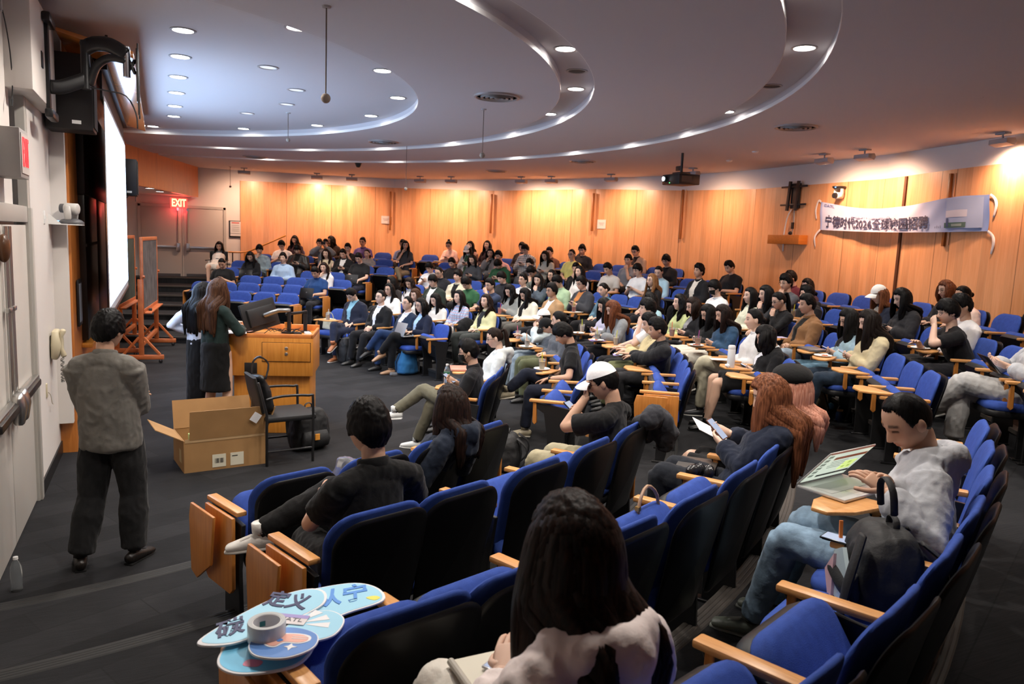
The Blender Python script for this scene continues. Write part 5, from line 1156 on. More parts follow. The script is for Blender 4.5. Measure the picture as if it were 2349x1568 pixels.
for (s_, k) in sorted(set(FIX) | set(BND)):
    if s_ == 'N': continue
    lst = [list(q) for q in FIX.get((s_, k), [])]+[[e, None, True] for e in EMPTY.get((s_, k), [])]
    lst.sort(key=lambda q: q[0]); dmin = math.degrees(.475/RK(k)); pit = math.degrees(.53/RK(k))
    for it in range(60):
        for q, r in zip(lst, lst[1:]):
            g = dmin-(r[0]-q[0])
            if g > 0:
                wq, wr = (0 if q[2] else 1), (0 if r[2] else 1)
                if wq+wr == 0: wq = wr = 1
                q[0] -= g*.5*wq/(wq+wr)*2*.5; r[0] += g*.5*wr/(wq+wr)*2*.5
    lo, hi = BND.get((s_, k), (lst[0][0], lst[-1][0])); out = []
    seq = [lo-pit/2]+[q[0] for q in lst]+[hi+pit/2]
    for j in range(len(seq)-1):
        n_ = int((seq[j+1]-seq[j])/pit+.22)-1
        for m_ in range(max(0, n_)): out.append([seq[j]+(seq[j+1]-seq[j])*(m_+1)/(n_+1), None])
        if j < len(lst): out.append([lst[j][0], lst[j][1]])
    out.sort(key=lambda q: q[0]); SEATDEF += [(s_, k, a, i, j, len(out)) for j, (a, i) in enumerate(out)]
for k, an in NEAR.items():
    who = {op[4]['sa']: i for i, op in A.items() if op[2] == k and op[4].get('sa', 0) < -47}
    SEATDEF += [('N', k, a, who.get(a, who.get(a+.0)), j, len(an)) for j, a in enumerate(an)]
SANG = {i: a for (s_, k, a, i, j, n_) in SEATDEF if i is not None}
TABS = {113: 'R'}; TPOS = {}
for q in TOPS:
    kd, i, px, py, c, lab = q; k = A[i][2]; org, rz = seatframe(k, SANG[i]); v = Matrix.Rotation(-rz, 3, 'Z') @ (on_z(px, py, ZK[k]+.69)-org)
    s_ = TABS.get(i) or ('R' if v.x > 0 else 'L'); s_ = 'R' if i == 115 else s_; TABS[i] = s_; sg = 1 if s_ == 'R' else -1
    TPOS[lab] = (i, Vector((sg*min(max(sg*v.x, .02), .21), min(max(v.y, .44), .58), .692)))
BLK = {'N': 'near block', 'M1': 'right middle block', 'M2': 'left middle block', 'F': 'far block'}
SEAT_AT = {}; used = set()
for (s_, k, a, i, j, n_) in SEATDEF:
    end = ('L' if j == 0 else '')+('R' if j == n_-1 else '')
    row = ORD[k]+' row'
    if i is not None: lab = 'blue auditorium seat under the '+short(A[i][3]); grp = 'occupied auditorium seats'
    else:
        grp = 'empty auditorium seats'
        ps = [(abs(j2-j), j2, i2) for (s2, k2, a2, i2, j2, n2) in SEATDEF if s2 == s_ and k2 == k and i2 is not None]
        if ps:
            d_, j2, i2 = min(ps); side_ = 'near' if j < j2 else 'far'
            lab = 'empty blue seat '+('next to' if d_ == 1 else ORD[d_-1]+' past')+' the one '+short(A[i2][3], 8)[7:]+', '+side_+' side'
            if lab in used or len(lab.split()) > 16: lab = 'empty blue seat, %s from the near end, %s of the %s' % (ORD[j], row, BLK[s_])
        else: lab = 'empty blue auditorium seat, %s from the near end, %s of the %s' % (ORD[j], row, BLK[s_])
    assert lab not in used, lab
    used.add(lab)
    fold = 'L' if (s_ == 'N' and j == 0) or (s_ == 'M1' and j == 0 and k == 2) else ''
    up = i is None and not (s_ == 'N' and k == 4 and a == -65.6) and not (s_ == 'M2' and k == 0 and a > 30)
    tb = TABS.get(i, ''); 
    if (s_, k) == ('M2', 0) and a > 34: tb = 'L'
    if i is None and s_ == 'M1' and (k, j) in ((2, 2), (3, 1), (4, 0), (4, 2)): tb = 'L'
    panel = ('L' if 'L' in end and (s_ in 'NF' or (s_ == 'M1' and k == 2)) else '')+('R' if 'R' in end and s_ in ('N', 'F') else '')
    t = seat(k, a, lab, grp, up, end, tb, fold, panel=panel)
    SEAT_AT[(s_, k, j)] = (t, a)
    if i is not None:
        P, pa, _ = PLACE[i]; px, py, kk, plab, op = A[i]
        org = polar(RK(k), a, ZK[k]); rz = R(a)+R(90)
        loc = Matrix.Rotation(-rz, 3, 'Z') @ (P-org); op2 = {q: v for q, v in op.items() if q not in ('f', 'H', 'sa')}
        if 'top' in op2: loc = Vector(op2.pop('top'))
        PINFO[i] = person(plab, org, rz, loc, **op2); PINFO[i]['seat'] = t
def seat_world(i, v):
    d = PINFO[i]; return d['origin']+Matrix.Rotation(d['rz'], 3, 'Z') @ Vector(v)
# ================================================================= FRONT OF THE HALL
PINE = wood('easel_wood', 'd27a45', 'b9602f', .45, (3, 3, 3))
LECT = wood('lectern_wood', 'da9440', 'c27a2a', .38, (14, 14, 1.0))
BOARDG = plain('green_chalkboard', (.045, .075, .06), .7, var=.25, vscale=5)
BOARDK = plain('grey_chalkboard', (.11, .115, .115), .75, var=.5, vscale=4)
SLATE = plain('black_chalkboard', (.022, .014, .011), .28, var=.25, vscale=2)
# ---- projection screen
t = thing('projection_screen', 'large white lit projection screen hanging before the black boards on the front wall', 'projection screen', (1.3, .18, 0))
mb = MB().box((0, 0, 2.36), (.006, 4.42, 2.1)); mb.build('border', plain('screen_border', (.55, .55, .57), .7), t)
def screen_mat():
    m, nt, p = newmat('screen_picture'); L = nt.links
    tc = N(nt, 'ShaderNodeTexCoord'); nz = N(nt, 'ShaderNodeTexNoise'); mp = N(nt, 'ShaderNodeMapping'); mp.inputs['Scale'].default_value = (1, .8, .5); L.new(tc.outputs['Object'], mp.inputs[0]); L.new(mp.outputs[0], nz.inputs[0]); nz.inputs['Scale'].default_value = 1.2
    cr = N(nt, 'ShaderNodeValToRGB'); cr.color_ramp.elements[0].color = (.36, .60, 1, 1); cr.color_ramp.elements[1].color = (.55, .74, 1, 1); L.new(nz.outputs['Fac'], cr.inputs[0])
    L.new(cr.outputs[0], p.inputs['Emission Color']); p.inputs['Emission Strength'].default_value = 3.0; p.inputs['Base Color'].default_value = (.7, .7, .7, 1); return m
mb = MB().box((.004, 0, 2.38), (.004, 4.3, 1.96)); mb.build('lit_picture', screen_mat(), t)
LIL = plain('slide_lilac', (.3, .3, .6), .8, emit=(.38, .42, .85), estr=1.3)
mb = MB()
for y, z, wd, h in ((-1.55, 1.78, .5, .16), (-.85, 2.02, .45, .13), (.1, 2.25, .4, .12)): mb.box((.008, y, z), (.002, wd, h*.4)); mb.box((.008, y, z-h*.5), (.002, wd, h*.4))
for i in range(6): mb.box((.008, -1.2+.25*i, 1.55-.03*(i % 2)), (.002, .16, .012))
mb.build('slide_drawing', LIL, t)
MB().cyl((-.005, -2.21, 1.30), (-.005, 2.21, 1.30), .022, 12).build('bottom_bar', BLACK, t)
MB().box((-.02, 0, 3.55), (.02, 4.42, .36)).build('top_leader', plain('screen_leader', (.03, .03, .033), .6), t)
MB().box((-.03, 0, 3.70), (.14, 4.6, .14)).build('roller_case', BLACK, t)
# ---- wooden canopy over the screen
t = thing('screen_canopy', 'polished wooden canopy panel hanging under the ceiling above the screen', 'canopy', (1.3, 0, 0))
GLW = wood('canopy_wood', 'd98a45', 'c27434', .12, (2, 14, 1), coat=.8)
mb = MB(); mb.add([(-.3, -2.8, 3.78), (.28, -2.8, 3.63), (.28, 2.7, 3.63), (-.3, 2.7, 3.78), (-.3, -2.8, 3.81), (.28, -2.8, 3.69), (.28, 2.7, 3.69), (-.3, 2.7, 3.81)], [(0, 3, 2, 1), (4, 5, 6, 7), (0, 1, 5, 4), (1, 2, 6, 5), (2, 3, 7, 6), (3, 0, 4, 7)]); mb.build('panel', GLW, t, bevel=.006)
for y in (-2.3, 0, 2.3): MB().cyl((.05, y, 3.72), (.05, y, 3.9), .012, 8).build('hanger', BLACKM, t)
# ---- blackboards and wood frame
t = thing('chalkboard', 'tall black sliding chalkboards on the wooden front wall behind the screen', 'chalkboard', (1.0, 0, 0))
MB().box((.035, 1.4, 3.0), (.07, 5.6, 1.0)).build('upper_panel', plain('black_upper', (.012, .010, .010), .4), t, bevel=.004)
MB().box((.03, -.6, 1.85), (.06, 1.55, 1.72)).build('left_board', SLATE, t, bevel=.004)
MB().box((.03, 1.0, 1.85), (.05, 1.6, 1.72)).build('middle_board', SLATE, t, bevel=.004)
MB().box((.03, 2.65, 1.85), (.06, 1.6, 1.72)).build('right_board', SLATE, t, bevel=.004)
MB().box((.065, -.6, 1.98), (.012, 1.55, .03)).build('rail', BLACK, t)
MB().box((.05, 1.0, .94), (.1, 4.9, .04)).build('chalk_tray', LECT, t, bevel=.006)
# ---- framed notice on the wood
t = thing('notice_frame', 'narrow black framed notice on the wooden front wall behind the grey sweater', 'frame', (1.005, -1.72, 1.42))
MB().box((.012, 0, 0), (.02, .30, .46)).build('frame', BLACK, t, bevel=.004); MB().box((.023, 0, .0), (.003, .24, .38)).build('paper', plain('notice_paper', (.25, .27, .33), .6), t)
# ---- loudspeakers beside the screen
def speaker(loc, label, sc_=1):
    t = thing('loudspeaker', label, 'loudspeaker', loc)
    MB().box((0, 0, 0), (.40*sc_, .36, .70*sc_)).build('cabinet', plain('speaker_black', (.012, .010, .010), .55), t, bevel=.012)
    MB().box((.205*sc_, 0, 0), (.012, .33, .64*sc_)).build('grille', plain('speaker_grille', (.02, .02, .02), .8, bump=.6, bscale=300), t, bevel=.004)
    MB().box((.06*sc_, -.181, -.28*sc_), (.07, .004, .03)).build('maker_plate', WHITEP, t)
    MB().box((-.21*sc_, .05, .0), (.05, .10, .30)).build('wall_bracket', BLACKM, t, bevel=.005)
speaker((1.065, -2.44, 3.33), 'black loudspeaker cabinet mounted at the near edge of the projection screen', .92)
speaker((1.28, 3.2, 2.95), 'narrow black loudspeaker at the far edge of the projection screen', .8)
# ---- television arm on the soffit
t = thing('television_bracket', 'black swing-out television arm without a television high on the near soffit', 'bracket', (.97, -3.2, 3.42))
MB().box((.012, 0, -.02), (.03, .07, .78)).build('wall_channel', BLACKM, t, bevel=.006)
for z in (.34, -.38): MB().box((.03, 0, z), (.06, .34, .07)).build('wall_foot', BLACKM, t, bevel=.015)
def armbar(pts, a, b): return MB().sweep(pts, [(a, b)]*len(pts), 10, ref=(0, 0, 1), power=3.5)
armbar([(.03, 0, -.16), (.10, .02, -.15), (.20, .05, -.10), (.27, .07, -.06)], .055, .03).build('lower_arm', BLACKM, t, smooth=60)
MB().cyl((.27, .07, -.14), (.27, .07, .24), .035, 14).build('elbow_pin', BLACKM, t)
armbar([(.27, .07, .18), (.34, .05, .22), (.45, .02, .22), (.56, .0, .16)], .06, .032).build('upper_arm', BLACKM, t, smooth=60)
armbar([(.30, .07, -.09), (.35, .05, .05), (.45, .02, .12), (.56, .0, .11)], .03, .03).build('arm_rib', BLACKM, t, smooth=60)
MB().cyl((.57, 0, -.02), (.57, 0, .22), .028, 12).build('pivot', CHROME, t)
for i, (z0, z1) in enumerate(((.02, .12), (.14, .02))): MB().sweep([(.575, .0, z0), (.63, .01, z1)], [.014, .014], 8).build('tilt_link', BLACKM, t)
MB().box((.645, .0, .0), (.012, .10, .42)).build('mount_plate', BLACKM, t, bevel=.004)
for y in (-.13, .13): MB().box((.655, y, -.05), (.012, .03, .56)).build('mount_rail', BLACKM, t, bevel=.004)
MB().sweep([(.29, .07, -.12), (.42, .03, -.14), (.56, .0, -.17), (.63, .0, -.30), (.64, 0, -.42)], [.006]*5, 6).build('cable', BLACK, t)
t = thing('wall_jack', 'small black jack plate beside the television arm channel', 'jack', (.972, -3.42, 3.42)); MB().box((0, 0, 0), (.01, .08, .12)).build('plate', BLACK, t, bevel=.003)
t = thing('loose_cable', 'thin black cable dangling from a grey box on the white wall near the ceiling', 'cable', (.82, -4.15, 3.55))
MB().box((0, 0, .1), (.04, .05, .16)).build('junction_box', GREYP, t, bevel=.004); MB().sweep([(.02, .01, .03), (.025, .08, -.05), (.025, .2, -.2), (.025, .24, -.4), (.03, .16, -.52)], [.004]*5, 6).build('cord', BLACK, t); MB().cyl((.03, .16, -.52), (.03, .14, -.57), .008, 8).build('plug', BLACK, t)
t = thing('pipe', 'white upright conduit pipe at the top of the near white pier', 'pipe', (.90, -2.35, 3.3)); MB().cyl((0, 0, 0), (0, 0, .6), .03, 14).build('tube', WHITE, t); MB().cyl((0, .09, 0), (0, .09, .6), .02, 12).build('tube', WHITE, t)
# ---- exit signs
REDL = plain('exit_red', (.8, .05, .04), .4, emit=(1, .03, .04), estr=.9)
FACE = plain('exit_face', (.62, .58, .54), .5)
t = thing('exit_sign', 'grey edge-mounted EXIT sign with red letters above the near white door', 'exit sign', (.80, -4.28, 2.64))
MB().box((.075, 0, 0), (.15, .34, .32)).build('box', plain('exit_grey', (.42, .40, .38), .5), t, bevel=.008)
MB().box((.152, 0, 0), (.006, .30, .26)).build('face', FACE, t)
text('letters', 'EXIT', .19, REDL, t, facing((.158, 0, 0), (1, 0, 0)) @ Matrix.Diagonal((.62, 1.45, 1, 1)), .002, bold=.0)
t = thing('exit_sign', 'glowing red EXIT sign over the far double door', 'exit sign', (2.2, 11.9, 2.86))
MB().box((0, 0, 0), (.42, .05, .26)).build('box', plain('exit_back', (.25, .05, .04), .3, emit=(1, .1, .08), estr=.5), t, bevel=.006)
text('letters', 'EXIT', .23, plain('exit_red_far', (.9, .2, .1), .4, emit=(1, .22, .08), estr=4), t, facing((0, -.03, 0), (0, -1, 0)) @ Matrix.Diagonal((.75, 1.2, 1, 1)), .002, bold=.006)
l = bpy.data.lights.new('lamp', 'POINT'); l.energy = 3.5; l.color = (1, .06, .07); l.shadow_soft_size = .12; lo = bpy.data.objects.new('lamp', l); COL.objects.link(lo); lo.parent = t; lo.location = (0, -.12, -.12)
# ---- near double door in the white wall
d = put('door_1', None) if False else None
def leaf(name, y0, y1, x, mat):
    ob = MB().box((x, (y0+y1)/2, 1.09), (.05, abs(y1-y0), 2.16)).build(name, mat, bevel=.004); return struct(ob)
d1 = leaf('door_1', -4.5, -3.56, .815, DOORP); d2 = leaf('door_2', -5.46, -4.515, .815, DOORP)
struct(MB().box((.815, -4.0, 2.25), (.08, 3.1, .12)).build('door_frame', FRAMEP, bevel=.005)); struct(MB().box((.83, -3.52, 1.15), (.1, .075, 2.3)).build('door_frame', FRAMEP, bevel=.006))
for dd, yc in ((d1, -4.03), (d2, -4.98)):
    MB().box((.87, yc, .98), (.05, .86, .09)).build('panic_bar', STEEL, dd, bevel=.012)
    MB().box((.885, yc+.05, .98), (.06, .62, .055)).build('push_pad', plain('dark_steel', (.16, .15, .14), .35, metal=1), dd, bevel=.012)
    s_ = -.40 if yc > -4.5 else .40
    MB().sweep([(.90, yc+s_-.02, 1.05), (.905, yc+s_, .98), (.90, yc+s_-.02, .88)], [(.055, .035), (.07, .045), (.055, .035)], 16, ref=(0, 1, 0)).build('latch_case', STEEL, dd, smooth=60)
    for q in (-.02, .03): MB().cyl((.865, yc+s_+q, 1.03), (.865, yc+s_+q, 2.16), .009, 10).build('latch_rod', STEEL, dd)
    MB().box((.87, yc+s_, 1.62), (.03, .09, .03)).build('rod_guide', STEEL, dd, bevel=.004)
t = thing('door_closer', 'brown rounded door holder knob near the top of the white door', 'door closer', (.86, -4.62, 2.02)); MB().ball((0, 0, 0), (.04, .06, .09), 14, 10).build('knob', plain('brown_knob', (.12, .05, .02), .35), t, smooth=180)
# ---- camera on its shelf, outlets, wall telephone
t = thing('camera_shelf', 'small white bracket shelf on the white pier holding a camera', 'shelf', (.86, -2.35, 2.185))
MB().box((.13, 0, 0), (.27, .20, .008)).build('shelf_board', WHITEP, t, bevel=.002); MB().prism([(0, 0), (.10, 0), (0, .09)], -.1, -.095, Matrix(((1, 0, 0, 0), (0, 0, 1, 0), (0, 1, 0, .004), (0, 0, 0, 1)))).build('gusset', WHITEP, t)
def ptz(loc, rz, label, s=1.0, invert=False, mats=None):
    t = thing('video_camera', label, 'camera', loc, rz); z = -1 if invert else 1; mats = mats or (plain('cam_dark', (.09, .09, .095), .4), plain('cam_silver', (.55, .53, .5), .35))
    MB().lathe([(.0001, 0), (.105*s, .002), (.108*s, .018*s), (.085*s, .038*s), (.05*s, .05*s), (.0001, .052*s)], n=24, M=Matrix.Diagonal((1.0, .82, z))).build('base', mats[0], t, smooth=60)
    for q in (-1, 1): MB().sweep([(0, q*.062*s, .045*s*z), (0, q*.068*s, .10*s*z), (0, q*.058*s, .155*s*z)], [(.03*s, .012*s), (.034*s, .014*s), (.022*s, .012*s)], 12, ref=(1, 0, 0)).build('yoke', mats[1], t, smooth=60)
    MB().sweep([(-.055*s, 0, .135*s*z), (.045*s, 0, .140*s*z)], [.052*s, .050*s], 20, ref=(0, 1, 0), cap=.4).build('camera_head', mats[1], t, smooth=60)
    MB().sweep([(.05*s, 0, .140*s*z), (.088*s, 0, .141*s*z)], [.042*s, .040*s], 20, ref=(0, 1, 0), cap=.1).build('lens', mats[0], t, smooth=50)
    MB().box((.098*s, .03*s, .022*s*z), (.012, .018, .012)).build('status_light', plain('blue_led', (.1, .2, .9), .3, emit=(.1, .4, 1), estr=3), t)
ptz((1.03, -2.36, 2.19), R(160), 'grey and silver pan-tilt camera standing on the white bracket shelf')
for nm, lab, y, z in (('outlet_plate', 'double socket plate on the pier under the camera shelf', -2.18, 2.02), ('outlet_plate', 'brown jack plate on the pier above the camera shelf', -2.17, 2.38)):
    t = thing(nm, lab, 'outlet', (.952, y, z)); MB().box((0, 0, 0), (.01, .12, .18)).build('plate', plain('tan_plate', (.42, .33, .25), .5), t, bevel=.003)
    for q in (-.04, .04): MB().lathe([(.0001, .008), (.022, .008), (.024, .002)], n=14, M=Matrix.Rotation(R(90), 3, 'Y') @ Matrix.Diagonal((1.2, 1, 1))).build('socket', WHITEP if '2.02' in str(z) else BLACK, t, loc=(0, 0, q))
t = thing('light_switch', 'small white switch plate on the pier left of the camera shelf', 'switch', (.862, -2.72, 2.24)); MB().box((0, 0, 0), (.008, .075, .115)).build('plate', WHITEP, t, bevel=.003); MB().box((.008, 0, 0), (.012, .012, .03)).build('toggle', WHITEP, t)
t = thing('wall_telephone', 'cream wall telephone with coiled cord on the white pier', 'telephone', (.865, -2.62, 1.12)); CREAM = plain('phone_cream', (.62, .55, .38), .45)
MB().sweep([(.03, 0, -.11), (.045, 0, 0), (.04, 0, .12)], [(.10, .03), (.105, .045), (.09, .03)], 20, ref=(0, 1, 0), power=4).build('base', CREAM, t, smooth=60)
MB().sweep([(.10, -.05, -.09), (.085, -.05, -.03), (.085, -.05, .08), (.10, -.05, .13)], [(.03, .024), (.022, .016), (.022, .016), (.03, .024)], 14, ref=(0, 1, 0)).build('handset', CREAM, t, smooth=60)
MB().box((.085, .045, -.01), (.01, .07, .12)).build('keypad', plain('phone_keys', (.5, .45, .33), .5), t, bevel=.003)
MB().sweep([(.09+.014*math.cos(i*1.6), -.07-.03*math.sin(math.pi*i/60)+.014*math.sin(i*1.6), -.10-.22*math.sin(math.pi*i/60)) for i in range(61)], [.004]*61, 5, cap=0).build('coiled_cord', plain('cord_grey', (.2, .19, .17), .5), t, smooth=180)
t = thing('phone_jack', 'small cream jack with a thin wire low on the white pier', 'jack', (.862, -3.0, .78)); MB().box((0, 0, 0), (.014, .05, .12)).build('plate', CREAM, t, bevel=.003); MB().sweep([(.01, .02, -.02), (.02, .08, -.06), (.02, .15, -.14), (.02, .24, -.17)], [.003]*4, 5).build('wire', CREAM, t)
# ---- rolling chalkboard easels
def easel(loc, rz, label, bm):
    t = thing('chalkboard_easel', label, 'easel', loc, rz)
    for y in (-1.0, 1.0):
        MB().box((0, y, .72), (.075, .05, 1.28)).build('post', PINE, t, bevel=.006)
        MB().box((0, y, .10), (.66, .06, .075)).build('foot', PINE, t, bevel=.012)
        mb = MB()
        for s_ in (-1, 1): mb.sweep([(s_*.27, y, .14), (s_*.035, y, .42)], [(.03, .022)]*2, 8, ref=(0, 1, 0), cap=.1, power=4)
        mb.build('brace', PINE, t, smooth=40)
        for s_ in (-1, 1):
            c = MB().sweep([(s_*.28, y-.012, .030), (s_*.28, y+.012, .030)], [.030, .030], 14, cap=.2).build('caster', BLACK, t, smooth=50); MB().box((s_*.28, y, .055), (.02, .035, .03)).build('caster_fork', STEEL, c)
    MB().box((0, 0, .30), (.05, 1.95, .07)).build('stretcher', PINE, t, bevel=.006)
    MB().box((.02, 0, 1.42), (.03, 1.86, 1.14)).build('slate', bm, t)
    mb = MB()
    for z in (.84, 2.0): mb.box((.02, 0, z), (.045, 1.95, .06))
    for y in (-.955, .955): mb.box((.02, y, 1.42), (.045, .06, 1.2))
    mb.build('board_frame', PINE, t, bevel=.005)
    MB().box((.07, 0, .80), (.13, 1.7, .025)).build('chalk_ledge', PINE, t, bevel=.006)
    for y in (-.99, .99): MB().cyl((.04, y, 1.4), (.07, y, 1.4), .025, 10).build('pivot_knob', PINE, t)
    return t
easel((1.55, 4.1, 0), R(-6), 'rolling wooden easel with grey chalkboard, the nearer and taller-looking of the pair by the stairs', BOARDK)
easel((1.16, 4.9, 0), R(-6), 'rolling wooden easel with green chalkboard, half behind the other one next to the screen', BOARDG)
t = tag(MB().box((1.58, 3.6, .83), (.05, .16, .035)).build('chalk_eraser', plain('eraser', (.03, .03, .03), .9), bevel=.006), 'black felt eraser lying on the ledge of the grey chalkboard easel', 'eraser')
# ---- far double door
for nm, x0, x1 in (('door_3', 1.28, 2.27), ('door_4', 2.31, 3.30)):
    dd = struct(MB().box(((x0+x1)/2, 11.93, 1.74), (x1-x0, .05, 2.02)).build(nm, plain('far_door_paint', (.50, .46, .42), .5), bevel=.004)); inner = x1-.1 if nm == 'door_3' else x0+.1; xc = (x0+x1)/2
    MB().box((xc, 11.88, 1.70), (.86, .05, .07)).build('panic_bar', STEEL, dd, bevel=.01); MB().box((inner, 11.87, 1.70), (.10, .07, .22)).build('latch_case', STEEL, dd, bevel=.012)
    MB().cyl((inner, 11.89, 1.8), (inner, 11.89, 2.72), .012, 8).build('latch_rod', STEEL, dd); MB().box((xc, 11.90, .87), (.88, .006, .24)).build('kick_plate', plain('kick', (.16, .155, .15), .35, metal=.8), dd)
    MB().box((inner, 11.88, 2.70), (.05, .05, .08)).build('rod_guide', STEEL, dd)
struct(MB().box((2.29, 11.94, 2.78), (2.16, .1, .07)).build('door_frame', FRAMEP)); struct(MB().box((3.345, 11.94, 1.75), (.07, .1, 2.1)).build('door_frame', FRAMEP)); struct(MB().box((1.24, 11.94, 1.75), (.07, .1, 2.1)).build('door_frame', FRAMEP)); struct(MB().box((2.29, 11.93, 1.74), (.035, .07, 2.02)).build('door_frame', FRAMEP))
struct(MB().box((2.2, 11.85, .765), (2.6, .5, .03)).build('trim_30', plain('landing_edge', (.62, .52, .22), .5)))
t = thing('notice_frame', 'black framed fire plan on the white wall right of the far double door', 'frame', (3.62, 11.94, 2.24)); MB().box((0, -.01, 0), (.33, .03, .46)).build('frame', BLACK, t, bevel=.004); MB().box((0, -.027, .01), (.27, .004, .40)).build('paper', plain('plan_paper', (.7, .69, .68), .6), t)
mb = MB(); mb.box((0, -.031, .17), (.2, .002, .03)); mb.build('red_heading', plain('plan_red', (.6, .12, .1), .6), t)
mb = MB(); mb.box((0, -.031, -.12), (.27, .002, .008)); [mb.box((0, -.031, .10-.05*i), (.2, .002, .006)) for i in range(4)]; mb.build('plan_lines', BLACK, t)
t = thing('handrail', 'wooden handrail rising beside the steps left of the far wood panelling', 'handrail', (3.5, 11.4, 0))
MB().sweep([(-.1, 0, 1.62), (.35, 0, 1.64), (.75, -.1, 1.82), (1.35, -.2, 2.12)], [.022]*4, 10).build('rail', LECT, t, smooth=60)
for x, y, z in ((.0, 0, 1.62), (.7, -.08, 1.80)): MB().cyl((x, y, .76), (x, y, z), .016, 8).build('post', BLACKM, t)
MB().box((.75, .15, 1.35), (.9, .04, .5)).build('low_panel', LECT, t)
# ---- televisions in the entrance recess
t = thing('television', 'thin television on the recess wall by the entrance, exit-sign reflection painted pink on screen', 'television', (.86, 8.1, 2.28), 0); MB().box((0, 0, 0), (.06, .95, .58)).build('casing', BLACK, t, bevel=.006); MB().box((.032, 0, 0), (.004, .9, .53)).build('screen', plain('tv_pink_reflection', (.1, .05, .08), .12, emit=(.9, .35, .55), estr=.35), t); MB().box((-.29, 0, 0), (.52, .05, .05)).build('wall_arm', BLACKM, t)  # pink emission stands in for the exit sign's reflection on the dark screen
t = thing('television_bracket', 'black empty television bracket beyond the far loudspeaker', 'bracket', (1.03, 5.0, 2.85)); MB().box((.15, 0, 0), (.3, .05, .06)).build('arm', BLACKM, t, bevel=.01); MB().sweep([(.03, 0, -.18), (.18, .05, -.14), (.30, .05, .0)], [.02]*3, 8).build('brace', BLACKM, t)
for y in (-.06, .10): MB().box((.33, y, 0), (.012, .03, .42)).build('mount_rail', BLACKM, t)
# ---- speaker's desk with its things
PX, PY = 3.02, -1.72; t = thing('lectern', 'orange-brown wooden lectern with a locked drawer in the middle of the floor', 'lectern', (PX-.12, PY, 0), R(-16)); LECTERN = t
MB().box((0, .10, .32), (.80, .62, .64)).build('lower_cabinet', LECT, t, bevel=.006)
MB().box((0, .08, .86), (.88, .72, .42)).build('upper_cabinet', LECT, t, bevel=.008)
mb = MB()
for c, d in (((0, -.265, 1.085), (.88, .03, .05)), ((0, .425, 1.10), (.88, .03, .08)), ((-.425, .08, 1.085), (.03, .72, .05)), ((.425, .08, 1.085), (.03, .72, .05))): mb.box(c, d)
mb.build('raised_edge', wood('lectern_edge', 'dc8b46', 'c87436', .4, (3, 3, 3)), t, bevel=.008)
MB().box((.16, -.285, .915), (.50, .012, .20)).build('drawer', LECT, t, bevel=.003); MB().box((.16, -.281, .915), (.512, .006, .212)).build('drawer_gap', plain('dark_gap', (.10, .045, .012), .6), t)
for z in (.955, .895):
    MB().lathe([(.0001, .010), (.014, .010), (.018, .004), (.02, 0)], n=16, M=Matrix.Rotation(R(90), 3, 'X')).build('lock', STEEL, t, loc=(.16, -.291, z))
MB().box((-.21, -.285, .735), (.13, .01, .12)).build('black_plate', BLACK, t, bevel=.003)
MB().box((-.30, .10, .66), (.5, .5, .02)).build('shelf_edge', LECT, t)
def on_lect(x, y, z): return Matrix.Rotation(R(-16), 3, 'Z') @ Vector((x, y, 0))+Vector((PX-.12, PY, z))
zt = 1.075
t = thing('monitor', 'black desktop monitor seen from behind, tilted on an arm over the lectern', 'monitor', on_lect(-.17, .04, zt), R(-16+52))
M0 = Matrix.Translation((0, 0, .20)) @ Matrix.Rotation(R(-14), 4, 'X') @ Matrix.Rotation(R(-9), 4, 'Y')
mb = MB(); mb.X = M0; mb.box((0, 0, 0), (.50, .022, .32)); mb.build('casing', plain('monitor_black', (.02, .02, .021), .35), t, bevel=.006)
mb = MB(); mb.X = M0; mb.box((0, -.024, -.01), (.38, .035, .20)); mb.build('back_bulge', plain('monitor_black', (.02, .02, .021), .35), t, bevel=.012)
mb = MB(); mb.X = M0; mb.box((0, .0125, .01), (.47, .002, .28)); mb.build('display', plain('monitor_face', (.05, .06, .07), .15, emit=(.6, .75, 1), estr=.6), t)
MB().sweep([(.02, -.05, .20), (.12, -.16, .26), (.22, -.22, .26)], [(.03, .025)]*3, 10).build('arm', plain('arm_silver', (.28, .28, .28), .3, metal=.7), t, smooth=50); MB().cyl((.22, -.22, 0), (.22, -.22, .28), .022, 12).build('stand_pole', BLACKM, t)
MB().box((.22, -.22, .01), (.12, .12, .02)).build('stand_foot', BLACKM, t, bevel=.003)
t = thing('document_camera', 'black gooseneck microphone post clamped at the right rear of the lectern', 'microphone', on_lect(.30, .22, zt)); MB().cyl((0, 0, 0), (0, 0, .25), .022, 12).build('post', BLACKM, t); MB().box((-.1, 0, .22), (.24, .05, .03), ry=-.12).build('arm', BLACKM, t, bevel=.008); MB().box((0, 0, .008), (.10, .08, .016)).build('clamp', BLACKM, t)
t = tag(MB().box((0, 0, .018), (.06, .15, .035)).build('power_adapter', WHITEP, bevel=.006, loc=on_lect(.36, -.06, zt), rz=R(0)), 'white power adapter lying at the right corner of the lectern', 'adapter')
t = tag(MB().box((0, 0, .012), (.08, .1, .022)).build('small_box', BLACK, bevel=.004, loc=on_lect(.24, .0, zt)), 'small black box next to the white adapter on the lectern', 'box')
mb = MB(); rnd = random.Random(4)
for c in range(4):
    pts = [on_lect(-.1+.35*i/9+rnd.uniform(-.02, .02), -.05+.12*rnd.random()+.03*c, zt+.008+abs(math.sin(i*.9+c))*.05) for i in range(10)]; mb.sweep(pts, [.004]*10, 6)
tag(mb.build('cables', BLACK, smooth=180), 'tangle of black cables behind the monitor on the lectern', 'cable')
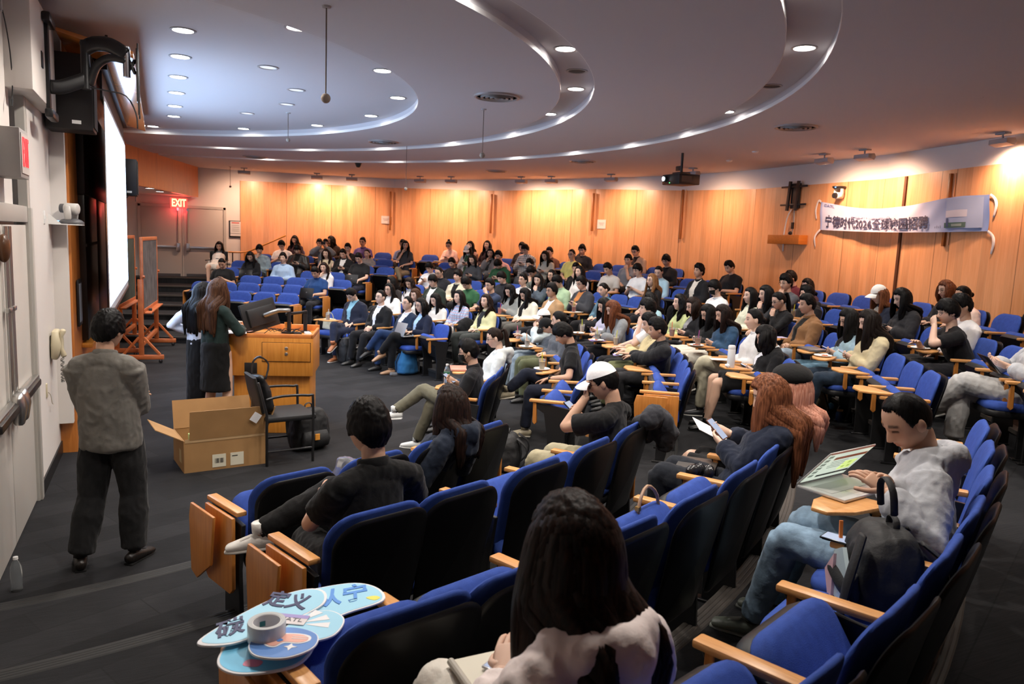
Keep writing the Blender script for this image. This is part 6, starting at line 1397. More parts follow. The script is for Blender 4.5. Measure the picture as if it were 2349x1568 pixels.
for i, (x, y, rz_, lab) in enumerate(((-.38, -.2, .2, 'sheet of white paper hanging over the left edge of the lectern'), (-.3, .0, -.3, 'pinkish sheet lying further back on the lectern by the hands'))):
    tag(MB().box((0, 0, .002+.003*i), (.22, .30, .003), rz=rz_).build('paper_sheet', plain('paper_white' if not i else 'paper_pink', (.8, .78, .78) if not i else (.75, .5, .5), .7), loc=on_lect(x, y, 1.112), rz=R(-16)), lab, 'paper')
t = thing('paper_cup', 'small wooden pencil cup standing behind the monitor', 'cup', on_lect(.1, .28, zt)); MB().lathe([(.0001, 0), (.035, 0), (.04, .10), (.036, .10), (.032, .01)], n=16).build('cup', LECT, t)
# ---- hanging microphones, vents, detectors, dome camera
for i, (px, py, zb, lab) in enumerate(((749, 14, 3.20, 'spherical hanging microphone nearest to the camera, on a thin rod from the ceiling'), (1110, 250, 3.28, 'pale spherical hanging microphone below the large ceiling vent'), (933, 338, 3.1, 'small hanging microphone far out before the wood panelling'), (661, 275, 3.55, 'tiny hanging microphone under the bluish ceiling disc'), (528, 384, 3.35, 'small dark hanging microphone near the far double door'))):
    p = on_z(px, py, 3.8); rr_ = math.hypot(p.x, p.y); zt_ = 3.9 if rr_ < 4.8 or 6.4 < rr_ < 6.76 or 8.4 < rr_ < 8.77 else 3.8+max(0, .06*(rr_-8.77)/6.7)
    t = thing('hanging_microphone', lab, 'microphone', (p.x, p.y, 0), 0, 'hanging microphones'); r = .035 if i < 2 else .03
    MB().lathe([(.0001, zt_-.014), (.03, zt_-.012), (.035, zt_)], n=14).build('ceiling_cup', RIM, t); MB().cyl((0, 0, zb), (0, 0, zt_), .005, 6).build('rod', plain('rod_brown', (.18, .13, .10), .5), t)
    MB().ball((0, 0, zb-r), r, 16, 10).build('ball', plain('mic_grey', (.33, .27, .22), .6), t, smooth=180)
for i, (px, py, r, lab) in enumerate(((1140, 221, .26, 'large round ceiling vent between the two light troughs, nearest one'), (880, 325, .26, 'round ceiling vent far off between the inner disc and first trough'), (1826, 292, .27, 'round ceiling vent in front of the right wood wall'), (585, 359, .26, 'round ceiling vent furthest to the left near the entrance'), (1336, 370, .26, 'round ceiling vent near the projector'), (1138, 393, .25, 'round ceiling vent close to the middle of the back wall'))):
    p = on_z(px, py, 3.8); t = thing('ceiling_vent', lab, 'vent', (p.x, p.y, 3.8 if math.hypot(p.x, p.y) < 8.8 else 3.8+.06*(math.hypot(p.x, p.y)-8.77)/6.7), 0, 'round ceiling vents')
    MB().lathe([(r, 0), (r*.98, -.018), (r*.9, -.022), (r*.86, -.012), (r*.86, -.002)], n=40).build('rim', plain('vent_rim', (.36, .33, .32), .4), t, smooth=50)
    MB().lathe([(.0001, -.003), (r*.86, -.003)], n=32).build('shade', plain('vent_dark', (.02, .02, .02), .8), t)
    mb = MB()
    for q in (.68, .48, .28): mb.lathe([(r*q+.03*r, -.006), (r*q+.02*r, -.03), (r*q-.08*r, -.022), (r*q-.08*r, -.014), (r*q, -.012), (r*q+.03*r, -.006)], n=36)
    mb.ball((0, 0, -.02), (r*.12, r*.12, .012), 12, 6); mb.build('cone_rings', plain('vent_cone', (.25, .23, .22), .4), t, smooth=50)
for px, py, lab in ((1733, 345, 'row of pale stains like small dots, smoke detector near the right wall'), (1673, 366, 'small white smoke detector left of the wall washers')):
    p = on_z(px, py, 3.83); t = thing('smoke_detector', lab.replace('row of pale stains like small dots, ', 'small '), 'detector', (p.x, p.y, 3.825)); MB().lathe([(.0001, -.035), (.04, -.035), (.055, -.02), (.058, .005)], n=20).build('cover', WHITEP, t)
p = on_z(822, 374, 3.8); t = thing('dome_camera', 'small dark dome camera on the ceiling far left of the projector', 'camera', (p.x, p.y, 3.8)); MB().lathe([(.0001, -.1), (.04, -.09), (.06, -.05), (.07, -.02), (.08, 0)], n=20).build('dome', BLACK, t)
# ---- ceiling projector
p = on_z(1566, 352, 3.8); t = thing('projector', 'black ceiling projector with lit lens before the right wood wall', 'projector', (p.x, p.y, 0), R(178))
MB().box((0, 0, 3.36), (.42, .50, .17)).build('body', BLACK, t, bevel=.015); MB().sweep([(.20, -.14, 3.37), (.25, -.14, 3.37)], [.055, .05], 20, ref=(0, 1, 0), cap=.1).build('lens_barrel', BLACKM, t, smooth=50)
MB().lathe([(.0001, .004), (.034, .002), (.036, 0)], n=18, M=Matrix.Rotation(R(90), 3, 'Y')).build('lens', plain('projector_lens', (.5, .6, .7), .1, emit=(.75, .9, 1), estr=6), t, loc=(.262, -.14, 3.37))
MB().box((.06, .251, 3.36), (.20, .004, .10)).build('side_vent', plain('vent_brown', (.08, .06, .05), .6), t); MB().box((.212, -.02, 3.30), (.004, .02, .01)).build('status_light', plain('green_led', (.1, .8, .1), .3, emit=(.1, 1, .2), estr=2), t)
MB().cyl((0, 0, 3.44), (0, 0, 3.82), .022, 12).build('drop_pole', BLACKM, t); MB().box((0, 0, 3.47), (.2, .24, .03)).build('mount_plate', BLACKM, t, bevel=.004); MB().box((-.02, -.1, 3.56), (.05, .14, .08)).build('cable_block', BLACKM, t, bevel=.006)
# ================================================================= THINGS PEOPLE BROUGHT, STANDING PEOPLE, BANNER
def wpos(i, v): d = PINFO[i]; return d['origin']+Matrix.Rotation(d['rz'], 3, 'Z') @ Vector(v)
CLEAR = plain('clear_plastic', (.9, .9, .9), .12, trans=.9, ior=1.3); PLATEW = plain('plate_white', (.85, .84, .82), .6)
def cup(loc, col, straw, label):
    t = thing('drink_cup', label, 'cup', loc, rnd.uniform(0, 6), 'drink cups on the tablet arms')
    MB().lathe([(.0001, .0), (.029, .0), (.041, .115), (.042, .118), (.039, .118), (.028, .004), (.0001, .004)], n=18).build('cup_wall', CLEAR, t, smooth=60)
    MB().lathe([(.0001, .006), (.0265, .006), (.0365, .092), (.0001, .092)], n=18).build('drink', plain('drink_'+col, lin(col)[:3], .25), t, smooth=60)
    MB().sweep([(.0, 0, .02), (.012, .008, .19)], [.0045, .0045], 8, cap=0).build('straw', plain('straw_'+straw, lin(straw)[:3], .4), t)
def plate(loc, food, label):
    t = thing('paper_plate', label, 'plate', loc, rnd.uniform(0, 6), 'paper plates on the tablet arms')
    MB().lathe([(.0001, .0), (.065, 0), (.088, .012), (.092, .014), (.088, .016), (.064, .004), (.0001, .004)], n=28).build('plate', PLATEW, t, smooth=60)
    mb = MB()
    if food:
        for q in range(4): mb.ball((rnd.uniform(-.03, .03), rnd.uniform(-.03, .03), .012), (rnd.uniform(.012, .024), rnd.uniform(.01, .02), .008), 10, 6)
        mb.build('food', plain('food_'+food[0], lin(food[0])[:3], .6), t, smooth=180)
        MB().sweep([(-.05, .02, .014), (.0, .045, .02), (.03, .04, .012)], [(.02, .006), (.026, .008), (.015, .004)], 8).build('napkin', PLATEW, t, smooth=60)
def laptop(loc, rz, label, col, open_=105, wd=.31, dp=.215, scr=None, mark=False):
    t = thing('laptop', label, 'laptop', loc, rz); m = plain('laptop_'+col, lin(col)[:3], .35, metal=.4)
    MB().box((0, 0, .008), (wd, dp, .014)).build('base', m, t, bevel=.004)
    if open_:
        MB().box((0, .012, .0155), (wd*.86, dp*.44, .002)).build('keyboard', plain('keys_dark' if col != 'dcdbd8' else 'keys_light', (.03, .03, .032) if col != 'dcdbd8' else (.62, .62, .60), .6), t)
        MB().box((0, -dp*.32, .0155), (wd*.34, dp*.26, .001)).build('touchpad', m, t)
        Mx = Matrix.Translation((0, dp/2, .015)) @ Matrix.Rotation(R(180-open_)-R(90), 4, 'X').inverted()
        mb = MB(); mb.X = Mx; mb.box((0, .003, dp/2), (wd, .006, dp)); lid = mb.build('lid', m, t, bevel=.0025)
        mb = MB(); mb.X = Mx; mb.box((0, -.0012, dp/2+.003), (wd*.95, .001, dp*.9)); mb.build('screen', scr or plain('screen_lit', (.1, .1, .12), .2, emit=(.75, .8, .9), estr=.7), t)
        if mark: mb = MB(); mb.X = Mx; mb.lathe([(.0001, 0), (.016, .0)], (0, .0068, dp*.55), 14, Matrix.Rotation(R(-90), 3, 'X')); mb.build('lid_mark', plain('lid_mark', (.15, .15, .16), .2), t)
    else: MB().box((0, 0, .0185), (wd, dp, .006)).build('lid', m, t, bevel=.0025)
    return t
def bottle(loc, label, labelcol=None, h=.21):
    t = thing('water_bottle', label, 'bottle', loc)
    MB().lathe([(.0001, 0), (.028, 0), (.032, .01), (.030, .03), (.032, .05), (.030, .075), (.032, .10), (.031, .14), (.022, .175), (.012, .19), (.012, .20)], n=20).build('body', plain('water_clear', (.85, .9, .92), .08, trans=.92, ior=1.2), t, smooth=60)
    MB().lathe([(.0001, .215), (.0135, .213), (.0145, .198), (.0001, .196)], n=16).build('cap', WHITEP, t)
    if labelcol: MB().lathe([(.0325, .085), (.0328, .09), (.0328, .125), (.0325, .13)], n=20).build('paper_label', plain('label_'+labelcol, lin(labelcol)[:3], .5), t)
rnd = random.Random(77)
for kd, i, px, py, c, lab in TOPS:
    ii, v = TPOS[lab]; p = wpos(i, v)
    if kd == 'cup': cup(p, c[0], c[1], lab)
    elif kd == 'plate': plate(p, c, lab)
    elif kd == 'paper': tag(MB().box((0, 0, .002), (.15, .21, .002)).build('flyer', plain('flyer_'+c[0], lin(c[0])[:3], .7), loc=p, rz=PINFO[i]['rz']+rnd.uniform(-.4, .4)), lab, 'paper')
    elif kd == 'laptop_closed': laptop(p, PINFO[i]['rz']+.15, lab, c[0], 0, .30, .21)
    elif kd == 'bottle': bottle(p, lab, '2f6f55')
    elif kd == 'thermos':
        t = thing('insulated_bottle', lab, 'bottle', p); MB().lathe([(.0001, 0), (.036, .0), (.038, .006), (.038, .18), (.036, .186)], n=24).build('body', plain('thermos_white', (.82, .81, .79), .35), t, smooth=50); MB().lathe([(.036, .186), (.037, .19), (.037, .212), (.030, .224), (.0001, .226)], n=24).build('lid', plain('thermos_lid', (.76, .75, .73), .4), t, smooth=50)
    elif kd == 'tissue':
        mb = MB(); [mb.ball((rnd.uniform(-.03, .03), rnd.uniform(-.02, .02), .018), (rnd.uniform(.015, .03), rnd.uniform(.015, .025), rnd.uniform(.01, .018)), 9, 6, Matrix.Rotation(rnd.uniform(0, 3), 3, 'X')) for _ in range(6)]; tag(mb.build('tissue', PLATEW, loc=p, smooth=60), lab, 'tissue')
# ---- phones in hands
PHONEB = plain('phone_black', (.012, .012, .014), .2); PHONES = plain('phone_screen', (.05, .05, .06), .1, emit=(.65, .75, 1), estr=.3)
def phone_at(P, nrm, up, label, col=None):
    t = thing('phone', label, 'phone', (0, 0, 0)); t.matrix_world = facing(P, nrm, up)
    MB().box((0, 0, 0), (.073, .15, .008)).build('case', col or PHONEB, t, bevel=.003); MB().box((0, 0, .0045), (.066, .138, .001)).build('screen', PHONES, t); MB().box((-.018, .052, -.0055), (.026, .03, .003)).build('camera_bump', PHONEB, t)
    return t
PALE = plain('phone_pale', (.6, .6, .52), .4)
for i, (px, py, k, lab, op) in A.items():
    ar = op.get('arms', ''); d = PINFO[i]
    if not ar.startswith('phone') or i in (102, 111, 113): continue
    Rm = Matrix.Rotation(d['rz'], 3, 'Z')
    H_ = d['H']; P = (H_[-1]+H_[1])/2 if ar == 'phone' else H_[-1 if ar[-1] == 'L' else 1]
    toh = (d['hc']-P).normalized(); P = P+toh*.012+Vector((0, .015, .045))
    phone_at(d['origin']+Rm @ P, Rm @ toh, Rm @ Vector((0, .5, 1)), ('pale' if i in (89, 107) else 'dark')+' phone held by the '+short(lab), PALE if i in (89, 107) else None)
for i, lab in ((110, 'dark phone held low by the person in white cap and black tee'), (111, 'phone in a brown case held by the person with copper hair')):
    d = PINFO[i]; Rm = Matrix.Rotation(d['rz'], 3, 'Z'); P = d['H'][1] if i == 110 else (d['H'][1]+d['H'][-1])/2; toh = (d['hc']-P).normalized()
    phone_at(d['origin']+Rm @ (P+toh*.015+Vector((0, .02, .05))), Rm @ toh, Rm @ Vector((0, .6, 1)), lab, None if i == 110 else plain('phone_brown', (.16, .07, .05), .4))
d = PINFO[102]; t = thing('compact_camera', 'small dark camera held by the person in black denim jacket', 'camera', wpos(102, (d['H'][1]+d['H'][-1])/2+Vector((0, .02, .05))), d['rz']); MB().box((0, 0, 0), (.11, .03, .065)).build('body', BLACK, t, bevel=.006); MB().lathe([(.0001, .03), (.022, .03), (.025, 0)], n=16, M=Matrix.Rotation(R(-90), 3, 'X')).build('lens', BLACKM, t)
d = PINFO[9]; t = thing('camera', 'dark camera raised to the eyes by the person in grey jacket', 'camera', wpos(9, (d['H'][1]+d['H'][-1])/2+Vector((0, .02, .06))), d['rz']); MB().box((0, 0, 0), (.12, .05, .08)).build('body', BLACK, t, bevel=.008); MB().lathe([(.0001, .08), (.034, .08), (.036, 0)], n=16, M=Matrix.Rotation(R(-90), 3, 'X')).build('lens', BLACKM, t)
# ---- laptops in use
for i, col, lab in ((3, '1c1d20', 'open dark laptop before the person in black top, left end of far block'), (13, '1e2024', 'open black laptop on the lap of the person in navy blue shirt'), (17, '26282c', 'open dark laptop in front of the black tee with orange print'), (53, '3a3b3f', 'open dark laptop in the middle of the upper rows'), (79, '6a6458', 'open grey laptop of the person in black tee by the back wall'), (22, 'a5a5a6', 'open silver laptop on the lap of the dark navy cardigan')):
    d = PINFO[i]; y = max(d['SC'].y+.36, .50); laptop(wpos(i, (0, y, .625)), d['rz'], lab, col, 112, mark=i in (13, 17, 3))
d = PINFO[65]; t = tag(MB().box((0, 0, .004), (.19, .26, .007)).build('tablet', PHONEB, bevel=.003, loc=wpos(65, (.02, .52, .64)), rz=d['rz']), 'dark tablet computer before the person in black cap', 'tablet')
def slide_screen():
    m, nt, p = newmat('slide_on_laptop'); p.inputs['Base Color'].default_value = (.12, .12, .12, 1); p.inputs['Emission Color'].default_value = (.58, .66, .55, 1); p.inputs['Emission Strength'].default_value = .42; p.inputs['Roughness'].default_value = .25; return m
d = PINFO[113]; t = laptop(wpos(113, (.33, .59, .692)), d['rz']-.31, 'open white laptop showing a slide, in front of the light grey hoodie', 'dcdbd8', 130, .355, .235, scr=slide_screen())
Mx = Matrix.Translation((0, .1175, .015)) @ Matrix.Rotation(R(180-130)-R(90), 4, 'X').inverted()
def onscr(x, z, wd, h, mat, nm):
    mb = MB(); mb.X = Mx; mb.box((x, -.0022, z), (wd, .0008, h)); return mb.build(nm, mat, t)
onscr(0, .232, .335, .012, plain('scr_bar', (.1, .04, .03), .4, emit=(.35, .12, .08), estr=.25), 'title_bar'); onscr(.035, .182, .255, .020, plain('scr_brown', (.1, .03, .02), .4, emit=(.20, .06, .03), estr=.35), 'slide_heading'); onscr(.035, .048, .255, .014, plain('scr_navy', (.02, .01, .03), .4), 'slide_footer')
onscr(.09, .105, .10, .07, plain('scr_green', (.3, .4, .1), .4, emit=(.55, .68, .22), estr=.5), 'slide_figure')
mb = MB(); mb.X = Mx
for q in range(6): mb.box((-.145, .205-.029*q, .0) if False else (-.142, -.0022, .205-.029*q), (.034, .0008, .018))
for q in range(4): mb.box((-.02, -.0022, .155-.016*q), (.13-.02*(q % 2), .0008, .003))
mb.build('slide_thumbnails', plain('scr_line', (.1, .12, .1), .5, emit=(.2, .24, .2), estr=.3), t)
mb = MB(); mb.X = Mx
for x, z in ((.09, .125), (.068, .092), (.112, .092)): mb.box((x, -.0028, z), (.024, .0006, .016))
mb.build('slide_boxes', plain('scr_green2', (.2, .3, .08), .4, emit=(.38, .5, .12), estr=.4), t)
mb = MB(); mb.X = Mx @ Matrix.Translation((.035-.115, -.003, .182)) @ Matrix.Rotation(R(90), 4, 'X')
phone_at(wpos(113, (-.265, .44, .671)), (0, 0, 1), PINFO[113]['root'].matrix_world.to_3x3() @ Vector((0, 1, 0)) if False else Matrix.Rotation(PINFO[113]['rz'], 3, 'Z') @ Vector((.1, 1, 0)), 'black phone lying on the wooden armrest by the light grey hoodie')
# ---- backpack on the seat beside the hoodie
BAGB = plain('bag_black', (.014, .014, .015), .65, bump=.4, bscale=90); BAGG = plain('bag_gloss', (.02, .02, .022), .25)
def backpack(loc, rz, label, mat, w_=.30, d_=.18, h_=.44, pocket=True, lean=0, deep=0):
    t = thing('backpack', label, 'backpack', loc, rz)
    mb = MB(); mb.sweep([(0, lean*.0, .03), (0, lean*.3, h_*.4), (0, lean*.7, h_*.75), (0, lean, h_*.95)], [(w_*.5, d_*.5), (w_*.52, d_*.55), (w_*.48, d_*.5), (w_*.36, d_*.32)], 20, ref=(1, 0, 0), cap=.35, power=3)
    ob = put('main_bag', bpy.data.meshes.new('main_bag'), t); union(mb, .012, 3, lambda V, Nn, F: set_mesh(ob, folds(V, Nn, .010, len(label), 9), F, mat))
    if pocket: MB().sweep([(0, d_*.52, .05), (0, d_*.58+lean*.3, h_*.28), (0, d_*.5+lean*.4, h_*.48)], [(w_*.38, d_*.16), (w_*.40, d_*.20), (w_*.34, d_*.10)], 16, ref=(1, 0, 0), cap=.3, power=3).build('front_pocket', mat, t, smooth=60)
    MB().sweep([(-.04, lean*.9-.02, h_*.98), (-.035, lean*.9-.02, h_*1.08), (0, lean*.9-.02, h_*1.12), (.035, lean*.9-.02, h_*1.08), (.04, lean*.9-.02, h_*.98)], [(.012, .006)]*5, 8, ref=(0, 1, 0)).build('grab_handle', mat, t, smooth=60)
    for s_ in (-1, 1): MB().sweep([(s_*w_*.28, -d_*.42+lean, h_*.92), (s_*w_*.34, -d_*.75, h_*.7), (s_*w_*.34, -d_*.72, h_*.35), (s_*w_*.36, -d_*.45, h_*.1)], [(.028, .008)]*4, 8, ref=(1, 0, 0)).build('shoulder_strap', mat, t, smooth=60)
    return t
d = PINFO[113]; t = backpack(wpos(113, (-.30, .29, .48)), d['rz']+.5, 'open black backpack on the seat, being searched by the light grey hoodie', BAGB, .32, .22, .30)
MB().sweep([(-.06, .0, .36), (-.055, .01, .44), (0, .02, .475), (.05, .02, .44), (.055, .01, .36)], [(.013, .006)]*5, 8, ref=(0, 1, 0)).build('tall_handle', BAGB, t, smooth=60)
MB().sweep([(-.13, .12, .30), (-.15, .16, .12), (-.13, .17, -.02)], [(.03, .012), (.03, .014), (.026, .01)], 8, ref=(1, 0, 0)).build('loose_strap', BAGB, t, smooth=60)
MB().prism([(-.12, .02), (.05, .0), (.08, .16), (-.02, .21), (-.10, .14)], .135, .15, Matrix(((1, 0, 0, 0), (0, 0, 1, 0), (0, 1, 0, 0), (0, 0, 0, 1)))).build('glossy_wrapper', plain('wrapper_pale', (.45, .55, .58), .15), t)
MB().prism([(.03, .0), (.07, -.02), (.14, .06), (.04, .16)], .15, .16, Matrix(((1, 0, 0, 0), (0, 0, 1, 0), (0, 1, 0, 0), (0, 0, 0, 1)))).build('pink_wrapper', plain('wrapper_pink', (.7, .45, .48), .2), t)
MB().box((.12, .12, .22), (.012, .012, .08), ry=.2).build('orange_tag', plain('orange_tag', (.7, .2, .04), .4), t)
# ---- copper-haired neighbour's laptop and paper
d = PINFO[111]; laptop(wpos(111, (.10, .50, .600)), d['rz']+.2, 'closed grey laptop lying on the lap of the copper-haired person', '5e5b58', 0, .31, .22)
MB().lathe([(.0001, 0), (.016, 0)], n=12).build('lid_logo', plain('logo_dark', (.03, .03, .03), .2), [o_ for o_ in bpy.data.objects if o_.get('label', '').startswith('closed grey laptop lying on the lap')][0], loc=(0, 0, .022))
t = tag(MB().box((0, 0, 0), (.21, .297, .003), rx=.45, ry=-.15).build('paper_sheet', plain('paper_white', (.8, .78, .78), .7), loc=wpos(112, (.10, .53, .70)), rz=PINFO[112]['rz']+.5), 'large white sheet of paper between the copper-haired person and the beret', 'paper')
t = thing('crumpled_bag', 'crumpled black plastic bag on the lap beside the closed grey laptop', 'bag', wpos(111, (-.10, .40, .62)), 0); mb = MB(); [mb.ball((rnd.uniform(-.05, .05), rnd.uniform(-.04, .04), .03), (rnd.uniform(.03, .05), rnd.uniform(.02, .04), rnd.uniform(.02, .035)), 9, 6, Matrix.Rotation(rnd.uniform(0, 3), 3, 'X')) for _ in range(7)]; mb.build('bag', BAGG, t, smooth=40)
# ---- black polo's tablet arm: phone and lanyard card
p0 = TPOS['closed black laptop lying on the tablet arm right of the black polo back'][1]
phone_at(wpos(115, p0+Vector((-.09, -.02, .028))), (0, 0, 1), Matrix.Rotation(PINFO[115]['rz'], 3, 'Z') @ Vector((.2, 1, 0)), 'dark phone on top of the closed black laptop beside the lanyard card')
t = thing('lanyard_card', 'lilac name card with purple ribbon on the closed black laptop', 'card', wpos(115, p0+Vector((.03, .0, .024))), PINFO[115]['rz']-.6)
MB().box((0, 0, .002), (.085, .125, .003)).build('card', plain('card_lilac', (.62, .62, .85), .4), t, bevel=.001); MB().sweep([(.03, .05, .006), (.06, .09, .02), (.10, .05, .012), (.05, -.04, .008), (-.04, -.08, .008)], [(.009, .0015)]*5, 6, ref=(1, 0, 0)).build('ribbon', plain('ribbon_purple', (.32, .10, .62), .5), t, smooth=60); MB().box((0, .01, .0042), (.05, .02, .0006)).build('card_text', plain('card_ink', (.08, .07, .2), .5), t)
# ---- pink sweater's notebook and phone
d = PINFO[116]; t = thing('notebook', 'cream notebook on the lap of the pale pink hooded sweater', 'notebook', wpos(116, (.10, .66, .668)), d['rz']-.25); MB().box((0, 0, .006), (.25, .19, .014)).build('cover', plain('notebook_cream', (.72, .68, .56), .5), t, bevel=.003); MB().cyl((-.13, -.09, .012), (-.13, .09, .012), .010, 10).build('spine', plain('notebook_spine', (.45, .42, .36), .4), t)
phone_at(wpos(116, (.09, .64, .690)), (0, 0, 1), Matrix.Rotation(d['rz'], 3, 'Z') @ Vector((-.3, 1, 0)), 'phone in a clear case lying on the cream notebook', plain('phone_clear', (.5, .5, .52), .15))
# ---- foam boards, tape and card on the nearest row's end armrest
o3, rz3 = seatframe(3, -74.2); FB = lambda v: o3+Matrix.Rotation(rz3, 3, 'Z') @ Vector(v)
FBLUE = plain('foam_lightblue', (.36, .68, .86), .45); FWH = plain('foam_white', (.82, .82, .84), .5); FMID = plain('foam_blue', (.11, .26, .62), .45); INK = plain('ink_navy', (.03, .035, .11), .5); FCY = plain('foam_cyan', (.16, .55, .82), .5); FLET = plain('foam_letter_blue', (.10, .30, .75), .5); PINKS = plain('foam_peach', (.85, .45, .36), .5)
def blob(pts, n=8):
    out = []; K = len(pts)
    for i in range(K):
        p0_, p1, p2, p3 = [Vector((*pts[(i+q) % K], 0)) for q in (-1, 0, 1, 2)]
        for j in range(n):
            u = j/n; out.append(.5*((2*p1)+(-p0_+p2)*u+(2*p0_-5*p1+4*p2-p3)*u*u+(-p0_+3*p1-3*p2+p3)*u**3))
    return [(q.x, q.y) for q in out]
def grow(poly, d_):
    c = Vector((sum(p[0] for p in poly)/len(poly), sum(p[1] for p in poly)/len(poly))); return [((p[0]-c.x)*(1+d_)+c.x, (p[1]-c.y)*(1+d_)+c.y) for p in poly]
zb = ZK[3]+.667
def board(px, py, z, ang, pts, top, label, rim=.06):
    p = on_z(px, py, zb+z); t = thing('foam_sign', label, 'sign', (p.x, p.y, zb+z), ang, 'cut-out foam signs on the end armrest'); ol = blob(pts)
    if not label.startswith('round'): ol = [(x_, y_*1.55) for x_, y_ in ol]
    else: ol = [(x_, y_*1.35) for x_, y_ in ol]
    MB().prism(grow(ol, rim), 0, .007).build('board', FWH, t, bevel=.002); MB().prism(ol, .0071, .0078).build('printed_face', top, t); return t
camr = math.atan2(CR.y, CR.x)
t = board(598, 1494, .000, camr, [(-.10, .0), (-.07, .07), (.04, .09), (.13, .05), (.12, -.04), (.0, -.075), (-.08, -.055)], FCY, 'pale cut-out foam sign at the bottom of the pile with a pink corner')
MB().prism(blob([(-.02, -.085), (.02, -.088), (.025, -.06), (-.015, -.055)]), .0075, .0085).build('pink_patch', plain('foam_pink', (.75, .2, .32), .5), t)
t = board(753, 1391, .009, camr, [(-.15, -.06), (-.16, .02), (-.06, .07), (.05, .10), (.13, .08), (.16, .03), (.08, -.02), (.0, -.06)], FBLUE, 'light blue foam sign with blue characters at the back of the pile')
text('lettering', '从宁', .085, FLET, t, Matrix.Translation((.03, .055, .009)) @ Matrix.Diagonal((1, 1.5, 1, 1)) @ Matrix.Rotation(.35, 4, 'Z'), .001, bold=.002)
MB().prism(blob([(.11, .055), (.135, .07), (.155, .06), (.14, .04)]), .0079, .0086).build('yellow_star', plain('foam_yellow', (.85, .75, .12), .5), t)
t = board(638, 1418, .018, camr, [(-.17, -.10), (-.13, -.02), (-.05, .07), (.03, .115), (.09, .11), (.11, .06), (.06, .0), (.0, -.05), (-.08, -.10)], FBLUE, 'large light blue fan-shaped foam sign with navy characters in the middle')
text('lettering', '碳', .075, INK, t, Matrix.Translation((-.115, -.085, .009)) @ Matrix.Diagonal((1, 1.5, 1, 1)) @ Matrix.Rotation(.5, 4, 'Z'), .001, bold=.002); text('lettering', '定义', .07, INK, t, Matrix.Translation((.0, .095, .009)) @ Matrix.Diagonal((1, 1.5, 1, 1)) @ Matrix.Rotation(-.1, 4, 'Z'), .001, bold=.002)
t = board(678, 1438, .027, camr, [(-.03, -.05), (.0, .03), (.07, .06), (.13, .03), (.12, -.03), (.05, -.055)], FBLUE, 'small light blue foam sign with white rays right of the tape roll')
mb = MB()
for a_ in (0, .5, 1.0): mb.prism([(.03*math.cos(a_+.1), .03*math.sin(a_+.1)), (.10*math.cos(a_-.1), .10*math.sin(a_-.1)), (.10*math.cos(a_+.22), .10*math.sin(a_+.22)), (.03*math.cos(a_+.2), .03*math.sin(a_+.2))], .0079, .0086)
mb.build('white_rays', FWH, t)
t = board(648, 1475, .036, camr, [(-.085, -.01), (-.05, .045), (.02, .055), (.085, .03), (.09, -.02), (.03, -.06), (-.05, -.055)], FMID, 'round blue foam sign with a peach coloured hand making an OK gesture', .04)
MB().prism(blob([(-.06, .0), (-.03, .035), (.03, .042), (.07, .03), (.075, .005), (.05, -.012), (.01, -.012), (-.01, -.035), (-.035, -.032), (-.05, -.015)]), .0079, .0088).build('hand_outline', FWH, t)
MB().prism(blob([(-.054, .0), (-.028, .030), (.03, .036), (.064, .025), (.068, .005), (.048, -.007), (.005, -.007), (-.012, -.029), (-.032, -.027), (-.046, -.012)]), .0089, .0096).build('hand_shape', PINKS, t)
MB().prism(blob([(-.018, .0), (-.008, .009), (.002, .0), (-.008, -.009)]), .0097, .0103).build('hand_hole', FMID, t)
mb = MB()
for q in (.012, .022): mb.box((.045, q, .0099), (.045, .0025, .0006))
mb.build('finger_lines', FWH, t); MB().prism([(.03, -.05), (.036, -.035), (.05, -.03), (.036, -.025), (.03, -.012), (.024, -.025), (.012, -.03), (.024, -.035)], .0079, .0088).build('white_star', FWH, t)
p = on_z(612, 1452, zb+.046); t = thing('tape_roll', 'roll of clear packing tape standing on the pile of foam signs', 'tape', (p.x, p.y, zb+.030), camr)
MB().lathe([(.040, 0), (.052, 0), (.053, .003), (.053, .052), (.052, .055), (.040, .055), (.0395, .03), (.040, 0)], n=36).build('tape', plain('tape_clear', (.86, .88, .88), .12, trans=.35, ior=1.3), t, smooth=50)
MB().lathe([(.0375, .001), (.0395, .001), (.0395, .054), (.0375, .054), (.0375, .001)], n=36).build('cardboard_core', plain('tape_core', (.78, .76, .74), .6), t, smooth=50)
for a_ in (.6, 2.2, 4.4, 5.2): MB().box((.0372*math.cos(a_), .0372*math.sin(a_), .028), (.0015, .024, .016), rz=a_).build('printed_mark', plain('tape_teal', (.05, .22, .22), .5), t)
p = on_z(665, 1410, zb+.05); t = thing('name_card', 'small lilac and cream card with printed letters CATL behind the tape roll', 'card', (p.x, p.y, zb+.036), camr-.1)
MB().box((0, 0, .001), (.105, .055, .002)).build('card', plain('card_cream', (.72, .66, .66), .5), t); MB().box((0, .018, .0022), (.105, .019, .0006)).build('lilac_band', plain('card_band', (.36, .30, .62), .5), t)
text('lettering', 'CATL', .030, plain('card_grey', (.12, .12, .14), .5), t, Matrix.Translation((.004, -.004, .0028)), .0003)
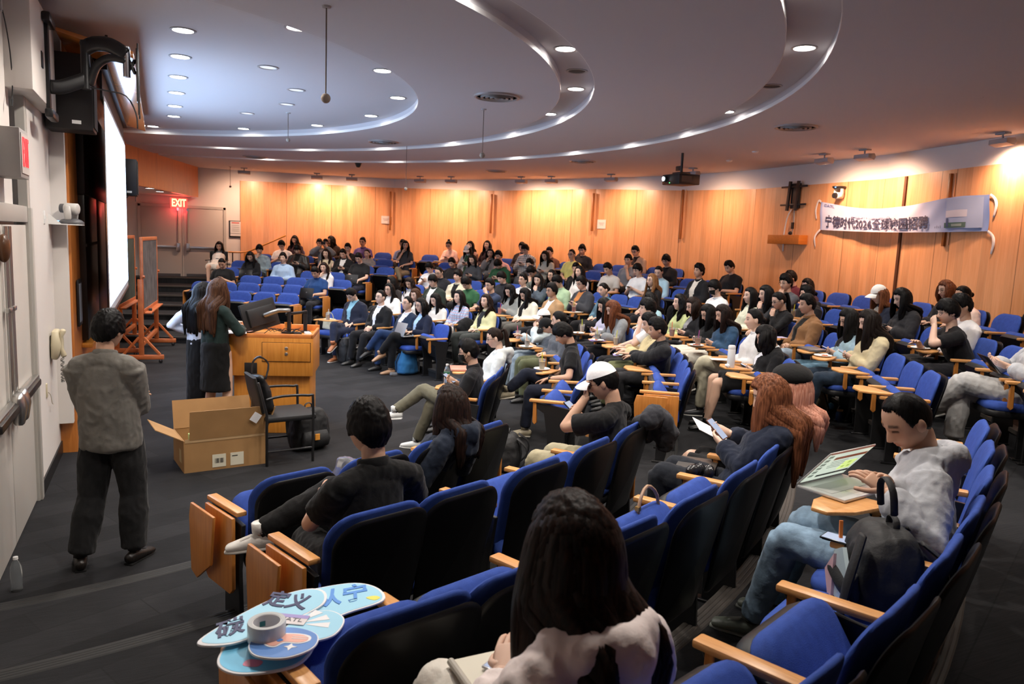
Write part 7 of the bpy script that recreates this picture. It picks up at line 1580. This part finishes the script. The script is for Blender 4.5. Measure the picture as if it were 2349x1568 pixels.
# ---- jacket over the seat corner, bags and bottles on the floor
o2, rz2 = seatframe(2, -55); t = thing('jacket', 'dark grey padded jacket hung over the corner of a seat back', 'jacket', o2, rz2)
mb = MB(); mb.sweep([(.06, -.02, .86), (.15, -.04, .885), (.24, -.05, .84), (.27, -.05, .72)], [(.05, .06), (.07, .08), (.075, .085), (.05, .06)], 14, ref=(0, 1, 0)); mb.sweep([(.20, -.08, .86), (.27, -.10, .76), (.28, -.08, .66)], [.06, .075, .05], 12); mb.sweep([(.10, .03, .84), (.20, .05, .80), (.25, .03, .70)], [.05, .065, .04], 12)
oj = put('padded_fabric', bpy.data.meshes.new('padded_fabric'), t); jm = cloth('33343a'); union(mb, .012, 3, lambda V, Nn, F: set_mesh(oj, folds(V, Nn, .012, 41, 16), F, jm))
def bagblob(name, loc, rz, label, cat, mat, prims, vox=.014, amp=.008, part='fabric'):
    t = thing(name, label, cat, loc, rz); mb = MB()
    for pts, rr_ in prims: mb.sweep(pts, rr_, 14, ref=(1, 0, 0), power=2.6, cap=.5)
    ob = put(part, bpy.data.meshes.new(part), t); union(mb, vox, 3, lambda V, Nn, F: set_mesh(ob, folds(V, Nn, amp, len(label), 14), F, mat)); return t
p = on_z(935, 858, 0); t = bagblob('rolltop_bag', (p.x, p.y, 0), R(20), 'blue roll-top backpack on the floor at the end of the front row', 'backpack', cloth('2f6a9a'), [([(0, 0, .04), (0, .01, .2), (0, .0, .34), (-.02, 0, .42)], [(.18, .12), (.17, .12), (.13, .07), (.11, .03)])])
MB().sweep([(-.16, .08, .06), (-.17, .10, .2), (-.12, .06, .34)], [(.02, .006)]*3, 8).build('strap', cloth('2a5a88'), t, smooth=60); MB().box((.17, -.02, .12), (.02, .14, .16)).build('grey_panel', cloth('4a4f55'), t, bevel=.006)
p = on_z(903, 862, 0); bagblob('crumpled_packet', (p.x, p.y, .0), 0, 'crumpled clear packet on the floor left of the blue roll-top backpack', 'packet', plain('packet_clear', (.45, .46, .48), .2, trans=.75, ior=1.2), [([(-.05, 0, .03), (.05, 0, .03)], [(.05, .03), (.04, .03)])], .01, .012)
p = on_z(797, 832, 0); backpack((p.x, p.y, 0), R(-150), 'black upright backpack on the floor between the suits of the front row', BAGB, .30, .20, .46)
p = on_z(735, 1018, 0); t = backpack((3.12, -2.62, 0), R(200), 'black backpack with an orange tag on the floor under the guest chair', BAGB, .40, .24, .42); MB().box((.02, .20, .16), (.05, .012, .06)).build('orange_tag', plain('orange_label', (.85, .35, .05), .5), t)
p = on_z(1204, 962, ZK[1]); bottle((p.x, p.y, ZK[1]), 'clear empty water bottle on the carpet in the aisle before the tipped seats')
bottle((.95, -5.26, 0), 'clear water bottle on the floor at the left edge by the white door', h=.24)
p = on_z(1160, 1050, ZK[1]+.1); backpack((p.x, p.y, ZK[1]), R(60), 'black rounded bag on the floor between two rows of the near block', BAGB, .34, .26, .34, False)
o_, r_ = seatframe(3, -64.3); t = thing('handbag', 'small tan handbag with a thin strap on a seat of the near block', 'handbag', o_+Matrix.Rotation(r_, 3, 'Z') @ Vector((.05, .30, .47)), r_); TAN = plain('leather_tan', (.42, .26, .16), .4); MB().sweep([(0, 0, .0), (0, 0, .14)], [(.12, .05), (.10, .03)], 14, cap=.3, power=3).build('bag', TAN, t, smooth=60); MB().sweep([(-.10, 0, .12), (-.08, .01, .26), (0, .02, .32), (.08, .01, .26), (.10, 0, .12)], [.008]*5, 8).build('strap', TAN, t); MB().box((-.09, .01, .24), (.02, .02, .02)).build('buckle', plain('brass', (.6, .42, .12), .3, metal=1), t)
p = on_z(2185, 935, ZK[4]); t = thing('paper_bag', 'brown paper shopping bag with black letters on the floor by the end seats', 'bag', (10.02, -4.95, ZK[4]), R(-20)); KR = plain('kraft_paper', (.40, .26, .13), .75)
MB().add([(-.17, -.10, 0), (.17, -.10, 0), (.17, .10, 0), (-.17, .10, 0), (-.185, -.11, .40), (.185, -.11, .40), (.185, .11, .40), (-.185, .11, .40)], [(0, 3, 2, 1), (0, 1, 5, 4), (1, 2, 6, 5), (2, 3, 7, 6), (3, 0, 4, 7)]).build('bag', KR, t, smooth=0)
for y in (-.10, .10): MB().sweep([(-.07, y, .38), (-.06, y, .50), (0, y, .55), (.06, y, .50), (.07, y, .38)], [.006]*5, 6).build('handle', KR, t)
text('lettering', 'BE', .12, INK, t, facing((-.02, -.108, .19), (0, -1, .03)), .001, bold=.004)
backpack((9.85, -5.35, ZK[4]), R(40), 'black bulging backpack on the floor beside the paper shopping bag', BAGB, .40, .30, .36)
p = on_z(2178, 948, ZK[4]); t = thing('food_box', 'small green lidded food container on the floor near the paper shopping bag', 'container', (p.x, p.y, ZK[4])); MB().lathe([(.0001, 0), (.06, 0), (.075, .05)], n=24).build('bowl', plain('bowl_green', (.1, .4, .25), .4), t, smooth=50); MB().lathe([(.078, .05), (.08, .058), (.06, .066), (.0001, .066)], n=24).build('lid', plain('lid_green', (.22, .62, .36), .4), t, smooth=50)
p = on_z(1922, 990, ZK[3]); t = thing('insulated_bottle', 'navy blue flask with steel ring lid standing on the carpet', 'bottle', (p.x, p.y, ZK[3])); MB().lathe([(.0001, 0), (.037, 0), (.039, .01), (.039, .20), (.03, .225)], n=24).build('body', plain('flask_navy', (.012, .03, .10), .35), t, smooth=50); MB().lathe([(.03, .225), (.032, .235), (.032, .245), (.0001, .25)], n=20).build('lid', plain('flask_cork', (.62, .40, .2), .5), t); MB().sweep([(.03*math.cos(q*math.pi/6), 0, .25+.035*math.sin(q*math.pi/6)) for q in range(7)], [.004]*7, 6).build('ring_handle', STEEL, t)
p = on_z(1868, 965, ZK[3]); t = bagblob('backpack', (p.x, p.y, ZK[3]), R(30), 'beige backpack with a round blue charm on the floor behind the beret', 'backpack', cloth('b3a88c'), [([(0, 0, .05), (0, .02, .25), (0, .0, .42)], [(.17, .12), (.18, .13), (.13, .09)])]); MB().ball((-.02, -.16, .20), .038, 14, 10).build('blue_charm', plain('charm_blue', (.12, .42, .68), .5), t, smooth=180); MB().sweep([(-.12, -.10, .36), (-.12, -.16, .2), (-.1, -.14, .06)], [(.02, .006)]*3, 8).build('strap', BAGB, t)
k0 = [q for q in SEATDEF if q[0] == 'M2' and q[1] == 0 and q[2] > 34][0]; o_, r_ = seatframe(0, k0[2]); WS = lambda v: o_+Matrix.Rotation(r_, 3, 'Z') @ Vector(v)
t = bagblob('tote_bag', WS((.06, .30, .47)), r_, 'cream tote bag on the seat left of the front row suits', 'bag', cloth('c9c4a8'), [([(0, 0, .03), (0, 0, .2)], [(.17, .06), (.15, .05)])]); MB().sweep([(-.09, 0, .2), (-.07, .02, .30), (.0, .03, .33), (.07, .02, .30), (.09, 0, .2)], [(.012, .004)]*5, 8).build('handle', cloth('c9c4a8'), t, smooth=60)
cup(WS((-.10, .53, .692)), 'd9c3a0', 'e9e4da', 'cup of milk tea with white straw on the leftmost front row tablet arm')
bagblob('puffer_jacket', wpos(42, (.52, .30, .47)), 0, 'black puffy bundle with a yellow charm on the seat by the pale yellow parka', 'jacket', cloth('161618'), [([(-.05, 0, .05), (.05, .0, .16), (.1, 0, .26)], [(.16, .14), (.15, .12), (.09, .08)])])
bagblob('clear_packet', FB((0, 0, 0)) if False else seatframe(1, -65.3)[0]+Matrix.Rotation(seatframe(1, -65.3)[1], 3, 'Z') @ Vector((-.10, .22, .62)), 0, 'crinkled clear bag on the seat ahead of the black polo shirt', 'packet', plain('packet_clear', (.45, .46, .48), .2, trans=.75, ior=1.2), [([(0, 0, .0), (.03, .02, .16)], [(.09, .06), (.06, .04)])], .011, .014)
# ---- cardboard box and guest chair by the lectern
CARD = plain('cardboard', (.37, .205, .08), .75, var=.08, vscale=5); CARDI = plain('cardboard_inside', (.42, .235, .10), .8)
t = thing('cardboard_box', 'big open brown cardboard box with labels on the floor beside the lectern', 'box', (2.24, -2.86, 0), R(9)); bw, bd, bh = .72, .50, .30
mb = MB(); mb.box((0, -bd/2, bh/2), (bw, .006, bh)); mb.box((0, bd/2, bh/2), (bw, .006, bh)); mb.box((-bw/2, 0, bh/2), (.006, bd, bh)); mb.box((bw/2, 0, bh/2), (.006, bd, bh)); mb.box((0, 0, .004), (bw, bd, .006)); mb.build('carton', CARD, t)
def flap(nm, c, d_, **k): return MB().box(c, d_, **k).build(nm, CARD, t)
flap('front_flap', (.02, -bd/2-.02, bh+.135), (bw*.93, .006, .27), rx=.12); flap('back_flap', (0, bd/2+.03, bh+.13), (bw, .006, .27), rx=-.25); flap('left_flap', (-bw/2-.115, .0, bh+.055), (.26, bd*.9, .006), ry=.5); flap('right_flap', (bw/2+.05, .0, bh+.12), (.006, bd, .26), ry=.38)
MB().box((0, -bd/2-.004, bh-.005), (bw*.98, .003, .035)).build('tape_strip', plain('tape_brown', (.50, .33, .17), .2), t)
for x, wd, nm in ((-.06, .12, 'barcode'), (.10, .12, 'shipping')): MB().box((x, -bd/2-.005, .085), (wd, .002, .12)).build('paper_label', plain('label_cream', (.70, .66, .52), .6), t)
mb = MB(); [mb.box((-.095+.012*q, -bd/2-.0065, .085), (.004+.003*(q % 3), .001, .045)) for q in range(7)]; mb.build('barcode', BLACK, t)
MB().box((.08, -bd/2-.0065, .115), (.05, .001, .008)).build('label_print', BLACK, t); MB().box((bw/2*.72, -bd/2-.055, bh+.17), (.075, .003, .09), rx=.12, ry=.6).build('white_sticker', FWH, t)
MB().box((-bw/2-.005, -.1, .13), (.002, .09, .12)).build('paper_label', plain('label_tan', (.55, .42, .22), .6), t)
for q, (x, y, z) in enumerate(((-.24, -.12, .22), (-.24, -.03, .22), (-.16, -.12, .20))):
    g = thing('gift_box', ['pale green gift box at the front left inside the cardboard box', 'pale green gift box behind the first inside the cardboard box', 'pale green gift box lower to the right inside the cardboard box'][q], 'box', Vector((2.24, -2.86, 0))+Matrix.Rotation(R(9), 3, 'Z') @ Vector((x, y, z)), R(9), 'green gift boxes in the carton'); MB().box((0, 0, 0), (.075, .08, .17 if q < 2 else .15)).build('carton', plain('gift_green', (.48, .68, .28), .5), g, bevel=.003); MB().box((0, -.0405, 0), (.06, .001, .1)).build('print', plain('gift_print', (.65, .78, .5), .5), g)
g = tag(MB().box((0, 0, 0), (.24, .16, .10)).build('pink_box', plain('gift_pink', (.42, .19, .15), .5), bevel=.003, loc=Vector((2.24, -2.86, .30))+Matrix.Rotation(R(9), 3, 'Z') @ Vector((.12, .05, .0)), rz=R(5)), 'brownish pink box lying at the back inside the cardboard box', 'box')
t = thing('guest_chair', 'black metal guest chair with arms standing before the lectern', 'chair', (2.84, -2.88, 0), R(-82))
SEATK = plain('chair_black', (.014, .014, .015), .6)
MB().box((0, 0, .44), (.50, .48, .055)).build('seat', SEATK, t, bevel=.02)
MB().sweep([(0, -.25, .50), (0, -.29, .66), (0, -.33, .84)], [(.20, .022), (.23, .022), (.20, .018)], 16, power=3.5, cap=.2).build('backrest', SEATK, t, smooth=60)
for s_ in (-1, 1):
    MB().sweep([(s_*.25, .20, 0), (s_*.25, .20, .60), (s_*.25, .16, .655), (s_*.25, -.10, .665), (s_*.25, -.24, .64)], [.0125]*5, 10).build('arm_loop', BLACKM, t, smooth=60)
    MB().sweep([(s_*.25, -.24, 0), (s_*.25, -.24, .50), (s_*.23, -.31, .80)], [.0125]*3, 10).build('rear_leg', BLACKM, t, smooth=60); MB().cyl((s_*.25, -.24, .14), (s_*.25, .20, .14), .010, 8).build('side_rail', BLACKM, t)
t = bagblob('shoulder_bag', (2.63, -2.90, .47), R(-60), 'black leather shoulder bag leaning on the guest chair back', 'bag', plain('leather_black', (.012, .012, .013), .35), [([(0, 0, .03), (0, -.02, .20), (0, -.06, .36)], [(.15, .06), (.14, .05), (.09, .03)])]); MB().sweep([(-.08, -.06, .34), (-.08, -.05, .48), (.0, -.03, .54), (.09, .0, .48), (.10, -.04, .34)], [(.014, .005)]*5, 8).build('handle', BAGG, t, smooth=60)
# ---- people standing
def localof(org, rz, wv): return Matrix.Rotation(-rz, 3, 'Z') @ (Vector(wv)-Vector(org))
PINFO['s1'] = person('person in grey sweater and wide black trousers standing with folded arms, seen from behind', (1.455, -4.99, 0), R(-14), (0, .02, 1.65), pose='stand', arms='standcross', top_='jacket', tc='6d6a64', bc='1b1b1c', bkind='denim', hair='fringe', hc='black', yaw=-22, pitch=4, wide=1.35, sh=.168, w=.98, shoe='1a1512', group='people standing on the floor', ankles={-1: ((-.17, -.10, .085), (-.35, 1, 0)), 1: ((.13, -.02, .085), (.4, 1, 0))}, knee={-1: (-.12, .0, .46), 1: (.12, .03, .46)}, skin=2)
w118 = on_z(497, 640, 1.68); o118 = (w118.x, w118.y, 0); r118 = R(-42)
PINFO['s2'] = person('person in dark green blouse and black skirt standing at the lectern, seen from behind', o118, r118, (0, .02, 1.68), pose='stand', arms='down', top_='blouse', tc='1d2c2a', bc='skin', legs='skirt', extra=('skirt:0f0f10', 'hem:.50'), hair='verylong', hc='brown', sex='f', yaw=-8, pitch=16, group='people standing on the floor', shoe='141414',
    hands={1: (localof(o118, r118, on_lect(-.30, -.16, 1.125)), (0, 0, -1), 40), -1: (localof(o118, r118, on_lect(-.40, .12, 1.125)), (0, 0, -1), 40)}, hips=(0, -.03, .92), skin=1)
w119 = on_z(462, 648, 1.60); o119 = (w119.x, w119.y, 0)
PINFO['s3'] = person('person in white blouse and long black pleated skirt half hidden beside the lectern', o119, R(-50), (0, .02, 1.60), pose='stand', arms='down', top_='blouse', tc='d4d9e4', bc='skin', legs='skirt', extra=('skirt:0d0d0e', 'hem:.22'), hair='verylong', hc='black', sex='f', pitch=18, group='people standing on the floor', shoe='141414', hips=(0, -.03, .88),
    hands={1: (localof(o119, R(-50), on_lect(-.44, .22, 1.14)), (0, 0, -1), 40), -1: ((-.22, .06, .98), (-1, 0, 0), 30)})
# ---- person seated on a chair in front of the far door, person with tablet at the right edge
w1 = on_cyl(503, 554, 11.2); o1 = Vector((w1.x, w1.y, ZK[6])); rz1 = R(74+90)
t = thing('side_chair', 'black side chair in front of the far double door', 'chair', o1, rz1); MB().box((0, .28, .45), (.46, .46, .05)).build('seat', SEATK, t, bevel=.015); MB().box((0, .03, .72), (.44, .03, .34)).build('backrest', SEATK, t, bevel=.012)
for x in (-.21, .21):
    for y in (.07, .49): MB().cyl((x, y, 0), (x, y, .44 if y > .1 else .86), .012, 8).build('leg', BLACKM, t)
    MB().box((x*1.1, .28, .66), (.04, .34, .025)).build('armrest', BLACKM, t, bevel=.006)
PINFO[1] = person('person in cream blazer and skirt on a chair by the far door, reading a phone', o1, rz1, localof(o1, rz1, w1), sex='f', top_='suit', tc='e6ddd2', ic='efece6', arms='phone', pitch=16, hair='verylong', bc='skin', legs='skirt', extra=('skirt:e3dccf',), shoe='d9d2c6', lod=1)
d = PINFO[1]; Rm = Matrix.Rotation(d['rz'], 3, 'Z'); P = (d['H'][1]+d['H'][-1])/2; phone_at(d['origin']+Rm @ (P+Vector((0, .02, .04))), Rm @ Vector((0, -.7, .7)), Rm @ Vector((0, .5, 1)), 'dark phone held by the person in cream blazer by the far door')
kn = on_z(2268, 868, ZK[5]+.62); a9 = degang(kn)-.6; o9, r9 = seatframe(5, a9)
seat(5, a9, 'blue auditorium seat under the person in light grey wide trousers at the right edge', 'occupied auditorium seats')
PINFO[109] = person('person in light grey wide trousers holding a tablet at the right edge of the picture', o9, r9, (.0, .2, 1.22), top_='hoodie', tc='b9babd', bc='b7b6b4', hair='short', arms='phone', pitch=25, legs='crossL', shoe=('8f9088', 'd8d6d0'), wide=1.3, lod=0, knee={-1: localof(o9, r9, kn)-Vector((0, .02, ZK[5]-ZK[5])) if False else (0.0, .70, .60), 1: (.1, .68, .5)}, hands={-1: ((-.10, .46, .74), (.6, -.4, .6), 55), 1: ((.10, .48, .76), (-.6, -.4, .6), 55)})
t = thing('tablet', 'thin dark tablet held by the person in light grey wide trousers at the right edge', 'tablet', (0, 0, 0)); t.matrix_world = facing(wpos(109, (0, .52, .76)), Matrix.Rotation(r9, 3, 'Z') @ Vector((0, -.75, .66)), (0, 0, 1)); MB().box((0, 0, 0), (.25, .18, .007)).build('case', PHONEB, t, bevel=.003); MB().box((0, 0, .004), (.235, .165, .001)).build('screen', PHONES, t)
# ---- back wall: banner, television mount, camera, signs
pa, na, ea = on_wall(1882, 495, .06); pb, nb_, eb = on_wall(2272, 490, .06)
def bpt(px, py):     # on the upright plane through both banner ends
    dd = ray(px, py); e = Vector((pb.x-pa.x, pb.y-pa.y, 0)).normalized(); n = Vector((-e.y, e.x, 0)); s_ = ((pa-CAMP).dot(n))/dd.dot(n); return CAMP+dd*s_
TL, BL, TR, BR = bpt(1884, 463), bpt(1881, 527), bpt(2272, 446), bpt(2266, 530); bn = (BR-BL).cross(TL-BL).normalized(); bn = bn if bn.dot(CAMP-pa) > 0 else -bn
t = thing('banner', 'long pale blue fabric banner with dark Chinese lettering on the right wood wall', 'banner', (0, 0, 0))
def bsurf(u, v, off=0):
    top = TL.lerp(TR, u)+Vector((0, 0, -.17*math.sin(math.pi*min(1, u*1.15))**1.2*(1-u*.35))); bot = BL.lerp(BR, u)+Vector((0, 0, -.03*math.sin(math.pi*u)))
    wv = .010*math.sin(u*23+v*3)*(.4+v)+.006*math.sin(u*51-v*7); return bot.lerp(top, v)+bn*(wv+off)
def banner_mat():
    m, nt, p = newmat('banner_cloth'); L = nt.links; at_ = N(nt, 'ShaderNodeUVMap'); sx = N(nt, 'ShaderNodeSeparateXYZ'); L.new(at_.outputs[0], sx.inputs[0])
    cr = N(nt, 'ShaderNodeValToRGB'); e = cr.color_ramp.elements; e[0].position = 0; e[0].color = (.26, .36, .70, 1); e[1].position = 1; e[1].color = (.16, .26, .55, 1)
    for ps, c in ((.02, (.62, .64, .80, 1)), (.62, (.66, .64, .76, 1)), (.72, (.40, .48, .70, 1)), (.95, (.32, .42, .68, 1))): q = e.new(ps); q.color = c
    L.new(sx.outputs[0], cr.inputs[0]); L.new(cr.outputs[0], p.inputs['Base Color']); p.inputs['Roughness'].default_value = .7; return m
nu, nv = 90, 14; mb = MB(); mb.grid(lambda i, j: bsurf(i/(nu-1), j/(nv-1)), nu, nv); me = mb.mesh('cloth', smooth=180); uv = me.uv_layers.new(name='UVMap')
for lp in me.loops: uv.data[lp.index].uv = ((lp.vertex_index//nv)/(nu-1), (lp.vertex_index % nv)/(nv-1))
me.materials.append(banner_mat()); put('cloth', me, t)
BINK = plain('banner_ink', (.06, .055, .10), .6)
def btext(nm, s_, size, u0, u1, v0, mat, wmax=None, squash=1):
    me = textmesh(s_, size, .0006, align='LEFT', bold=.004*size/.3); xs = [q.co.x for q in me.vertices]; x0, x1 = min(xs), max(xs); hgt = (TL-BL).length
    for q in me.vertices:
        f = (q.co.x-x0)/(x1-x0); off = .012+(.004 if q.co.z > 0 else 0); p_ = bsurf(u0+(u1-u0)*f, v0+q.co.y*squash/hgt, off); q.co = p_
    me.materials.clear(); me.materials.append(mat); put(nm, me, t)
btext('lettering', '宁德时代2026全球校园招聘', .235, .045, .705, .30, BINK, squash=1.0)
btext('small_lettering', '宁德时代全球招聘', .06, .235, .49, .60, plain('banner_faint', (.50, .46, .60), .7)); btext('small_lettering', 'CATL', .06, .03, .10, .90, plain('banner_faint2', (.25, .28, .5), .7))
def bpatch(nm, u0, u1, v0, v1, mat, off=.012):
    mb = MB(); mb.grid(lambda i, j: bsurf(u0+(u1-u0)*i/8, v0+(v1-v0)*j/4, off), 9, 5); mb.build(nm, mat, t, smooth=180)
bpatch('picture_sky', .80, .975, .10, .95, plain('banner_sky', (.33, .42, .62), .7)); bpatch('picture_cloud', .80, .90, .42, .62, plain('banner_cloud', (.56, .58, .68), .7), .014); bpatch('picture_city', .795, .90, .12, .27, plain('banner_city', (.07, .14, .12), .7), .016); bpatch('picture_tower', .805, .815, .15, .40, plain('banner_tower', (.06, .09, .2), .7), .018); bpatch('picture_roofs', .83, .88, .16, .23, plain('banner_roofs', (.25, .33, .30), .7), .018)
for q in range(4): bpatch('picture_turbine', .742+.010*q, .7445+.010*q, .12, .18+.02*(q % 2), BINK, .013)
RIB = plain('banner_ribbon', (.80, .74, .70), .7)
for P_, dz in ((TL, (.12, .25)), (BL, (-.02, -.38)), (TR, (.0, -.45)), (BR, (.05, -.35))):
    e = (TR-TL).normalized(); sg = -1 if (P_-TL).length < (P_-TR).length else 1
    pts = [P_, P_+e*(sg*.08)+Vector((0, 0, .02 if dz[1] > 0 else -.06)), P_+e*(sg*.12)+bn*.01+Vector((0, 0, -.15)), P_+e*(sg*.09)+Vector((0, 0, -.30))]; MB().sweep(pts, [(.018, .003), (.02, .004), (.024, .006), (.014, .003)], 8, ref=e).build('tie_ribbon', RIB, t, smooth=60)
Mw, pw = wall_frame(1830, 450, .05); t = thing('television_mount', 'black empty television mount with cross bars on the right wood wall', 'bracket'); t.matrix_world = Mw; kx = (pw-CAMP).length/LENS_PX
for x in (-.115, .105): MB().sweep([(x-.02, -.27, .06), (x+.02, .27, .06)], [(.035, .02)]*2, 8, power=4, cap=0).build('upright_arm', BLACKM, t, bevel=0)
for y in (-.16, .17): MB().box((0, y, .045), (.68, .035, .03)).build('cross_bar', BLACKM, t, bevel=.005)
MB().box((.03, .0, .02), (.22, .46, .04)).build('wall_plate', BLACKM, t, bevel=.006)
MB().sweep([(-.05, -.25, .03), (-.14, -.4, .03), (-.19, -.7, .03), (-.18, -1.02, .03)], [.012]*4, 8).build('white_cable', WHITEP, t); MB().sweep([(.03, -.2, .03), (.05, -.5, .03), (.02, -.75, .03)], [.010]*3, 8).build('grey_cable', GREYP, t)
Mw, pw = wall_frame(1820, 550, .05); t = thing('wall_shelf_box', 'small wooden shelf box on the right wood wall under the television mount', 'shelf'); t.matrix_world = Mw; MB().box((0, 0, .10), (.86, .17, .2)).build('box', wood('shelf_wood', 'c9772b', 'b0641f', .4), t, bevel=.006)
MB().box((.06, .26, .05), (.05, .12, .03)).build('cable_adapter', BLACK, t); MB().ball((.05, .12, .08), .035, 12, 8).build('black_knob', BLACK, t, smooth=180)
Mw, pw = wall_frame(1935, 438, .05); p_, n_, e_ = on_wall(1938, 428, .12); ptz(p_, math.atan2(n_.y, n_.x), 'white pan-tilt camera hanging on the right wood wall left of the banner', 1.15, True, (plain('cam_black', (.02, .02, .022), .35), WHITEP))
MB().box((-.09, 0, -.02), (.18, .12, .03)).build('wall_mount', WHITEP, [q for q in bpy.data.objects if q.get('label', '').startswith('white pan-tilt')][0], bevel=.006)
for px, py, lab in ((885, 504, 'small white paper sign on the far wood wall, left one of two'), (1381, 514, 'small white paper sign on the far wood wall, right one of two')):
    Mw, pw = wall_frame(px, py, .02); t = thing('paper_sign', lab, 'sign'); t.matrix_world = Mw; MB().box((0, 0, .002), (.26, .22, .004)).build('sheet', plain('sign_paper', (.78, .70, .64), .7), t)
    mb = MB(); [mb.box((0, .03-.025*q, .0045), (.17-.03*q, .008, .0006)) for q in range(3)]; mb.build('print', plain('sign_print', (.30, .2, .18), .7), t)
Mw, pw = wall_frame(1388, 410, -.0); t = thing('wall_speaker', 'round white flush speaker on the white band of the back wall', 'loudspeaker'); t.matrix_world = Mw @ Matrix.Translation((0, 0, .035)); MB().lathe([(.0001, .004), (.12, .004), (.135, .002), (.14, -.02)], n=28).build('grille', plain('wall_speaker', (.7, .62, .58), .7), t)
run_jobs()
